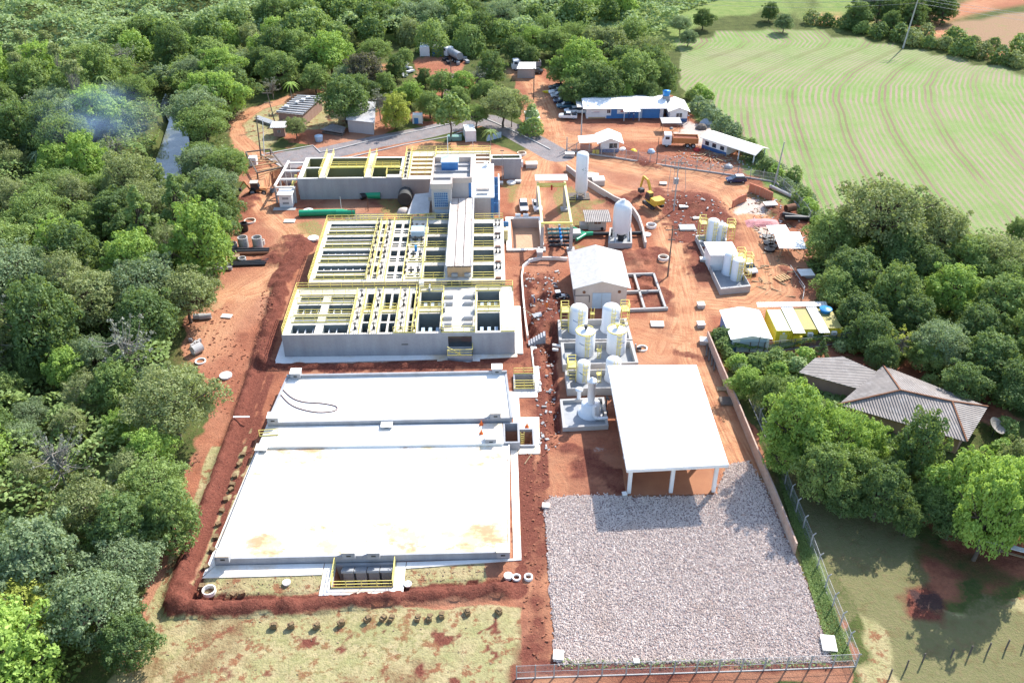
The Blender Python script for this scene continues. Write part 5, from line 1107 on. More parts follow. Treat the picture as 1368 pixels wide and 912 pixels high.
def pavilion():
    t = thing('open_pavilion', 'large open shed with a flat white roof on white pillars beside the gravel', 'shed')
    z = 5.5; q = [a3(838,627,z), a3(973,620,z), a3(930,487,z+.3), a3(812,488,z+.3)]
    B().slab(q, .22).build('roof', 'white_sheet', t)
    b = B()
    for i in range(4): b.bar(Vector(q[i]) - Vector((0,0,.25)), Vector(q[(i+1)%4]) - Vector((0,0,.25)), .12, .4)
    b.build('fascia', 'white_paint', t)
    for x, y in ((16.4,84.6),(21.6,84.6),(26.9,84.6),(16.7,91),(27.1,91),(16.9,98),(27.4,98),(17,103.5),(27.6,103.5),(21.9,98)):
        B().bx(x-.22,y-.22,0,x+.22,y+.22,5.2).build('pillar', 'white_paint', t)
    b = B(); qv = [Vector(p) for p in q]
    for k in range(1, 12): b.bar(qv[0].lerp(qv[3], k/12) + Vector((0,0,.015)), qv[1].lerp(qv[2], k/12) + Vector((0,0,.015)), .06, .05)
    b.build('roof_seams', 'white_paint', t)
    B().prism([(16.0,84.1),(27.4,84.1),(28,104.6),(16.7,104.6)], 0, .15).build('floor', 'floor_terracotta', t)
    b = B().bx(16.9,98.1,.15,27.5,98.3,5.1); b.bx(17.0,104.0,.15,27.7,104.2,5.1); b.build('wall', 'cream_wall', t)
    B().bx(18.4,97.98,.15,20.8,98.08,2.9).build('door', 'light_blue', t)
    B().bx(16.55,86,.15,16.7,97.8,1.3).build('low_wall', 'red_brick', t)
pavilion()

def hall():
    t = thing('pump_hall', 'cream hall with a pitched pale tile roof and grey double door behind the silos', 'building')
    gable_wall(t, 13.2,21.4,127.9,139.2,4.0,5.3,'cream_wall'); gable(t,13.2,21.4,127.9,139.2,4.0,5.35,.55,'tile_roof')
    B().bx(15.9,127.82,0,18.9,127.9,2.9).build('door', 'light_blue', t); B().bx(17.36,127.78,0,17.42,127.82,2.9).build('door_seam', 'steel_grey', t)
    for x in (14.5, 20.2): B().cyl((x,127.8,3.1),(x,127.92,3.1),.26,n=12).build('round_vent', 'rust', t)
    b = B(); b.tube([(13.0,127.8,3.9),(13.0,127.8,2.5),(15.4,127.8,2.5),(15.4,127.8,1.2)], .05, 6); b.build('wall_pipe', 'dark_metal', t)
    B().bx(21.4,131,2.0,21.5,132.4,3.2).build('window', 'glass', t)
hall()

def simple_house(name, label, cat, x0, x1, y0, y1, ze, zr, wm, rm, along='y', over=.4, skirt=None, wins=(), doors=(), cc='glass', rz=0.0, o=None):
    """house at its own origin: wins/doors = (x0,x1,z0,z1) on the front face"""
    ox, oy = o or ((x0+x1)/2, (y0+y1)/2); t = thing(name, label, cat, (ox, oy, 0), rz)
    if o is None: x0, x1, y0, y1 = x0-ox, x1-ox, y0-oy, y1-oy
    gable_wall(t, x0, x1, y0, y1, ze, zr, wm, along); gable(t, x0, x1, y0, y1, ze, zr, over, rm, along)
    if skirt:
        B().bx(x0-.02,y0-.02,0,x1+.02,y0-.002,.8).build('painted_skirt', skirt, t); B().bx(x0-.02,y0+.02,0,x0-.002,y1,.8).build('painted_skirt', skirt, t)
    for w_ in wins:
        f = B().bx(w_[0],y0-.05,w_[2],w_[1],y0-.003,w_[3]).build('window', cc, t); b = B(); m_ = (w_[0]+w_[1])/2
        for x in (w_[0], m_, w_[1]): b.bx(x-.03,y0-.08,w_[2],x+.03,y0-.052,w_[3])
        b.build('window_frame', 'white_paint', f)
    for d in doors: B().bx(d[0],y0-.05,d[2],d[1],y0-.004,d[3]).build('door', 'weathered_wood', t)
    return t
# long office
x0, y0 = at(783, 158.5); x1, _ = at(886, 158.5)
of = simple_house('site_office', 'long low site office, half white and half blue, with a pale sheet roof', 'building', x0, x1, y0, y0+7.5, 2.7, 3.6, 'white_paint', 'white_sheet', 'x', .9, wins=[(-4.3,-3.5,1.3,2.1),(7.2,8.4,1.2,2.0)], doors=[(-.2,.8,0,2.0),(4.2,5.2,0,2.0)])
W_ = (x1 - x0) / 2; b = B().bx(-3.3,-3.84,0,W_-.9,-3.76,2.5); b.build('blue_cladding', 'blue_paint', of); B().bx(-4.4,-3.84,0,-3.3,-3.77,.7).build('blue_cladding', 'blue_paint', of)
B().bx(3.2,-3.9,0,4.1,-3.842,2.3).build('door', 'light_blue', of); B().bx(-W_+.5,-3.8,0,-4.6,-3.752,.35).build('painted_skirt', 'tan_wall', of)
for xx, a, c_ in ((-8.3, .25, .06), (-1.9, 1.0, .28)):
    s = B().bx(xx,-3.93,1.2,xx+2.5,-3.86,2.2).build('sign_board', 'white_paint', of)
    B().bx(xx+.8,-3.96,1.65,xx+.8+1.4,-3.935,1.65+c_).build('sign_marks', 'red_paint', s); B().bx(xx+.3,-3.96,1.4,xx+2.1,-3.935,1.46).build('sign_marks', 'mid_blue', s)
B().slab([(-W_-2.2,-3.4,2.7),(-W_-.9,-3.4,2.75),(-W_-.9,3.4,2.75),(-W_-2.2,3.4,2.7)], .07).build('lean_to_roof', 'old_white_sheet', of); B().slab([(-.6,-5.8,2.35),(3.4,-5.8,2.35),(3.4,-4.6,2.66),(-.6,-4.6,2.66)], .07).build('porch_roof', 'old_white_sheet', of)
for x_ in (-.4, 3.2): B().bx(x_-.06,-5.7,0,x_+.06,-5.6,2.3).build('porch_post', 'white_paint', of)
x0, y0 = at(894, 163); simple_house('site_hut', 'small white hut with a blue skirt and ribbed roof right of the office', 'hut', x0, x0+4.2, y0, y0+7, 2.6, 3.6, 'white_paint', 'old_white_sheet', 'y', .5, 'mid_blue', wins=[(-.6,.8,1.1,2.1)])
x0, y0 = at(789, 204); g_ = simple_house('gate_hut', 'small hut with a blue gable, white panel and yellow drums by the fence', 'hut', x0+2.2, x0+6.2, y0, y0+4.2, 2.4, 3.6, 'white_paint', 'white_sheet', 'y', .9, 'mid_blue', wins=[(-.2,1.6,1.0,2.1)])
B().bx(-6.5,-1.8,0,-4.0,-1.6,1.9).build('brick_wall', 'red_brick', g_); B().slab([(-6.8,-2,2.2),(-2.9,-2,2.4),(-2.9,2.2,2.5),(-6.8,2.2,2.2)], .06).build('lean_to_roof', 'old_white_sheet', g_)
for i, dx in enumerate((-3.6, -2.8)): 
    o = B().cyl((x0+4.2+dx,y0-.9,0),(x0+4.2+dx,y0-.9,.9),.35,n=14).build('oil_drum', 'container_yellow'); tag(o, ('left' if i == 0 else 'right') + ' yellow drum of two standing under the hut lean-to', 'drum', 'yellow drums by the gate hut')
# blue tank on its tower
x0, y0 = at(888, 150); t = thing('water_tower', 'small brick water tower with a blue tank behind the office corner', 'water tower', (x0, y0, 0))
B().bx(-.8,-.8,0,.8,.8,4.2).build('wall', 'grey_block', t); B().lathe((0,0,4.2), [(.75,0),(.95,1.0),(1.0,1.05),(.2,1.25)], 18).build('tank', 'tank_blue', t)
# angled shed and other roofs
x0, y0 = at(975, 204); t = thing('angled_shed', 'long white shed with a blue gable and open far end at the field', 'shed', (x0, y0, 0), R(-47))
gable_wall(t, -6,.5,-2.2,2.2,2.5,3.5,'white_paint','x'); gable(t,-6,7.5,-2.2,2.2,2.5,3.5,.5,'old_white_sheet','x'); B().bx(-6.03,-2.24,0,.5,-2.205,.8).build('painted_skirt','mid_blue',t); B().bx(-6.04,-2.2,0,-6.005,2.2,.8).build('painted_skirt','mid_blue',t)
for x, y in ((3.5,-2),(3.5,2),(7.3,-2),(7.3,2)): B().bx(x-.1,y-.1,0,x+.1,y+.1,2.5).build('post', 'white_paint', t)
for x in (-5.2,-3.3,-1.2): B().bx(x,-2.26,1.0,x+1,-2.21,1.9).build('window','glass',t)
def canopy(px, py, w_, d, h, label, rz=0.0, m='white_sheet', name='work_shelter', slope=.2):
    t = thing(name, label, 'shelter', (*at(px, py), 0), rz)
    B().slab([(-w_/2,-d/2,h),(w_/2,-d/2,h),(w_/2,d/2,h+slope),(-w_/2,d/2,h+slope)], .06).build('roof', m, t)
    for x in (-w_/2+.25, w_/2-.25):
        for y in (-d/2+.25, d/2-.25): B().bx(x-.05,y-.05,0,x+.05,y+.05,h+.02).build('post', 'timber', t)
    return t
canopy(895, 174, 4.6, 3.2, 2.3, 'small grey roofed work shelter in front of the white hut', m='grey_sheet')
t = canopy(1052, 337, 4.8, 6, 2.4, 'larger of two white roofed carpentry shelters near the right trees', R(-4)); canopy(1037, 322, 3.6, 3, 2.3, 'smaller white roofed shelter beside the carpentry one', R(3))
for k in range(3): B().box((-1.2+k*1.1,-.6+k*.3,.8),(.2,4.2,.08),rz=R(20*k-20)).build('work_table', 'timber', t)
# pump house with ribbed roof
x0, y0 = at(786, 308); t = simple_house('meter_house', 'tiny cream house with a ribbed grey roof left of the domed tank', 'hut', x0, x0+3.3, y0, y0+3.4, 2.2, 2.5, 'cream_wall', 'fibre_sheet_x', 'x', .8, wins=[(-.7,.7,1.4,2.0)], cc='rust')
B().bx(-3.2,-1.2,0,-1.7,.4,.9).build('side_box', 'cream_wall', t); B().cyl((.9,-1.9,.4),(.9,-1.7,.4),.28,n=12).build('wheel_valve', 'rubber', t)
# transformer cabin on the left
x0, y0 = at(373, 278); t = thing('switch_cabin', 'white flat roofed cabin with two louvres left of the concrete tank', 'cabin', (x0+1.4, y0+1.8, 0))
B().bx(-1.25,-1.6,0,1.25,1.6,2.7).build('wall', 'white_paint', t); B().bx(-1.5,-1.9,2.7,1.5,1.9,2.85).build('roof', 'white_paint', t)
for z in (.7, 1.7): B().bx(-.6,-1.64,z,.6,-1.602,z+.45).build('louvre', 'steel_grey', t)
B().bx(-1.28,-1.2,0,-1.252,-.2,2).build('door','dark_metal',t); B().bx(-2.4,-2.9,0,1.9,-1.65,.1).build('apron','pole_concrete',t)
# yellow containers
def container(x, y, w_, L, h, label, m, top, rz=0.0, cat='container', ac=True, doorside=False):
    t = thing('site_container', label, cat, (x, y, 0), rz)
    B().bx(-w_/2,0,.12,w_/2,L,h).build('shell', m, t); B().bx(-w_/2-.02,-.02,h,w_/2+.02,L+.02,h+.04).build('roof', top, t)
    for xx in (-w_/2, w_/2):
        for yy in (0, L): B().bx(xx-.07,yy-.07,.02,xx+.07,yy+.07,h+.06).build('corner_post', m, t)
    if ac:
        a = B().bx(-.3,-.45,1.6,.5,-.03,2.15).build('air_conditioner', 'white_paint', t); B().bx(-.2,-.47,1.7,.3,-.452,2.05).build('grille', 'steel_grey', a)
    return t
cx, cy = at(1034, 461); c1 = container(cx+1.23, cy, 2.44, 6.06, 2.6, 'bright yellow container with a clean pale roof, nearest the white cabin', 'container_side', 'pale_yellow', ac=False)
B().bx(-.6,-.04,.3,.5,-.005,1.9).build('painted_mark', 'pale_yellow', c1); B().bx(-.25,-.04,2.0,.1,-.005,2.3).build('painted_mark', 'white_paint', c1)
cx2, _ = at(1078, 459); c2 = container(cx2, cy+.3, 2.44, 6.06, 2.6, 'middle yellow container with a muddy roof and an air conditioner', 'container_side', 'container_top')
cx3, _ = at(1110, 458); c3 = container(cx3, cy+.6, 2.5, 6.06, 2.6, 'yellow container with a dirty roof carrying the blue tub', 'container_side', 'container_top')
B().bx(.2,-.05,.9,.9,-.01,1.7).build('window', 'glass', c2)
for k, (xa, xb, m_) in enumerate([((cx+2.3), cx2-1.35, 'white_sheet'), (cx2+1.1, cx3-1.35, 'old_white_sheet')]):
    o = B().slab([(xa,cy-.9,2.78),(xb+.3,cy-.9,2.78),(xb+.3,cy+7.6,2.86),(xa,cy+7.6,2.86)], .05).build('gap_roof', m_); tag(o, ['white sheet roof bridging the clean and middle yellow containers', 'greyer sheet roof bridging the middle and tub carrying containers'][k], 'roof sheet')
o = B().slab([(cx-1.4,cy+6.4,2.95),(cx3+.8,cy+6.4,2.95),(cx3+.9,cy+7.7,3.0),(cx-1.3,cy+7.7,3.0)], .05).build('back_roof', 'old_white_sheet'); tag(o, 'long pale sheet roof across the rear ends of the yellow containers', 'roof sheet')
o = B().lathe((cx3+.1, cy+5.2, 2.66), [(.75,0),(.95,.5),(1.0,.55),(.9,.6),(.15,.75)], 20).build('water_tub', 'tank_blue'); tag(o, 'round blue water tub on the rightmost yellow container', 'water tank')
o = B().bx(cx+2.6,cy-.6,.05,cx+3.9,cy+.3,1.9).build('yellow_cabinet', 'container_yellow'); tag(o, 'short yellow cabinet standing between the clean and middle containers', 'cabinet')
# white cabin
x0, y0 = at(976, 470); t = simple_house('white_cabin', 'white cabin with a shallow white gable roof and blue corner beside the wall', 'cabin', x0, x0+5.6, y0, y0+7.6, 2.5, 3.1, 'white_paint', 'white_sheet', 'y', .35)
B().bx(-2.83,-3.83,0,-2.0,-3.802,1.2).build('painted_corner', 'blue_paint', t); B().bx(-2.84,-3.8,0,-2.802,3.8,2.3).build('blue_side', 'blue_sheet', t); B().bx(-1.6,-3.83,.4,2.4,-3.802,2.3).build('panel', 'light_blue', t)
o = B().cyl((x0+3.6,y0-.9,0),(x0+3.9,y0-.9,4.4),.06,n=8).build('thin_pole', 'weathered_wood'); tag(o, 'thin dark pole standing in front of the white cabin', 'pole')
# farmhouse
t = thing('farmhouse', 'farmhouse with a grey ribbed hip roof and red ridge tiles among the trees', 'house')
E1, E2, E3, E4 = a3(1180,488,2.8), a3(1320,543,2.8), a3(1292,590,2.8), a3(1120,540,2.8); R1, R2 = a3(1203,521,4.5), a3(1272,536,4.3)
q = lambda *p: B().slab(p, .1)
q(R1,R2,E2,E1).build('roof', 'fibre_sheet_x', t); q(E4,E3,R2,R1).build('roof', 'fibre_sheet_x', t); q(E3,E2,R2).build('roof', 'fibre_sheet', t); q(E1,E4,R1).build('roof', 'fibre_sheet', t)
b = B()
for u, v_ in ((R1,R2),(R1,E1),(R1,E4),(R2,E3),(R2,E2)): b.bar(Vector(u)+Vector((0,0,.06)), Vector(v_)+Vector((0,0,.06)), .22, .12)
b.build('ridge_tiles', 'rust', t)
def inset(ps, k): 
    cx_ = sum(p[0] for p in ps)/len(ps); cy_ = sum(p[1] for p in ps)/len(ps); return [(cx_+(p[0]-cx_)*k, cy_+(p[1]-cy_)*k) for p in ps]
B().prism(inset([E1,E2,E3,E4], .88), 0, 2.65).build('wall', 'pink_wall', t)
t = thing('house_wing', 'low dark grey roofed wing left of the farmhouse hip roof', 'house'); ps = [a3(1067,497,2.6), a3(1150,520,2.6), a3(1171,496,2.9), a3(1126,476,2.9), a3(1089,478,2.8)]
B().slab(ps, .1).build('roof', 'fibre_sheet', t); B().prism(inset(ps, .85), 0, 2.45).build('wall', 'pink_wall', t)
x0, y0 = at(1325, 583); t = thing('satellite_dish', 'round mesh satellite dish on a short post beside the farmhouse', 'satellite dish', (x0, y0, 0))
B().cyl((0,0,0),(0,0,1.6),.07,n=8).build('post', 'dark_metal', t); b = B(); b.T = Matrix.Translation((0,0,1.7)) @ Matrix.Rotation(R(25),4,'Y') @ Matrix.Rotation(R(20),4,'X')
b.lathe((0,0,0), [(.05,0),(.6,.09),(1.0,.25),(1.25,.42)], 22); b.f.pop(-2); b.m.pop(-2); b.sm.pop(-2); b.build('dish', 'pale_bark', t); b2 = B()
for a in (0, 2.1, 4.2): b2.bar((math.cos(a)*1.2,math.sin(a)*1.2,2.0),(0.3,-.3,2.8),.04)
b2.build('feed_arm', 'dark_metal', t)
# old farm buildings, upper left
def shed_quad(name, label, pts, h, wm, rm, cat='shed', k=.9):
    t = thing(name, label, cat); B().slab(pts, .1).build('roof', rm, t); B().prism(inset(pts, k), 0, h).build('wall', wm, t); return t
t = shed_quad('farm_barn', 'old pink barn with a dark striped fibre roof and white debris on its ridge', [a3(368,150,3.0), a3(404,154,3.0), a3(432,128,3.4), a3(398,127,3.6)], 2.9, 'pink_wall', 'fibre_sheet_x', 'barn')
for px, py in ((383,142),(397,136),(405,133),(412,130)): o = B().box(a3(px,py,3.75),(.9,.7,.3),rz=px).build('roof_debris', 'white_paint', t)
b = B(); q0 = [Vector(a3(368,150,3.0)), Vector(a3(404,154,3.0)), Vector(a3(432,128,3.4)), Vector(a3(398,127,3.6))]
for k in range(9):
    u = (k + .5) / 9; b.bar(q0[0].lerp(q0[3], u) + Vector((0,0,.1)), q0[1].lerp(q0[2], u) + Vector((0,0,.1)), .5, .1)
b.build('roof_ribs', 'steel_grey', t)
x0, y0 = at(366, 183); simple_house('farm_shed', 'tiny pink shed with a pale roof beside the thin olive tree', 'shed', x0, x0+2.6, y0, y0+3, 2.4, 2.8, 'pink_wall', 'old_white_sheet', 'x', .5, wins=[(-.3,.3,1.0,1.6)])
shed_quad('stone_trough', 'long low grey trough beside the dirt loop', [a3(340,158,.7), a3(368,168,.7), a3(370,163,.7), a3(345,154,.7)], .6, 'grey_block', 'steel_grey', 'trough')
shed_quad('collapsed_roof', 'low dark collapsed roof beneath the big dark tree', [a3(428,173,1.0), a3(458,178,.9), a3(462,170,1.4), a3(444,165,1.4)], .5, 'weathered_wood', 'fibre_sheet', 'shed')
shed_quad('farm_store', 'grey walled store half hidden by the big dark tree', [a3(462,160,3.2), a3(500,164,3.2), a3(502,136,3.4), a3(466,134,3.4)], 3.0, 'tower_wall', 'grey_sheet', 'building')
shed_quad('small_roof', 'small pale roof among the bushes left of the parked pickups', [a3(703,160,2.4), a3(722,158,2.4), a3(718,147,2.6), a3(700,148,2.6)], 2.3, 'cream_wall', 'old_white_sheet', 'shed')
shed_quad('far_store', 'grey roofed store beyond the grove left of the dump truck', [a3(690,92,2.6), a3(716,92,2.6), a3(716,83,2.8), a3(694,83,2.8)], 2.4, 'tower_wall', 'old_white_sheet', 'shed')
x0, y0 = at(375.5, 189); t = B().lathe((x0+8.6,y0,0), [(.8,0),(.95,1.2),(.9,1.3),(.2,1.45)], 16).build('rain_tank', 'teal_metal'); tag(t, 'pale teal barrel tank on the grass below the farm shed', 'tank'); t.data.materials[0] = MATS['light_blue']
for px, py, m_, l in ((561,76,'white_paint','white storage box at the forest clearing'),(578,76,'blue_paint','blue sided storage box right of the white one')):
    x, y = at(px, py); container(x+1.4, y, 2.6, 4.5, 2.7, l, m_, 'white_paint', ac=False)
x, y = at(629, 190); container(x, y, 2.3, 4.2, 2.6, 'white trailer box beside the drooping palm', 'white_paint', 'white_paint', R(8), ac=False)
x, y = at(558, 166); c_ = container(x, y, 2.2, 1.8, 2.1, 'small white and blue cabin beside the grey road', 'white_paint', 'white_paint', ac=False); B().bx(-.8,-.05,.1,.2,-.006,1.5).build('door','blue_paint',c_)
o = B().box((*at(660,187),.8),(4,.2,1.3),rz=R(35)).build('blue_banner', 'light_blue'); tag(o, 'low pale blue site panel beside the small palm', 'panel')
x, y = at(607.5, 187); o = B().box((x,y,.5),(3.2,1.4,1.0)).build('green_skip', 'teal_metal'); tag(o, 'low green skip on the grass above the tower', 'skip'); 

# ------------------------------------------------------------------ silos and tanks
def dike(name, label, quad, h, t=.25):
    """four walls round a floor; quad = corner points of the outer top edge"""
    o = thing(name, label, 'basin'); k = [Vector((*p, 0)) for p in quad]; c = sum(k, Vector()) / 4; b = B()
    inn = [c + (p - c) * (1 - .5 / max((p - c).length, 1)) for p in k]
    for i in range(4):
        j = (i + 1) % 4; b.prism([tuple(k[i][:2]), tuple(k[j][:2]), tuple(inn[j][:2]), tuple(inn[i][:2])], 0, h)
    b.build('wall', 'pole_concrete', o); B().prism([tuple(p[:2]) for p in inn], 0, .2).build('floor', 'steel_grey', o); return o
def ladder(parent, x, y, z0, z1, cage=True, dx=0.0):
    b = B()
    for s in (-.25, .25): b.bar((x+s,y,z0),(x+s,y,z1+1.0),.07)
    z = z0 + .3
    while z < z1: b.bar((x-.25,y,z),(x+.25,y,z),.05); z += .35
    if cage:
        z = z0 + 2.0
        while z < z1 + 1.0:
            P = [(x+.4*math.cos(a), y-.35-.4*math.sin(a)*.9, z) for a in [math.pi*k/6 for k in range(7)]]
            for u, v_ in zip(P[:-1], P[1:]): b.bar(u, v_, .05)
            z += .7
    return b.build('ladder', 'rail_yellow', parent)
def silo(px, py, z0, r, h, label, top='dome', ring=True, side=0.0, plat=None, mark='mid_blue', group='white tanks of the dosing basins'):
    x, y = at(px, py, z0); t = thing('dosing_tank', label, 'tank', (x, y, 0), 0, group)
    if top == 'dome': prof = [(r*1.12,.2),(r*1.12,.5),(r,.52),(r,h),(r*.86,h+.22*r),(r*.5,h+.42*r),(.12,h+.5*r)]
    else: prof = [(r,.2),(r,h),(r*.98,h+.02),(.15,h+.22*r)]
    B().lathe((0,0,0), prof, 32).build('shell', 'white_gloss', t)
    if ring:
        b = B(); n = 20
        for k in range(n):
            a, c_ = 2*math.pi*k/n, 2*math.pi*(k+1)/n
            if math.cos(a - side) < .93: b.bar((r*math.cos(a),r*math.sin(a),h+.12),(r*math.cos(c_),r*math.sin(c_),h+.12),.09,.16)
        b.build('rim_rail', 'rail_yellow', t); m_ = B().cyl((0,0,h+.15),(0,0,h+.75),.16,n=8); m_.box((0,.15,h+.8),(.5,.5,.35)); m_.build('agitator_motor', 'dark_metal' if px < 800 else 'rail_yellow', t)
    ladder(t, .15, -r-.08, .3, h)
    if plat:
        s = plat; b = B(); X0, X1 = sorted((s*(r+.1), s*(r+1.3))); b.bx(X0,-.6,h-.3,X1,.9,h-.2); zs = h-.2
        for q_ in ((X0,-.6),(X1,-.6),(X1,.9),(X0,.9)): b.bx(q_[0]-.05,q_[1]-.05,.2,q_[0]+.05,q_[1]+.05,zs+1.1)
        for zz in (zs+.55, zs+1.1): b.bar((X0,-.6,zz),(X1,-.6,zz),.07); b.bar((X1 if s>0 else X0,-.6,zz),(X1 if s>0 else X0,.9,zz),.07); b.bar((X0,.9,zz),(X1,.9,zz),.07)
        z = .8
        while z < zs: b.bar((X0,-.6,z),(X1,-.6,z),.06); z += .6
        b.build('platform', 'rail_yellow', t)
    b = B(); a0 = R(-128 if px < 800 else -72)
    for k in range(5):
        a = a0 + k*.11; b.box((1.006*r*math.cos(a),1.006*r*math.sin(a),h*.66-k*.05),(.13,.02,.09 if k%2 else .14),rz=a+math.pi/2)
    b.build('logo', mark, t); return t
Q = [ats([(747,454),(845,453),(837,425),(745,427)], 1.3), ats([(752,487),(853,484),(845,455),(749,457)], 1.3), ats([(758,519),(866,517),(855,492),(754.6,494)], 1.3)]
for q_, l in zip(Q, ('grey walled basin around the two farthest white tanks of the silo group','middle grey basin around the two flat topped ringed tanks','nearest grey basin around the short pair of tanks by the white roof')): dike('tank_basin', l, q_, 1.3)
dike('scrubber_basin', 'pale grey low basin carrying the white scrubber chimney', ats([(752,571),(813,568),(807,530),(748,533)], .7), .7)
silo(772, 442, 0, 1.42, 4.1, 'tall dome topped white tank with a yellow platform on its left', 'dome', False, plat=-1)
silo(815, 441, 0, 1.42, 4.1, 'tall dome topped white tank with a yellow platform on its right', 'dome', False, plat=1)
silo(781, 472, 0, 1.47, 4.0, 'flat topped white tank with a yellow rim and dark motor', 'flat')
silo(822.5, 470, 0, 1.47, 4.0, 'flat topped white tank with a yellow rim and yellow motor', 'flat')
silo(778.5, 508, 0, .98, 3.0, 'short dome topped white tank left of the near basin, yellow platform beside it', 'dome', False, plat=-1)
silo(818, 507, 0, 1.1, 3.4, 'short dome topped white tank half hidden by the white roof', 'dome', False, plat=None)
for px, py, l in ((800,512,'left'),(800,480,'middle'),(791,430,'far')):
    x, y = at(px, py); o = thing('step_ladder', f'yellow crossover ladder over the basin wall, the {dict(left="nearest", middle="middle", far="farthest")[l]} of three', 'ladder', (x, y, 0), group='yellow crossover ladders'); ladder(o, 0, 0, 0, 1.6, False); b = B(); b.bx(-.35,.02,1.4,.35,.7,1.5); b.build('step', 'rail_yellow', o)
x, y = at(788.5, 553); t = thing('scrubber_tower', 'white scrubber with a round base and slim chimney on the low basin', 'scrubber', (x, y, 0))
B().lathe((0,0,0), [(1.75,.2),(1.75,.45),(1.35,.46),(1.3,1.9),(.6,2.0)], 28).build('base_tank', 'white_gloss', t); B().lathe((0,0,0), [(.52,1.9),(.52,5.6),(.66,5.62),(.66,5.8),(.5,5.85),(.1,6.3)], 20).build('chimney', 'white_gloss', t)
b = B(); b.tube([(.35,-1.2,2.3),(.35,-1.5,.9),(.7,-1.7,.62),(2.2,-1.7,.62)], .24, 12); b.build('duct', 'white_gloss', t); b = B().tube([(2.3,1.2,.2),(2.3,1.2,2.2),(2.5,.2,2.2)], .12, 8); b.build('riser', 'dark_metal', t)
x, y = at(773, 537); t = thing('vent_pipe', 'white mushroom topped vent pipe on the low scrubber basin', 'vent', (x, y, 0)); B().cyl((0,0,.2),(0,0,2.0),.28,n=14).build('pipe', 'white_gloss', t); B().lathe((0,0,2.0), [(.3,0),(.55,.12),(.55,.3),(.15,.42)], 18).build('cap', 'white_gloss', t)
for i, (px, py, l) in enumerate(((805,540,'upper'),(808,553,'lower'),(853,468,'far')),): 
    t = thing('pump_set', f'small dark pump set, the {l} one beside the basins', 'pump', (*at(px, py), 0)); B().cyl((-.3,0,.4),(.4,0,.4),.22,n=10).build('motor', 'dark_metal', t); B().cyl((-.5,0,0),(-.5,0,1.2),.12,n=8).build('riser', 'steel_grey', t)
# the tall tank and the tank on legs
x, y = at(776, 263); t = thing('tall_tank', 'very tall slim white cylindrical tank on short legs at the curved wall', 'tank', (x, y, 0))
B().lathe((0,0,1.0), [(.8,0),(1.15,.3),(1.22,.6),(1.22,8.0),(1.0,8.35),(.2,8.5)], 28).build('shell', 'white_gloss', t)
for k in range(4): a = .78 + k*1.57; B().bar((1.05*math.cos(a),1.05*math.sin(a),0),(1.0*math.cos(a),1.0*math.sin(a),1.7),.18).build('leg', 'white_paint', t)
b = B()
for k in range(9): a = -1.1 - .5*math.sin(k*.8); b.box((1.235*math.cos(a),1.235*math.sin(a),6.6-k*.13),(.22,.03,.09),rz=a+math.pi/2+.3)
b.build('logo', 'teal_metal', t); b = B().bx(-2.8,-1.6,0,1.7,1.4,.25); b.build('plinth', 'weathered_wood', t); railing(t, [(-2.6,-2.6),(-1.3,-2.6),(-1.3,-1.7)], .2)
x, y = at(829, 322); t = thing('domed_tank', 'tall white dome topped tank on four legs inside a concrete box', 'tank', (x, y, 0))
B().lathe((0,0,1.4), [(.5,0),(1.5,.7),(1.65,1.0),(1.65,5.2),(1.5,5.9),(1.05,6.4),(.35,6.65),(.3,7.0)], 30).build('shell', 'white_gloss', t)
for k in range(4): a = .78 + k*1.57; B().bar((1.75*math.cos(a),1.75*math.sin(a),.2),(1.45*math.cos(a),1.45*math.sin(a),3.6),.35,.2).build('leg', 'white_paint', t)
B().bx(-.5,-.5,.3,.5,.5,1.3).build('pump', 'dark_metal', t); b = B(); b.ring((0,0),.3,.24,0,.02,12); b.T = None
qd = ats([(812,332),(844,332),(843,311),(814,311)], 0); dike('tank_box', 'square concrete box around the legs of the domed tank', qd, 1.1)
# white facility on the right
qd = ats([(963,386),(1003,382),(965,313),(929,314)], 1.2); dike('chemical_basin', 'long grey block basin with white tanks and shed beside the right track', qd, 1.2)
x0, y0 = at(953, 358); rq = [a3(949,341,3.4), a3(988,341,3.4), a3(978,323,3.5), a3(940,323,3.5)]
t = thing('white_shed', 'plain white shed with an overhanging white roof in the middle of the long basin', 'shed'); B().slab(rq, .12).build('roof', 'white_sheet', t); pw = inset(rq, .82); B().prism([(a-.2, b_) for a, b_ in pw], .1, 3.25).build('wall', 'white_paint', t)
for px, py, r, h, l, dm in ((950,322,1.15,4.0,'dome topped white tank at the far end of the long basin','dome'),(962,322,1.0,3.2,'lower white tank beside the far one in the long basin','dome'),(973,366,1.1,3.8,'dome topped white tank just in front of the white shed','dome'),(983,374,1.0,4.0,'flat topped white tank with a yellow ladder at the near end of the long basin','flat')):
    silo(px, py, 0, r, h, l, dm, False, plat=(-1 if px == 950 else 1), group='white tanks of the long basin')
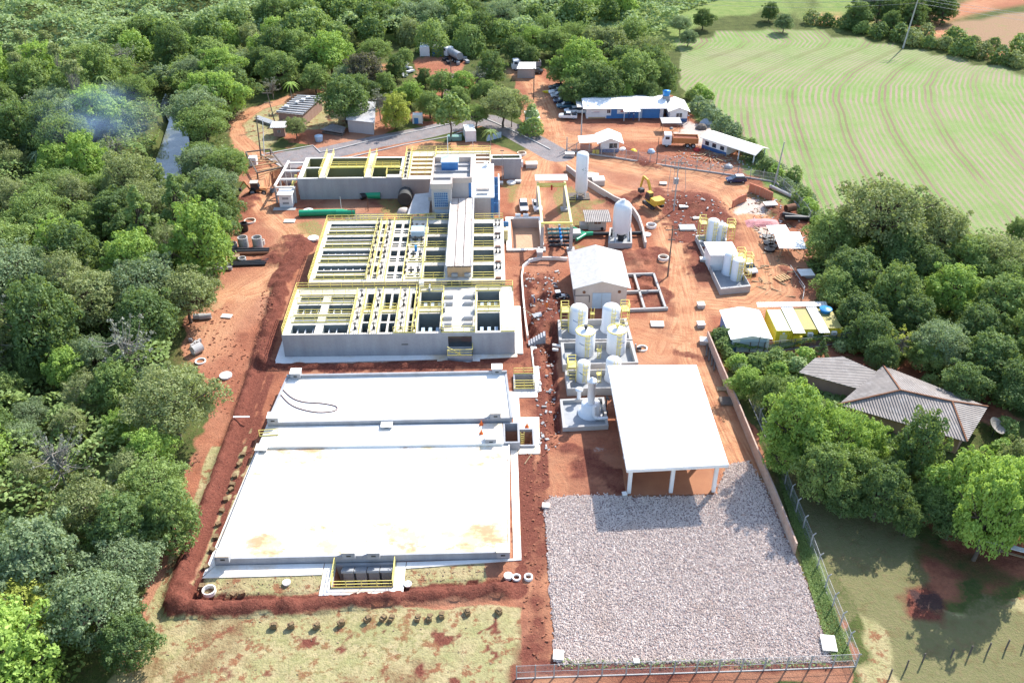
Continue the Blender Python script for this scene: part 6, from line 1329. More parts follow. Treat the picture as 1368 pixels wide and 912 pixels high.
# gantry crane frame
t = thing('gantry_frame', 'tall grey pillar crane frame with yellow beams and a white roof piece', 'gantry'); gx0, gx1, gy0, gy1 = 8.7, 13.9, 147.5, 164.0
for x in (gx0, gx1):
    for y in (gy0, gy1): B().bx(x-.28,y-.28,0,x+.28,y+.28,5.0).build('pillar', 'pole_concrete', t); B().bx(x-.7,y-.7,0,x+.7,y+.7,.5).build('footing', 'pole_concrete', t)
    B().bx(x-.22,gy0-.5,5.0,x+.22,gy1+1.5,5.45).build('runway_beam', 'pale_yellow', t)
for y in (gy0, gy1): B().bx(gx0-.2,y-.15,5.45,gx1+.2,y+.15,5.75).build('cross_beam', 'rail_yellow', t)
B().bx(gx0,gy1+.4,4.7,gx1,gy1+.9,5.0).build('cross_beam', 'rail_yellow', t); B().slab([(gx0-.5,gy1+.2,6.3),(gx1+.5,gy1+.2,6.3),(gx1+.5,gy1+2.4,6.5),(gx0-.5,gy1+2.4,6.5)], .12).build('roof', 'white_sheet', t)
B().bx(11.2,gy1,4.3,11.5,gy1+.3,5.4).build('hoist', 'red_paint', t)
for x in (gx0, gx1): B().bx(x-.25,gy1-.4,4.5,x+.25,gy1-.1,5.0).build('drive_motor', 'tank_blue', t)
# sand basin
t = thing('sand_basin', 'square white rimmed pit with pale orange sand left of the gantry', 'basin'); x0, x1, y0, y1 = 3.0, 9.0, 147.6, 160.4
pit_block('basin_wall', t, ['white_concrete','beige_concrete','cream_wall','sand'], x0-.6, x1+.2, y0-.3, y1+.3, .35, [(x0+.3,x1-.3,y0+.4,y1-.5,-1.6,2,3)], zb=-.5)
for x in (4.3, 5.8): B().bx(x,y1+.35,0,x+1,y1+1,.7).build('block', 'white_paint', t)
# valves and pipes
t = thing('pump_manifold', 'row of pumps and valves with blue motors beside the gantry', 'pumps')
bx0, by0 = at(753, 332)
for k in range(5):
    y = by0 + .2 + k*1.55; b = B(); b.cyl((bx0-2.6,y,.6),(bx0+1.6,y,.6),.26,n=10); 
    for xx in (-1.9,-.9,.1,1.1): b.cyl((bx0+xx,y,.6),(bx0+xx+.12,y,.6),.42,n=12)
    b.build('pipe', 'dark_metal' if k < 3 else 'teal_metal', t); B().cyl((bx0-.4,y,.6),(bx0-.4,y,1.6),.22,n=10).build('motor', 'tank_blue' if k in (1,2,3) else 'steel_grey', t)
b = B().bx(bx0+1.6,by0+3.5,0,bx0+3.4,by0+5.5,1.2); b.build('block', 'pole_concrete', t)
t = thing('green_pipe_junction', 'bright green forked pipe joining the pumps to the black pipe', 'pipe'); j = Vector((*at(783,316),.55))
for px, py in ((765,308),(765,313),(765,319),(770,324)): B().cyl((*at(px,py),.55), j, .3, n=12).build('branch', 'green_pipe', t)
B().cyl(j, Vector((*at(792,315.5),.55)), .42, n=14).build('collar', 'green_pipe', t)
o = B().cyl((*at(792,316),.55),(*at(858,315),.55),.36,n=14).build('black_pipe', 'black_plastic'); tag(o, 'black pipe running past the domed tank from the green fork', 'pipe')

# ------------------------------------------------------------------ walls and fences
def wall_line(name, label, px, h, th, m, cat='wall', z=0.0, parent=None, pts=None):
    P = pts or ats(px); b = B()
    L = []; R_ = []
    for i, p in enumerate(P):
        a = P[max(i-1, 0)]; c_ = P[min(i+1, len(P)-1)]; dx, dy = c_[0]-a[0], c_[1]-a[1]; l = math.hypot(dx, dy); nx, ny = -dy/l*th/2, dx/l*th/2
        L.append((p[0]+nx, p[1]+ny)); R_.append((p[0]-nx, p[1]-ny))
    n = len(P); vs = [(*q, z) for q in L] + [(*q, z+h) for q in L] + [(*q, z+h) for q in R_] + [(*q, z) for q in R_]
    fs = []
    for i in range(n-1):
        for k in range(4): a, c_ = k*n+i, ((k+1)%4)*n+i; fs.append((a, a+1, c_+1, c_))
    fs += [(0, n, 2*n, 3*n), (n-1, 4*n-1, 3*n-1, 2*n-1)]
    b.add(vs, fs); o = b.build(name, m, parent)
    return tag(o, label, cat) if label else o
wall_line('boundary_wall', 'long pinkish block wall running from the white cabin down to the gravel', [(944,456),(962,500),(985,553),(1010,615),(1034,672),(1061,741)], 1.9, .2, 'block_wall')
wall_line('curved_wall', 'curved cream concrete wall sweeping behind the tall tank', [(757,228),(770,238),(783,247),(802,259),(820,270),(836,277),(846,286),(853,297),(858,312),(862,332)], 1.3, .35, 'cream_wall')
wall_line('retaining_kerb', 'thin white kerb curving left of the pump hall and down beside the trench', [(758,348),(740,347),(722,347),(708,350),(699,358),(697,372),(699,400),(702,430),(705,452)], .6, .25, 'white_concrete', 'kerb')
wall_line('brick_wall', 'long unfinished red brick wall with a stepped top near the fence corner', [(1000,256),(1008,259),(1018,263),(1031,269)], 1.9, .25, 'red_brick')
wall_line('brick_wall', 'short unfinished red brick corner wall at the track edge', [(978,278),(985,273),(996,269)], 1.6, .25, 'red_brick')
for k, (a, c_) in enumerate((((838,369),(874,368)),((838,392),(881,391)),((838,416),(895,414)),((846,369),(861,415)),((873,368),(889,414)))):
    pass
t = thing('foundation_grid', 'grid of concrete foundation beams right of the pump hall', 'foundation')
for a, c_ in (((836,369),(873,368)),((836,392),(881,391)),((840,416),(892,414)),((847,369),(861,415)),((873,368),(889,414))): B().bar((*at(*a),.25),(*at(*c_),.25),.35,.5).build('beam', 'pole_concrete', t)
t = thing('concrete_stair', 'grey concrete steps at the corner of the filter block', 'stair')
sx, sy = at(706, 462)
for k in range(7): B().bx(sx+k*.38, sy+k*.1, 0, sx+k*.38+.37, sy+1.3+k*.1, .2+k*.2).build('step', 'grey_concrete', t)
def wire_fence(name, label, px, h=2.0, step=2.5, base=True, bent=True, post='pole_concrete', pts=None, cat='fence', mesh=True, pw=.12):
    P = pts or ats(px); t = thing(name, label, cat); n_p = 0
    for a, c_ in zip(P[:-1], P[1:]):
        L = math.dist(a, c_); n = max(1, round(L/step)); dx, dy = (c_[0]-a[0])/L, (c_[1]-a[1])/L
        for i in range(n + (c_ == P[-1])):
            x, y = a[0]+(c_[0]-a[0])*i/n, a[1]+(c_[1]-a[1])*i/n; z = gz(x, y)
            b = B().bar((x,y,z-.2),(x,y,z+h),pw)
            if bent: b.bar((x,y,z+h),(x-dy*.3,y+dx*.3,z+h+.35),pw*.8)
            if n_p < 95: b.build('post', post, t); n_p += 1
    if mesh:
        b = B()
        for a, c_ in zip(P[:-1], P[1:]):
            z0, z1 = gz(*a), gz(*c_); b.add([(*a,z0+.1),(*c_,z1+.1),(*c_,z1+h),(*a,z0+h)], [(0,1,2,3)])
        b.build('wire_mesh', 'chain_link', t); b = B()
        for a, c_ in zip(P[:-1], P[1:]):
            for zz in (h*.5, h): b.bar((*a,gz(*a)+zz),(*c_,gz(*c_)+zz),.03)
        b.build('strand', 'steel_grey', t)
    if base: wall_line('kerb', None, None, .3 if h == 2.0 and len(P) < 9 else .08, .2 if len(P) < 9 else .12, 'pole_concrete', parent=t, pts=P)
    return t
wire_fence('wire_fence', 'wire mesh fence with bent white posts beside the pasture, turning in front of the gravel', [(1000,532),(1028,596),(1041,629),(1063,684),(1082,731),(1102,786),(1122,836),(1143,890),(1050,894),(900,899),(740,904),(690,906)], 2.0, 2.5)
wire_fence('wire_fence', 'wire mesh fence with concrete footing crossing below the site office yard', [(757,203),(770,204),(820,211),(868,219),(930,228),(985,236),(1036,244)], 2.0, 3.0)
wire_fence('wire_fence', 'wire mesh fence along the field corner beside the black pipes', [(1036,244),(1055,262),(1076,287),(1080,300)], 2.0, 3.0)
wire_fence('wire_fence', 'overgrown wire fence behind the yellow containers', [(962,470),(1020,470),(1080,464),(1150,455),(1175,452)], 1.8, 2.5, bent=False, post='weathered_wood')
wire_fence('pasture_fence', 'dark wooden posts with thin wires crossing the near pasture', [(1188,905),(1210,893),(1232,884),(1270,878),(1368,862)], 1.4, 2.2, False, False, 'weathered_wood', mesh=False)
for k, (px, py) in enumerate(((972,480),(985,517),(985,530))): pass
# grey road kerbs
for l, px in (('far', [(445,201),(500,187),(570,173),(625,160),(650,157)]), ('near', [(458,213),(540,194),(600,183),(640,168)]), ('right', [(640,155),(665,166),(700,182),(735,200)]), ('yard', [(355,206),(418,195),(428,204),(445,201)]), ('yard slanting', [(350,207),(385,229)])):
    wall_line('road_kerb', f'pale kerb along the {l} side of the grey road', px, .18, .3, 'pole_concrete', 'kerb')
# timber frame pit at the left
t = thing('timber_scaffold', 'timber scaffold frame over a dug pit at the far left of the plant', 'scaffold')
A_, B_, C_, D_ = [Vector((*at(*p), 0)) for p in ((345,240),(380,232),(362,208),(330,212))]
for p in (A_, B_, C_, D_): B().bar(p, p + Vector((0,0,1.6)), .25).build('post', 'weathered_wood', t)
for u, v_ in ((A_,B_),(B_,C_),(C_,D_),(D_,A_)): B().bar(u+Vector((0,0,1.5)), v_+Vector((0,0,1.5)), .25).build('beam', 'weathered_wood', t)
for k in range(9):
    u = (k+.5)/9; B().bar(A_.lerp(D_,u)+Vector((0,0,.5+.6*(k%2))), B_.lerp(C_,min(1,u*.9+.05))+Vector((0,0,.9-.5*(k%3)*.5)), .16).build('plank', 'plank_orange', t)
o = B().bx(0,0,0,1,1,1).build('white_tub','white_paint'); o.location = (*at(333,222),0); o.scale = (1.6,1.6,1.8); tag(o, 'white square tub beside the timber frame', 'tub')

# ------------------------------------------------------------------ poles
def pole(px, py, h, label, m='pole_concrete', r=.17, arms=(), lean=(0,0), cat='pole', name='utility_pole', trafo=False):
    t = thing(name, label, cat, (*at(px, py), 0)); B().cyl((0,0,-.3),(lean[0],lean[1],h), r, r*.6, n=10).build('shaft', m, t)
    for z, w_ in arms: B().bx(lean[0]-w_/2,lean[1]-.07,z,lean[0]+w_/2,lean[1]+.07,z+.14).build('crossarm', 'weathered_wood', t)
    if trafo:
        B().bx(-.4,.15,5.4,.4,.8,6.5).build('transformer', 'steel_grey', t); 
        for s in (-.8,.8,-1.5): B().cyl((s,0,h-.9),(s,0,h-.5),.06,n=6).build('insulator', 'white_paint', t)
    return t
pole(1034,248,9.3,'tall pale concrete pole leaning beside the fence corner',lean=(.7,.3))
pole(776,206,0.1,'x') if False else None
x_ = pole(799,187,6.5,'pale concrete pole in front of the office yard') if False else pole(776,189,7.4,'pale concrete pole standing in the yard in front of the office')
pole(900,281,10.5,'power pole with crossarms and hanging cables on the right earth area','pole_concrete',.16,((9.8,3.0),(8.6,1.6),(4.0,1.8)),trafo=True)
pole(892,369,9.5,'slim grey power pole beside the foundation grid','weathered_wood',.15,((8.8,2.4),(7.0,1.2)))
pole(349,213,10,'pair of joined weathered poles by the dirt loop','weathered_wood',.17,((9.3,.9),),lean=(.4,0)); pole(353,213,9.2,'white painted pole leaning on the weathered one','white_paint',.11,lean=(1.0,0))
pole(368,166,8,'dark pole with two crossarms at the barn','weathered_wood',.13,((7.4,2.2),(5.2,2.0)),lean=(-.9,0))
pole(603,110,6,'thin pole in the machine yard clearing','weathered_wood',.12,((5.6,1.0),))
pole(713,133,8,'brown wooden pole left of the parked cars','weathered_wood',.15,((7.6,1.2),)); pole(771,142,5.5,'thin white pole beside the parked cars','white_paint',.1)
pole(757,203,3.4,'short end post of the yard fence'); pole(877,220,6.2,'thin dark post on the yard fence line','weathered_wood',.1)
pole(1206,65,15,'tall pale pylon pole at the far edge of the sown field','pole_concrete',.25,((14,5),(12.6,4)),lean=(1.2,0)); pole(671,240,6.5,'thin lamp pole right of the annex','pole_concrete',.09,((6.3,.8),))
pole(632,207,4.5,'slim lamp post behind the channel block','white_paint',.06); pole(472,302,3.5,'thin rusty standpipe before the concrete tank','rust',.06,((3.3,1.5),)); pole(456,279,2.6,'short white standpipe beside the green pipes','white_paint',.07); pole(492,282,2.8,'short rusty standpipe near the small green pipe','rust',.07)
# overhead cables of the far line
def cable(name, label, a, c_, sag, n=10, r=.03):
    b = B(); a, c_ = Vector(a), Vector(c_); P = [a.lerp(c_, i/n) - Vector((0,0,sag*4*(i/n)*(1-i/n))) for i in range(n+1)]; b.tube(P, r, 5); tag(b.build(name, 'steel_grey'), label, 'cable')
pa = at(1206,65); pb = (pa[0]-70, pa[1]+8); 
for k, (dx, z) in enumerate(((-2,14.1),(2.4,14.1),(0,12.7))): cable('power_cable', ['upper left','upper right','lower'][k] + ' overhead cable strung left of the far pylon pole', (pa[0]+1.2+dx, pa[1], z), (pb[0]+dx, pb[1], z-1), 1.5); cable('power_cable', ['upper left','upper right','lower'][k] + ' overhead cable strung right of the far pylon pole', (pa[0]+1.2+dx, pa[1], z), (pa[0]+80+dx, pa[1]-40, z-1), 1.5)
for k, s in enumerate((-1.3,-.6,1.3)): 
    p9 = at(900,281); o = B().tube([(p9[0]+s,p9[1],9.8),(p9[0]+s*1.3,p9[1]-.6,5),(p9[0]+s*1.2,p9[1]-.3,3.9)], .04, 5).build('drop_cable', 'steel_grey'); tag(o, ['left','inner left','right'][k] + ' cable hanging down the power pole with crossarms', 'cable')

# ------------------------------------------------------------------ vehicles
def loft(b, secs):
    """secs: (x, z0, z1, halfwidth bottom, halfwidth top) from the rear to the nose"""
    vs = []
    for x, z0, z1, w0, w1 in secs: vs += [(x,-w0,z0),(x,-w0*1.02,z0+(z1-z0)*.55),(x,-w1,z1),(x,w1,z1),(x,w0*1.02,z0+(z1-z0)*.55),(x,w0,z0)]
    fs = [(k*6+i, k*6+(i+1)%6, (k+1)*6+(i+1)%6, (k+1)*6+i) for k in range(len(secs)-1) for i in range(6)]
    n = len(vs); b.add(vs, [tuple(reversed(f)) for f in fs] + [tuple(range(6)), tuple(range(n-1, n-7, -1))]); return b
def wheel(t, x, y, r=.31, w_=.22):
    s = 1 if y > 0 else -1; k = B().cyl((x, y-w_/2, r), (x, y+w_/2, r), r, n=16).build('wheel', 'rubber', t); B().cyl((x, y+s*w_/2, r), (x, y+s*(w_/2+.02), r), r*.58, n=12).build('rim', 'steel_grey', k)
def car(px, py, rz, m, label, kind='hatch', roof=None):
    t = thing({'pickup':'pickup_truck','hatch':'car','sedan':'car','suv':'car'}[kind], label, {'pickup':'pickup'}.get(kind, 'car'), (*at(px, py), .02), R(rz), 'cars parked on the site'); z = gz(*at(px, py)); t.location.z = max(z, 0)+.02
    if kind == 'pickup':
        loft(B(), [(-2.2,.35,.92,.82,.8),(-2.15,.3,.95,.85,.82),(-.55,.3,.95,.86,.82),(1.0,.3,.98,.86,.8),(1.9,.32,.9,.84,.74),(2.15,.4,.75,.76,.66)]).build('body', m, t)
        loft(B(), [(-.75,.96,1.02,.8,.78),(-.6,.96,1.45,.8,.66),(.45,.98,1.48,.8,.66),(1.05,.97,1.0,.8,.76)]).build('cabin_glass', 'glass', t); B().bx(-.6,-.64,1.45,.4,.64,1.5).build('roof', m, t)
        B().bx(-2.05,-.7,.955,-.8,.7,.965).build('cargo_bed', 'dark_metal' if kind == 'pickup' else m, t)
    else:
        L = 2.05 if kind == 'hatch' else 2.25; hh = 1.45 if kind != 'suv' else 1.65
        loft(B(), [(-L,.38,.82,.74,.7),(-L+.12,.3,.92,.8,.76),(-.6,.28,.94,.83,.79),(1.0,.28,.92,.83,.77),(L-.25,.3,.8,.8,.7),(L,.4,.66,.7,.6)]).build('body', m, t)
        rear = -L+.15 if kind != 'sedan' else -L+.6
        loft(B(), [(rear,.92,.97,.74,.72),(rear+.4,.92,hh-.06,.78,.62),(.2,.93,hh-.04,.78,.62),(.95,.92,.95,.76,.72)]).build('cabin_glass', 'glass', t)
        B().slab([(rear+.42,-.62,hh),(.2,-.62,hh+.02),(.2,.62,hh+.02),(rear+.42,.62,hh)], .06).build('roof', roof or m, t)
    xw = 1.3 if kind != 'pickup' else 1.35
    for x in (-xw, xw):
        for y in (-.74, .74): wheel(t, x, y)
    for y in (-.55, .55): B().bx(2.0 if kind == 'hatch' else 2.14, y-.14, .55, 2.07 if kind == 'hatch' else 2.2, y+.14, .68).build('headlight', 'white_gloss', t)
    B().bx(1.99 if kind=='hatch' else 2.1,-.35,.42,2.09 if kind=='hatch' else 2.24,.35,.52).build('grille', 'dark_metal', t)
    return t
mat('car_white', (.78,.78,.78), (.74,.74,.74), rough=.25, spec=.6); mat('car_silver', (.42,.44,.46), (.38,.4,.42), rough=.3, metal=.3, spec=.6); mat('car_teal', (.05,.14,.2), (.04,.12,.17), rough=.25, spec=.6); mat('car_navy', (.02,.035,.09), (.018,.03,.08), rough=.25, spec=.6); mat('car_dark', (.04,.045,.05), (.035,.04,.045), rough=.3, spec=.6)
car(758.5,158,175,'car_white','white pickup truck nearest the office end of the parked row','pickup'); car(765,150.5,188,'car_white','white hatchback parked just behind the white pickup'); car(776,151,178,'car_white','white car half hidden behind the yard pole beside the office')
car(755.5,144,184,'car_teal','teal car parked in the row between the navy and white ones','sedan'); car(751,137.5,186,'car_navy','navy car parked between the silver and teal ones','sedan'); car(746.5,131,186,'car_silver','silver car parked between the navy and farthest white one'); car(744.5,126,186,'car_white','farthest white car of the parked row','sedan'); car(743.5,120,182,'car_dark','dark car at the far end of the parked row')
car(699.5,278.5,-88,'car_white','small white car with its nose towards us right of the annex'); car(717.5,278,-86,'car_white','white pickup partly behind the left crane pillar','pickup')
car(983,243,182,'car_navy','blue hatchback with a silver roof parked under the yard fence','hatch','car_silver'); car(999,361,-76,'car_white','white pickup parked beside the long white tank basin','pickup'); car(714,98,178,'car_dark','black car behind the white dump truck','sedan')
o = thing('yellow_canoe', 'long yellow boat shaped hull lying beyond the parked cars', 'boat', (*at(737,124.5), .1), R(4)); loft(B(), [(-2.4,.3,.5,.05,.05),(-1.6,.05,.5,.35,.4),(0,0,.5,.45,.5),(1.6,.05,.5,.35,.4),(2.4,.3,.5,.05,.05)]).build('hull','container_yellow',o)
def truck(px, py, rz, label, kind='dump', bed='orange_metal', cabm='car_white'):
    t = thing('dump_truck' if kind == 'dump' else 'tanker_truck', label, 'truck', (*at(px, py), .02), R(rz)); b = B()
    loft(B(), [(2.0,.7,2.7,1.15,1.1),(2.1,.6,2.85,1.2,1.12),(3.6,.6,2.85,1.2,1.12),(3.95,.6,1.7,1.2,1.15),(4.0,.6,1.2,1.15,1.1)]).build('cab', cabm, t)
    B().slab([(3.68,-1.0,2.6),(3.98,-1.02,1.75),(3.98,1.02,1.75),(3.68,1.0,2.6)], .03).build('windscreen', 'glass', t)
    for s in (-1, 1): B().bx(2.5,s*1.2-.02,1.7,3.4,s*1.2+.02,2.5).build('side_window', 'glass', t)
    B().bx(-3.9,-.5,.75,3.2,.5,1.0).build('chassis', 'dark_metal', t)
    if kind == 'dump':
        b = B(); b.bx(-3.9,-1.25,1.05,1.8,1.25,1.15); b.bx(-3.9,-1.25,1.15,1.8,-1.15,2.3); b.bx(-3.9,1.15,1.15,1.8,1.25,2.3); b.bx(1.7,-1.15,1.15,1.8,1.15,2.6); b.bx(-3.9,-1.15,1.15,-3.8,1.15,2.3); b.build('dump_bed', bed, t)
        B().slab([(-3.8,-1.15,1.9),(1.7,-1.15,2.0),(1.7,1.15,2.0),(-3.8,1.15,1.9)], .1).build('load', 'red_earth_load', t)
        for k in range(6): B().bx(-3.6+k*1.0,-1.32,1.1,-3.45+k*1.0,-1.252,2.3).build('bed_rib', bed, t); B().bx(-3.6+k*1.0,1.252,1.1,-3.45+k*1.0,1.32,2.3).build('bed_rib', bed, t)
    else: B().cyl((-3.8,0,1.9),(1.6,0,1.9),1.05,n=20).build('tank', 'steel_grey', t)
    for x in (3.0, -1.6, -2.9):
        for y in (-1.02, 1.02): wheel(t, x, y, .5, .32)
    return t
truck(908,195,174,'white cab dump truck with an orange bed full of red earth'); truck(703,93,186,'white dump truck with a grey bed near the dark round tree',bed='steel_grey'); truck(606,80,120,'tanker truck standing among scrap in the forest clearing','tanker')
def excavator():
    t = thing('excavator', 'yellow tracked excavator with raised arm beside the domed tank', 'excavator', (*at(872,277),.3), R(115)); 
    for s in (-1.05, 1.05):
        k = B(); k.bx(-1.5,s-.28,.1,1.5,s+.28,.75); k.cyl((-1.5,s-.28,.42),(-1.5,s+.28,.42),.36,n=12); k.cyl((1.5,s-.28,.42),(1.5,s+.28,.42),.36,n=12); k.build('track', 'dark_metal', t)
    B().cyl((0,0,.7),(0,0,1.0),.7,n=16).build('turntable', 'dark_metal', t); b = B(); b.bx(-2.1,-1.2,1.0,.9,1.2,1.35); b.prism([(-2.2,-1.15),(-.4,-1.15),(-.4,1.15),(-2.2,1.15),(-2.45,.6),(-2.45,-.6)],1.35,2.15); b.build('house', 'machine_yellow', t)
    c_ = loft(B(), [(-.2,1.35,2.9,.45,.42),(.9,1.35,2.9,.45,.42),(1.3,1.35,2.0,.45,.45)]); c_.v = [(x, y+.7, z) for x, y, z in c_.v]; c_.build('cab', 'glass', t); B().bx(-.25,.25,2.9,.95,1.15,3.0).build('cab_roof', 'machine_yellow', t)
    b = B(); b.bar((.8,-.2,1.5),(2.6,-.2,4.3),.35,.5); b.bar((2.6,-.2,4.3),(4.2,-.2,4.5),.3,.42); b.build('boom', 'machine_yellow', t); B().bar((4.2,-.2,4.6),(5.0,-.2,2.0),.26,.34).build('stick', 'machine_yellow', t)
    B().bar((1.5,-.2,1.6),(2.7,-.2,3.8),.14).build('ram', 'steel_grey', t); b = B(); b.T = Matrix.Translation((4.7,-.2,1.4)); b.prism([(-.5,-.5),(.45,-.5),(.45,.5),(-.5,.5)], -.4, .35); b.build('bucket', 'dark_metal', t)
excavator()
def backhoe(px, py, rz, label, m='machine_yellow', s=1.0, name='backhoe_loader', arm=True):
    t = thing(name, label, 'loader', (*at(px, py), 0.05), R(rz)); t.scale = (s, s, s)
    loft(B(), [(-1.2,.6,1.1,.5,.5),(.4,.6,1.4,.5,.45),(1.7,.7,1.25,.45,.4),(1.8,.8,1.1,.4,.38)]).build('body', m, t); loft(B(), [(-1.2,1.1,2.5,.65,.6),(.2,1.1,2.5,.65,.6),(.5,1.1,1.5,.6,.6)]).build('cab', 'glass', t); B().bx(-1.3,-.75,2.5,.3,.75,2.62).build('cab_roof', 'cream_wall' if arm else m, t)
    for x, r in ((-.9,.7),(1.3,.48)):
        for y in (-.85, .85): wheel(t, x, y, r, .35)
    for y in (-.6, .6): B().bar((.7,y,1.2),(2.6,y,.6),.14).build('lift_arm', m, t)
    b = B(); b.box((2.9,0,.5),(.7,2.1,.1)); b.box((2.6,0,.8),(.1,2.1,.7)); b.build('bucket', 'dark_metal', t)
    if arm: b = B(); b.bar((-1.5,0,1.0),(-2.4,0,2.8),.25); b.bar((-2.4,0,2.8),(-3.4,0,1.4),.2); b.build('digging_arm', m, t); B().box((-3.4,0,1.0),(.5,.6,.6)).build('digging_bucket', 'dark_metal', t)
backhoe(345,259,4,'backhoe loader on the red ramp between the forest and white cabin','orange_metal'); backhoe(747,399,10,'small white skid loader in the trench area left of the pump hall','car_white',.55,'skid_loader',False)

# ------------------------------------------------------------------ pipes, rings, slabs
def ring_thing(px, py, ro, h, label, m='white_concrete', lid=False, group='round concrete manhole rings', name='concrete_ring', z=None):
    x, y = at(px, py); zz = max(gz(x, y), 0) if z is None else z; t = thing(name, label, 'concrete ring', (x, y, zz), 0, group)
    B().ring((0,0), ro, ro-.14, 0, h, 22).build('ring', m, t)
    if lid: B().cyl((0,0,h),(0,0,h+.1),ro+.05,n=22).build('lid', m, t); B().ring((0,0),.3,.24,h+.1,h+.14,12).build('lid_rim', 'steel_grey', t)
    return t
for px, py, ro, h, l, ld in ((412,283,.95,.25,'white ring lid left of the long green pipe',1),(419,321,.95,.3,'white ring lid on the earth beside the settling block',1),(302,503,.85,.2,'white round lid on the red earth left of the long berm',1),(697,207,1.0,.5,'white ring on the earth behind the stub tank',0),(683,245,.9,.25,'round lid between two small blocks right of the annex',1),(870,303,.95,.5,'grey ring on the dark earth right of the curved wall',0),(864,314,.75,.12,'flat round lid below the grey ring',1),(886,347,.95,.5,'ring with dark hollow beside the right track',0),(884,328+20,.01,.01,'',0),(334,296,1.1,.3,'ring half filled with earth at the forest edge',0),(787,448+17,.01,.01,'',0),(858,466,.8,.25,'ring beside the silo basins on the orange earth',0),(280,791,.75,.5,'white ring standing at the corner of the long berm',0),(690,772,.5,.25,'first white ring of the row at the foot of the dry lawn',0),(706,772,.5,.35,'last white ring of the row at the foot of the dry lawn',0),(679,771,.45,.3,'solid white cap left of the small ring row',1),(383,779,.4,.15,'round marker cap on the lawn left of the valve pit',1),(545,781,.4,.15,'round marker cap on the lawn right of the valve pit',1)):
    if l: ring_thing(px, py, ro, h, l, lid=bool(ld))
def pipe(px, py, L, r, rz, m, label, z=0.0, name='concrete_pipe', group=None, hollow=True):
    x, y = at(px, py); t = B(); t.T = Matrix.Translation((0,0,r)) @ Matrix.Rotation(math.pi/2, 4, 'Y')
    if hollow: t.ring((0,0), r, r*.8, -L/2, L/2, 16)
    else: t.cyl((0,0,-L/2),(0,0,L/2), r, n=14)
    o = t.build(name, m); o.location = (x, y, max(gz(x, y), 0)+z); o.rotation_euler.z = R(rz); return tag(o, label, 'pipe', group)
pipe(430,288,8.5,.62,2,'green_pipe','long bright green pipe lying below the grey tank',name='plastic_pipe'); pipe(462,288,3.6,.6,1,'green_pipe','shorter green pipe butted against the long one',name='plastic_pipe'); pipe(499,265,3.0,.72,-5,'green_pipe','short wide green pipe against the foot of the grey tank',name='plastic_pipe'); pipe(486,266,1.2,.65,30,'black_plastic','short black pipe piece beside the wide green one',name='plastic_pipe')
o = B().bx(-3.6,-1.5,0,3.6,1.5,.15).build('timber_mat','weathered_wood'); o.location = (*at(487,291),0); tag(o, 'flat brown boarded mat right of the green pipes', 'board')
for i, (px, py) in enumerate(((323,318),(342,318))):
    for k in range(2): ring_thing(px+3, py+12, .9, 1.0, f"{['left','right'][i]} pale ring stack at the forest edge, {['lower','upper'][k]} ring", 'pole_concrete', group='stacked concrete rings by the forest', z=k*1.03)
ring_thing(325+2,308,.7,1.6,'dark standing tube behind the pale ring stacks','black_plastic'); ring_thing(350,327,.6,.9,'short pale ring right of the ring stacks','cream_wall'); ring_thing(312,330,.75,.8,'tilted pale ring left of the ring stacks','pole_concrete'); ring_thing(324,349,.7,.7,'pale ring on the dark pipes','pole_concrete')
o = B().bx(-.7,-.7,0,.7,.7,1.1).build('wooden_crate','plank_orange'); o.location = (*at(299,347),0); tag(o, 'pale wooden crate left on the dark pipe pile', 'crate'); o = B().bx(-.55,-.55,0,.55,.55,.9).build('wooden_crate','timber'); o.location = (*at(316,347),0); tag(o, 'yellowish crate right of the pale wooden one', 'crate')
for k in range(4): pipe(325+k*.6,341-k*1.5,9,.28,2-k,'dark_metal' if k%2 else 'rust',['nearest','second','third','farthest'][k]+' long dark pipe of the upper pile by the forest',name='steel_pipe',group='upper pile of dark pipes',z=.0+.25*(k%2))
for k in range(4): pipe(316+k*1.5,356-k*1.5,10,.22,3+2*k,'black_plastic',['nearest','second','third','farthest'][k]+' thin black pipe of the lower pile by the forest',name='plastic_pipe',group='lower pile of black pipes')
pipe(291,356,4.2,.35,1,'pole_concrete','upper pale concrete pipe beside the lower black pipe pile'); pipe(294,361,4.2,.35,2,'pole_concrete','lower pale concrete pipe beside the lower black pipe pile')
pipe(267,426,1.8,.45,5,'pole_concrete','left short concrete pipe of the pair under the forest edge'); pipe(275,426,1.8,.45,10,'pole_concrete','right short concrete pipe of the pair under the forest edge'); pipe(264,471,1.6,.75,50,'pole_concrete','wide concrete pipe opening towards us at the forest edge'); ring_thing(268,483,.8,.2,'thin white ring beside the wide concrete pipe')
for k in range(5): o = B().box((0,0,.3),(.5+.3*(k%2),.35,.5),rz=k).build('broken_block', 'pole_concrete'); o.location = (*at(255+k*3,456+((k*7)%9)),0); tag(o, 'broken concrete block in the rubble at the forest edge', 'block', 'broken blocks at the forest edge')
pipe(1054,288,2.0,.75,20,'rust','rusty ringed pipe piece near the field fence'); pipe(1060,296,4.5,.45,-25,'black_plastic','upper black pipe of two lying by the right trees',name='plastic_pipe'); pipe(1063,299,4.5,.45,-5,'black_plastic','lower black pipe of two lying by the right trees',name='plastic_pipe')
pipe(1052,262,9.5,.35,-58,'pole_concrete','long pale pipe lying parallel to the corner fence')
for k in range(5): o = B().cyl((0,0,0),(0,0,.35),1.0-.1*(k%2),n=18).build('hose_coil','black_plastic'); o.location = (*at(1026+((k*5)%9),318+k*4),.0); tag(o, ['farthest','second farthest','middle','second nearest','nearest'][k]+' black hose coil left of the carpentry shelter', 'hose coil', 'black hose coils')
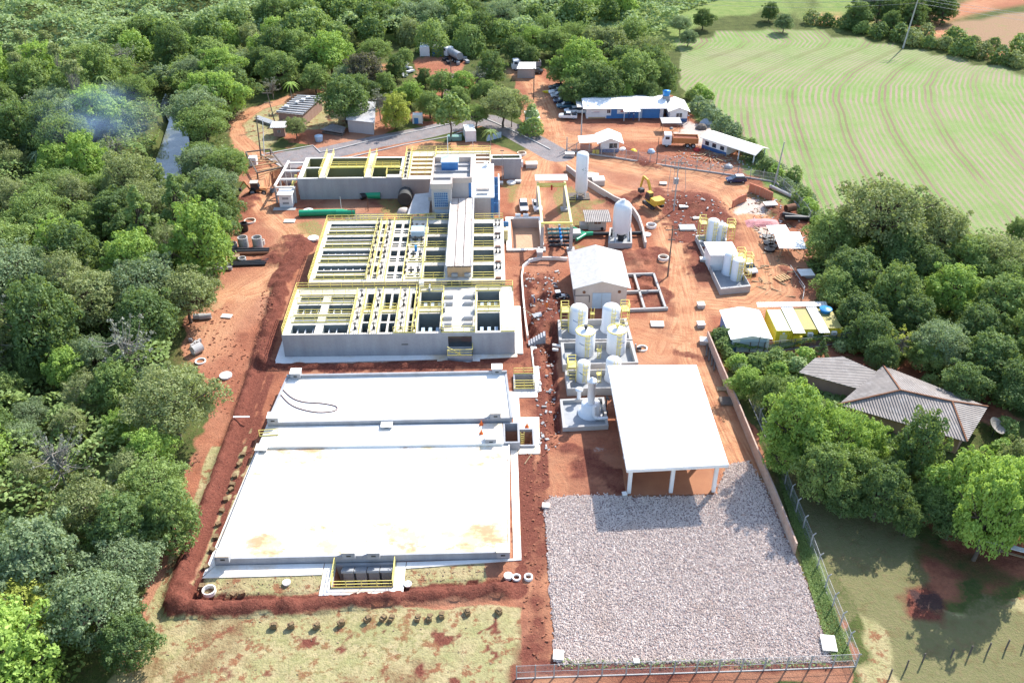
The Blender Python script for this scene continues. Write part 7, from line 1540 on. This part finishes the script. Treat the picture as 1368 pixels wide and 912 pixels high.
pipe(1053,322,7,.3,-62,'pole_concrete','long grey beam lying right of the carpentry shelter'); pipe(1057,322,7,.25,-60,'weathered_wood','brown beam lying beside the grey one')
t = thing('pink_tarpaulin', 'pinkish red tarpaulin heap beside the right track', 'tarpaulin', (*at(1018,299),0)); b = B(); n = 9; vs = []
for i in range(n):
    for j in range(7): u, v_ = i/(n-1)*2-1, j/6*2-1; vs.append((u*3.3, v_*1.7, max(.02,.8*(1-abs(u)**4)*(1-abs(v_)**2.5)+random.uniform(-.08,.08))))
b.add(vs, [(i*7+j,(i+1)*7+j,(i+1)*7+j+1,i*7+j+1) for i in range(n-1) for j in range(6)]); b.build('sheet', 'pink_tarp', t)
for px, py, w_, d, h, l in ((1028,279,2.4,1.6,.3,'white flat slab near the brick walls'),(913,278,1.6,.9,.3,'white slab on the dark earth by the power pole'),(886,246,1.4,.9,.3,'white block near the yard fence on dark earth'),(930,293,1.2,.7,.25,'white slab above the window frame pit'),(936,410,1.1,1.1,.7,'far white concrete cube on the right track'),(936,436,1.1,1.1,.7,'second white concrete cube on the right track'),(940,458,1.2,1.2,.75,'near white concrete cube beside the boundary wall'),(941,350,1.6,1.0,.6,'pale block left of the long basin'),(934,346-20,1.0,.7,.5,'small pale block at the far left of the long basin'),(668,246,1.2,.8,.5,'left small block beside the round lid'),(692,244,1.2,.8,.5,'right small block beside the round lid'),(710,224,2.4,1.6,1.0,'pale boulder block behind the crane frame'),(761,209,2.0,1.0,.8,'white box at the fence corner by the yard'),(786,240,2.2,1.8,1.2,'left white cube of the row along the curved wall'),(792,241,2.2,1.8,1.2,'middle white cube of the row along the curved wall'),(799,246,2.4,2.0,1.3,'right white cube of the row along the curved wall'),(1106,862,1.4,1.9,.5,'white concrete cover at the near right gravel corner'),(746,877,1.0,1.1,.4,'white concrete cover at the near left gravel corner'),(729,677,.8,.7,.4,'small white cover at the far left gravel corner'),(850,884,.5,.5,.3,'tiny white marker in front of the gravel'),(834,663,.5,.5,.6,'small block at the pavilion corner'),(387,296,2.0,1.2,.2,'pale board on the earth left of the long green pipe'),(303,423,1.6,.9,.2,'pale board at the forest edge'),(1076,368,2.4,2.2,.6,'small white cart like box near the right trees'),(878,434,2.0,1.4,.3,'pale board at the foundation grid corner'),(721,345,1.0,1.0,1.6,'white upright box in the trench area')):
    x, y = at(px, py); t = thing('concrete_block', l, 'block', (x, y, max(gz(x, y), 0)), R((px*7) % 20 - 10)); B().bx(-w_/2,-d/2,0,w_/2,d/2,h*.8).build('block', 'pole_concrete', t); B().bx(-w_/2-.04,-d/2-.04,h*.8,w_/2+.04,d/2+.04,h).build('lid', 'white_concrete', t)
t = thing('window_frame', 'pale two pane frame lying flat on dark earth right of the power pole', 'frame', (*at(918,305),0)); B().bx(-1.5,-1.1,0,1.5,1.1,.3).build('rim','pole_concrete',t)
for s in (-.72,.72): B().bx(s-.62,-.9,.3,s+.62,.9,.32).build('pane','steel_grey',t)
# dug sods in a row
for i, (px, py) in enumerate([(366,838),(389,838),(423,838),(456,834),(491,829),(512,828),(523,828),(558,828),(574,827),(590,824),(624,820),(666,819)]):
    b = B(); b.box((0,0,.3),(.75,.5,.5),rz=.2*i); b.box((.1,.05,.6),(.5,.4,.14),rz=.5*i); o = b.build('sod_clump','sod'); o.location = (*at(px, py), 0); tag(o, 'small dug sod clump in the row on the near lawn', 'clump', 'dug sod clumps on the near lawn')
for i, (px, py) in enumerate([(325,608),(320,621),(314,637),(311,648),(309,655),(302,668),(297,683),(292,701),(289,718),(284,735),(276,758),(270,784),(312,795),(324,793)]):
    o = B().box((0,0,.2),(.6,.5,.4),rz=i).build('sod_clump','sod'); o.location = (*at(px, py), 0); tag(o, 'small dark sod clump on the strip beside the big slab', 'clump', 'dark sod clumps beside the big slab')
o = B().bx(-1.1,-.12,0,1.1,.12,.12).build('white_board','white_paint'); o.location = (*at(324,564),.9); tag(o, 'white board bridging the narrow trench left of the slab', 'board')
for k in range(14):
    x, y = at(930+(k*13)%46, 208+(k*7)%14); o = B().box((0,0,.2+.04*(k%3)),(2.2-.1*k%1,.22,.1),rz=k*.9).build('scrap_plank','timber'); o.location = (x,y,0); tag(o, 'loose plank in the timber scrap behind the yard fence', 'plank', 'loose planks behind the yard fence')
for k in range(9):
    x, y = at(590+(k*17)%38, 74+(k*5)%14); o = B().box((0,0,.4),(1.6,.9,.7),rz=k).build('scrap_piece','dark_metal' if k%2 else 'steel_grey'); o.location = (x,y,0); tag(o, 'scrap piece lying around the tanker truck', 'scrap', 'scrap in the forest clearing')
for k in range(5):
    x, y = at(539+(k*3)%11, 82+k*5); o = B().box((0,0,.4),(2.2,1.4,.4),rz=k*1.3,rx=.2).build('white_sheet_scrap','white_paint'); o.location = (x,y,0); tag(o, 'crumpled white sheet in the heap left of the storage boxes', 'sheet', 'white sheets left of the storage boxes')
for px, py, s, l, m_ in ((944,166,2.6,'dark grey sand heap behind the angled shed','grey_tarp'),(937,172,2.2,'brown earth heap beside the grey sand','weathered_wood'),(870,195+8,1.4,'blue covered cart by the yard fence','light_blue'),(846,203,1.3,'yellow cement mixer like bin by the yard fence','container_yellow'),(832,201,1.4,'white bagged material beside the yellow bin','white_paint'),(897,164+8,.7,'small grey drum under the shelter','steel_grey'),(910,187,1.0,'white bin behind the dump truck','white_paint'),(931,201,1.3,'red barrow beside the dump truck','red_paint'),(973,224,1.5,'grey wire heap by the fence','steel_grey'),(612,91,.8,'','timber')):
    if not l: continue
    x, y = at(px, py); b = B(); r_s = random.Random(px); b.lathe((0,0,0), [(s*.62,0),(s*.6,s*.18),(s*.4,s*.42),(s*.1,s*.55)], 9); b.v = [(a*(1+r_s.uniform(-.15,.15)), c_*(1+r_s.uniform(-.15,.15)), d) for a, c_, d in b.v]; b.sm = [False]*len(b.sm)
    o = b.build('material_heap', m_); o.location = (x, y, 0); tag(o, l, 'heap')
# pallets and planks by the containers and wall
t = thing('timber_rack', 'slatted timber rack on the earth above the yellow containers', 'rack', (*at(1048,372),.1), R(28))
for k in range(7): B().bx(-1.8+k*.55,-.9,.2,-1.5+k*.55,.9,.3).build('slat','plank_orange',t)
B().bx(-1.8,-.8,0,1.9,-.65,.2).build('rail','timber',t)
t = thing('guard_wires', 'pair of long pale rails bent around the dug corner above the containers', 'rails'); 
for z in (.35, .8): B().bar((*at(1055,360),z),(*at(1074,388),z),.08).build('rail','steel_grey',t); B().bar((*at(1074,388),z),(*at(1072,402),z),.08).build('rail','steel_grey',t)
for k in range(4): o = B().box((0,0,.2),(.25,3.6-.3*k,.2)).build('lying_post','weathered_wood'); o.location = (*at(944+k*3.4,468+k*7),0); o.rotation_euler.z = R(-14); tag(o, ['farthest','second','third','nearest'][k]+' weathered post lying beside the boundary wall', 'post', 'posts lying beside the boundary wall')
o = B().bx(-.9,-.5,0,.9,.5,.2).build('pale_board','timber'); o.location = (*at(966,520),0); tag(o, 'pale board leaning at the foot of the boundary wall', 'board'); o = B().bx(-1.2,-.9,0,1.2,.9,.3).build('rubble_patch','weathered_wood'); o.location = (*at(973,537),0); tag(o, 'dark rubble pile at the foot of the boundary wall', 'rubble')
t = thing('garden_bench', 'long white topped table under the trees at the right edge', 'table', (*at(1338,733),0), R(-25)); B().bx(-3,-.35,.65,3,.35,.75).build('tabletop','white_paint',t); B().bx(-2.9,-.9,.3,2.9,-.6,.38).build('seat','timber',t)
for s in (-2.5,0,2.5): B().bx(s-.06,-.3,0,s+.06,.3,.65).build('leg','weathered_wood',t)
for px, py, l in ((643,567,'upper left orange cone at the twin pit'),(643,579,'lower left orange cone at the twin pit'),(704,571,'orange cone right of the twin pit')):
    t = thing('traffic_cone', l, 'cone', (*at(px, py, 1.3 if px < 700 else 0), 1.32 if px < 700 else .14), group='orange cones at the twin pit'); B().cyl((0,0,.04),(0,0,.7),.2,.04,n=12).build('cone','orange_plastic',t); B().bx(-.26,-.26,0,.26,.26,.04).build('base','orange_plastic',t)
# ------------------------------------------------------------------ people
def person(px, py, rz, shirt, legs, label, pose='stand', hat='helmet', z=0.0):
    J = {'stand': [((0,0,.95),.15),((0,0,1.2),.15),((0,0,1.42),.14),((0,0,1.52),.06),((0,0,1.66),.095),((.2,0,1.40),.06),((.28,.05,1.12),.045),((.26,.16,.9),.035),((-.2,0,1.40),.06),((-.28,.05,1.12),.045),((-.24,.2,.94),.035),((.1,0,.85),.09),((.11,.02,.48),.065),((.11,0,.08),.045),((.11,.16,.04),.04),((-.1,0,.85),.09),((-.12,-.02,.48),.065),((-.12,-.06,.08),.045),((-.12,.1,.04),.04)],
         'bend': [((0,0,.92),.15),((0,.22,1.08),.15),((0,.44,1.15),.14),((0,.53,1.14),.06),((0,.64,1.14),.095),((.2,.42,1.10),.06),((.25,.5,.85),.045),((.22,.62,.62),.035),((-.2,.42,1.10),.06),((-.25,.5,.85),.045),((-.2,.64,.64),.035),((.1,0,.82),.09),((.13,.08,.46),.065),((.13,-.02,.08),.045),((.13,.14,.04),.04),((-.1,0,.82),.09),((-.14,-.05,.46),.065),((-.14,-.15,.08),.045),((-.14,.02,.04),.04)]}[pose]
    Ed = [(0,1),(1,2),(2,3),(3,4),(2,5),(5,6),(6,7),(2,8),(8,9),(9,10),(0,11),(11,12),(12,13),(13,14),(0,15),(15,16),(16,17),(17,18)]
    me = bpy.data.meshes.new('sk'); me.from_pydata([j[0] for j in J], Ed, []); o = bpy.data.objects.new('sk', me); col.objects.link(o)
    md = o.modifiers.new('s', 'SKIN'); 
    if not me.skin_vertices: o.data.update()
    for i, j in enumerate(J): me.skin_vertices[0].data[i].radius = (j[1], j[1]*.8); 
    me.skin_vertices[0].data[0].use_root = True; o.modifiers.new('u', 'SUBSURF').levels = 1
    dg = bpy.context.evaluated_depsgraph_get(); new = bpy.data.meshes.new_from_object(o.evaluated_get(dg)); bpy.data.objects.remove(o)
    for k in ('skin', shirt, legs, 'rubber'): new.materials.append(MATS[k])
    hy = J[4][0]; hz = J[3][0]
    for p in new.polygons:
        c_ = p.center; d_head = (c_ - Vector(hy)).length < .17; hand = min((c_ - Vector(J[7][0])).length, (c_ - Vector(J[10][0])).length) < .08
        p.material_index = 0 if d_head or hand else (3 if c_.z < .12 else (2 if c_.z < .93 and c_.y < .35 and abs(c_.x) < .24 else 1)); p.use_smooth = True
    new.name = 'person'; r = bpy.data.objects.new('person', new); col.objects.link(r); x, y = at(px, py); r.location = (x, y, max(gz(x, y), 0)+z); r.rotation_euler.z = R(rz)
    if hat: B().lathe((hy[0],hy[1],hy[2]+.03), [(.15,0),(.125,.02),(.115,.09),(.03,.14)], 12).build('helmet', hat, r)
    return tag(r, label, 'person')
person(730,420,160,'cloth_orange','cloth_orange','person in orange overalls standing in the dig left of the silos'); person(714,405,40,'cloth_grey','cloth_blue','person in grey bending over in the dig','bend')
person(840,161,170,'cloth_blue','cloth_blue','left of two people in dark blue at the office door'); person(846,162,190,'cloth_blue','cloth_blue','right of two people in dark blue at the office door'); person(919,164,200,'cloth_orange','cloth_grey','person in an orange vest beside the white hut'); person(384+345-25,404,100,'cloth_grey','cloth_grey','person in pale clothes at the trench kerb') if False else None
# forms and tools in the dig
t = thing('work_cart', 'grey cart with planks in the dig beside the person in orange', 'cart', (*at(722,424),.1), R(20)); B().bx(-1.3,-.6,.4,1.3,.6,.55).build('deck','steel_grey',t); b = B(); b.bar((-1.3,.3,.5),(-2.6,1.2,1.6),.1); b.build('handle','timber',t)
for s in (-.9,.9): wheel(t, s, -.55, .3, .12); wheel(t, s, .55, .3, .12)
for i, (a, c_) in enumerate((((738,464),(749,466)),((738,470),(746,471)))): o = B().bar((*at(*a),.5),(*at(*c_),.5),.3).build('concrete_beam','white_concrete'); tag(o, ["upper","lower"][i]+' small white beam bridging the trench left of the middle basin', 'beam')
o = B().bar((*at(701,620),.08),(*at(716,598),.08),.1).build('lying_lath','timber'); tag(o, 'thin lath lying on the earth right of the twin pit', 'lath')
# thin smoke drifting over the left forest
m, nt_, b_ = new_mat('smoke'); nt_.nodes.remove(b_); pv = nn(nt_, 'ShaderNodeVolumePrincipled'); pv.inputs['Color'].default_value = (.42,.62,.95,1)
tcn = nn(nt_, 'ShaderNodeTexCoord').outputs['Object']; gr = nn(nt_, 'ShaderNodeTexGradient', gradient_type='SPHERICAL'); nt_.links.new(tcn, gr.inputs[0])
dn = math_(nt_, 'MULTIPLY', math_(nt_, 'MULTIPLY', gr.outputs['Fac'], ramp(nt_, noise(nt_, tcn, 1.6, 3, .6), .42, .7)), .07); nt_.links.new(dn, pv.inputs['Density']); nt_.links.new(pv.outputs[0], nt_.nodes['Material Output'].inputs['Volume'])
b = B(); b.lathe((0,0,0), [(.02,-1),(.5,-.86),(.86,-.5),(1,0),(.86,.5),(.5,.86),(.02,1)], 20); MATS['smoke'] = m; o = b.build('smoke', 'smoke'); o.location = (*at(125,150,12), 11); o.scale = (15, 12, 8); tag(o, 'thin blue smoke drifting over the left forest', 'smoke', kind='stuff')
# ------------------------------------------------------------------ camera and light
cd = bpy.data.cameras.new('camera'); cam = bpy.data.objects.new('camera', cd); col.objects.link(cam); sc.camera = cam
cd.sensor_width = 36; cd.lens = 36 * FL / 1368; cd.clip_end = 9000; cd.clip_start = 1
cam.location = (0, 0, CH); cam.rotation_euler = (R(90) - TH, 0, YAW)
w = bpy.data.worlds.new('World'); sc.world = w; w.use_nodes = True
nt = w.node_tree; bg = nt.nodes['Background']; sky = nt.nodes.new('ShaderNodeTexSky'); sky.sky_type = 'NISHITA'
SUN_AZ = math.atan2(.614, .789); SUN_EL = R(41)
sky.sun_disc = False; sky.sun_elevation = SUN_EL; sky.sun_rotation = SUN_AZ
nt.links.new(sky.outputs[0], bg.inputs[0]); bg.inputs[1].default_value = .15
sd = bpy.data.lights.new('sun', 'SUN'); so_ = bpy.data.objects.new('sun', sd); col.objects.link(so_)
sd.energy = 3.7; sd.angle = R(.5); sd.color = (1, .96, .90)
dirv = Vector((math.sin(SUN_AZ) * math.cos(SUN_EL), math.cos(SUN_AZ) * math.cos(SUN_EL), math.sin(SUN_EL)))
so_.rotation_euler = dirv.to_track_quat('Z', 'Y').to_euler()
sc.view_settings.view_transform = 'Standard'; sc.view_settings.look = 'None'; sc.view_settings.gamma = 1; sc.view_settings.exposure = 1.2
sc.cycles.max_bounces = 5; sc.cycles.diffuse_bounces = 3; sc.cycles.transparent_max_bounces = 24; sc.cycles.use_denoising = True
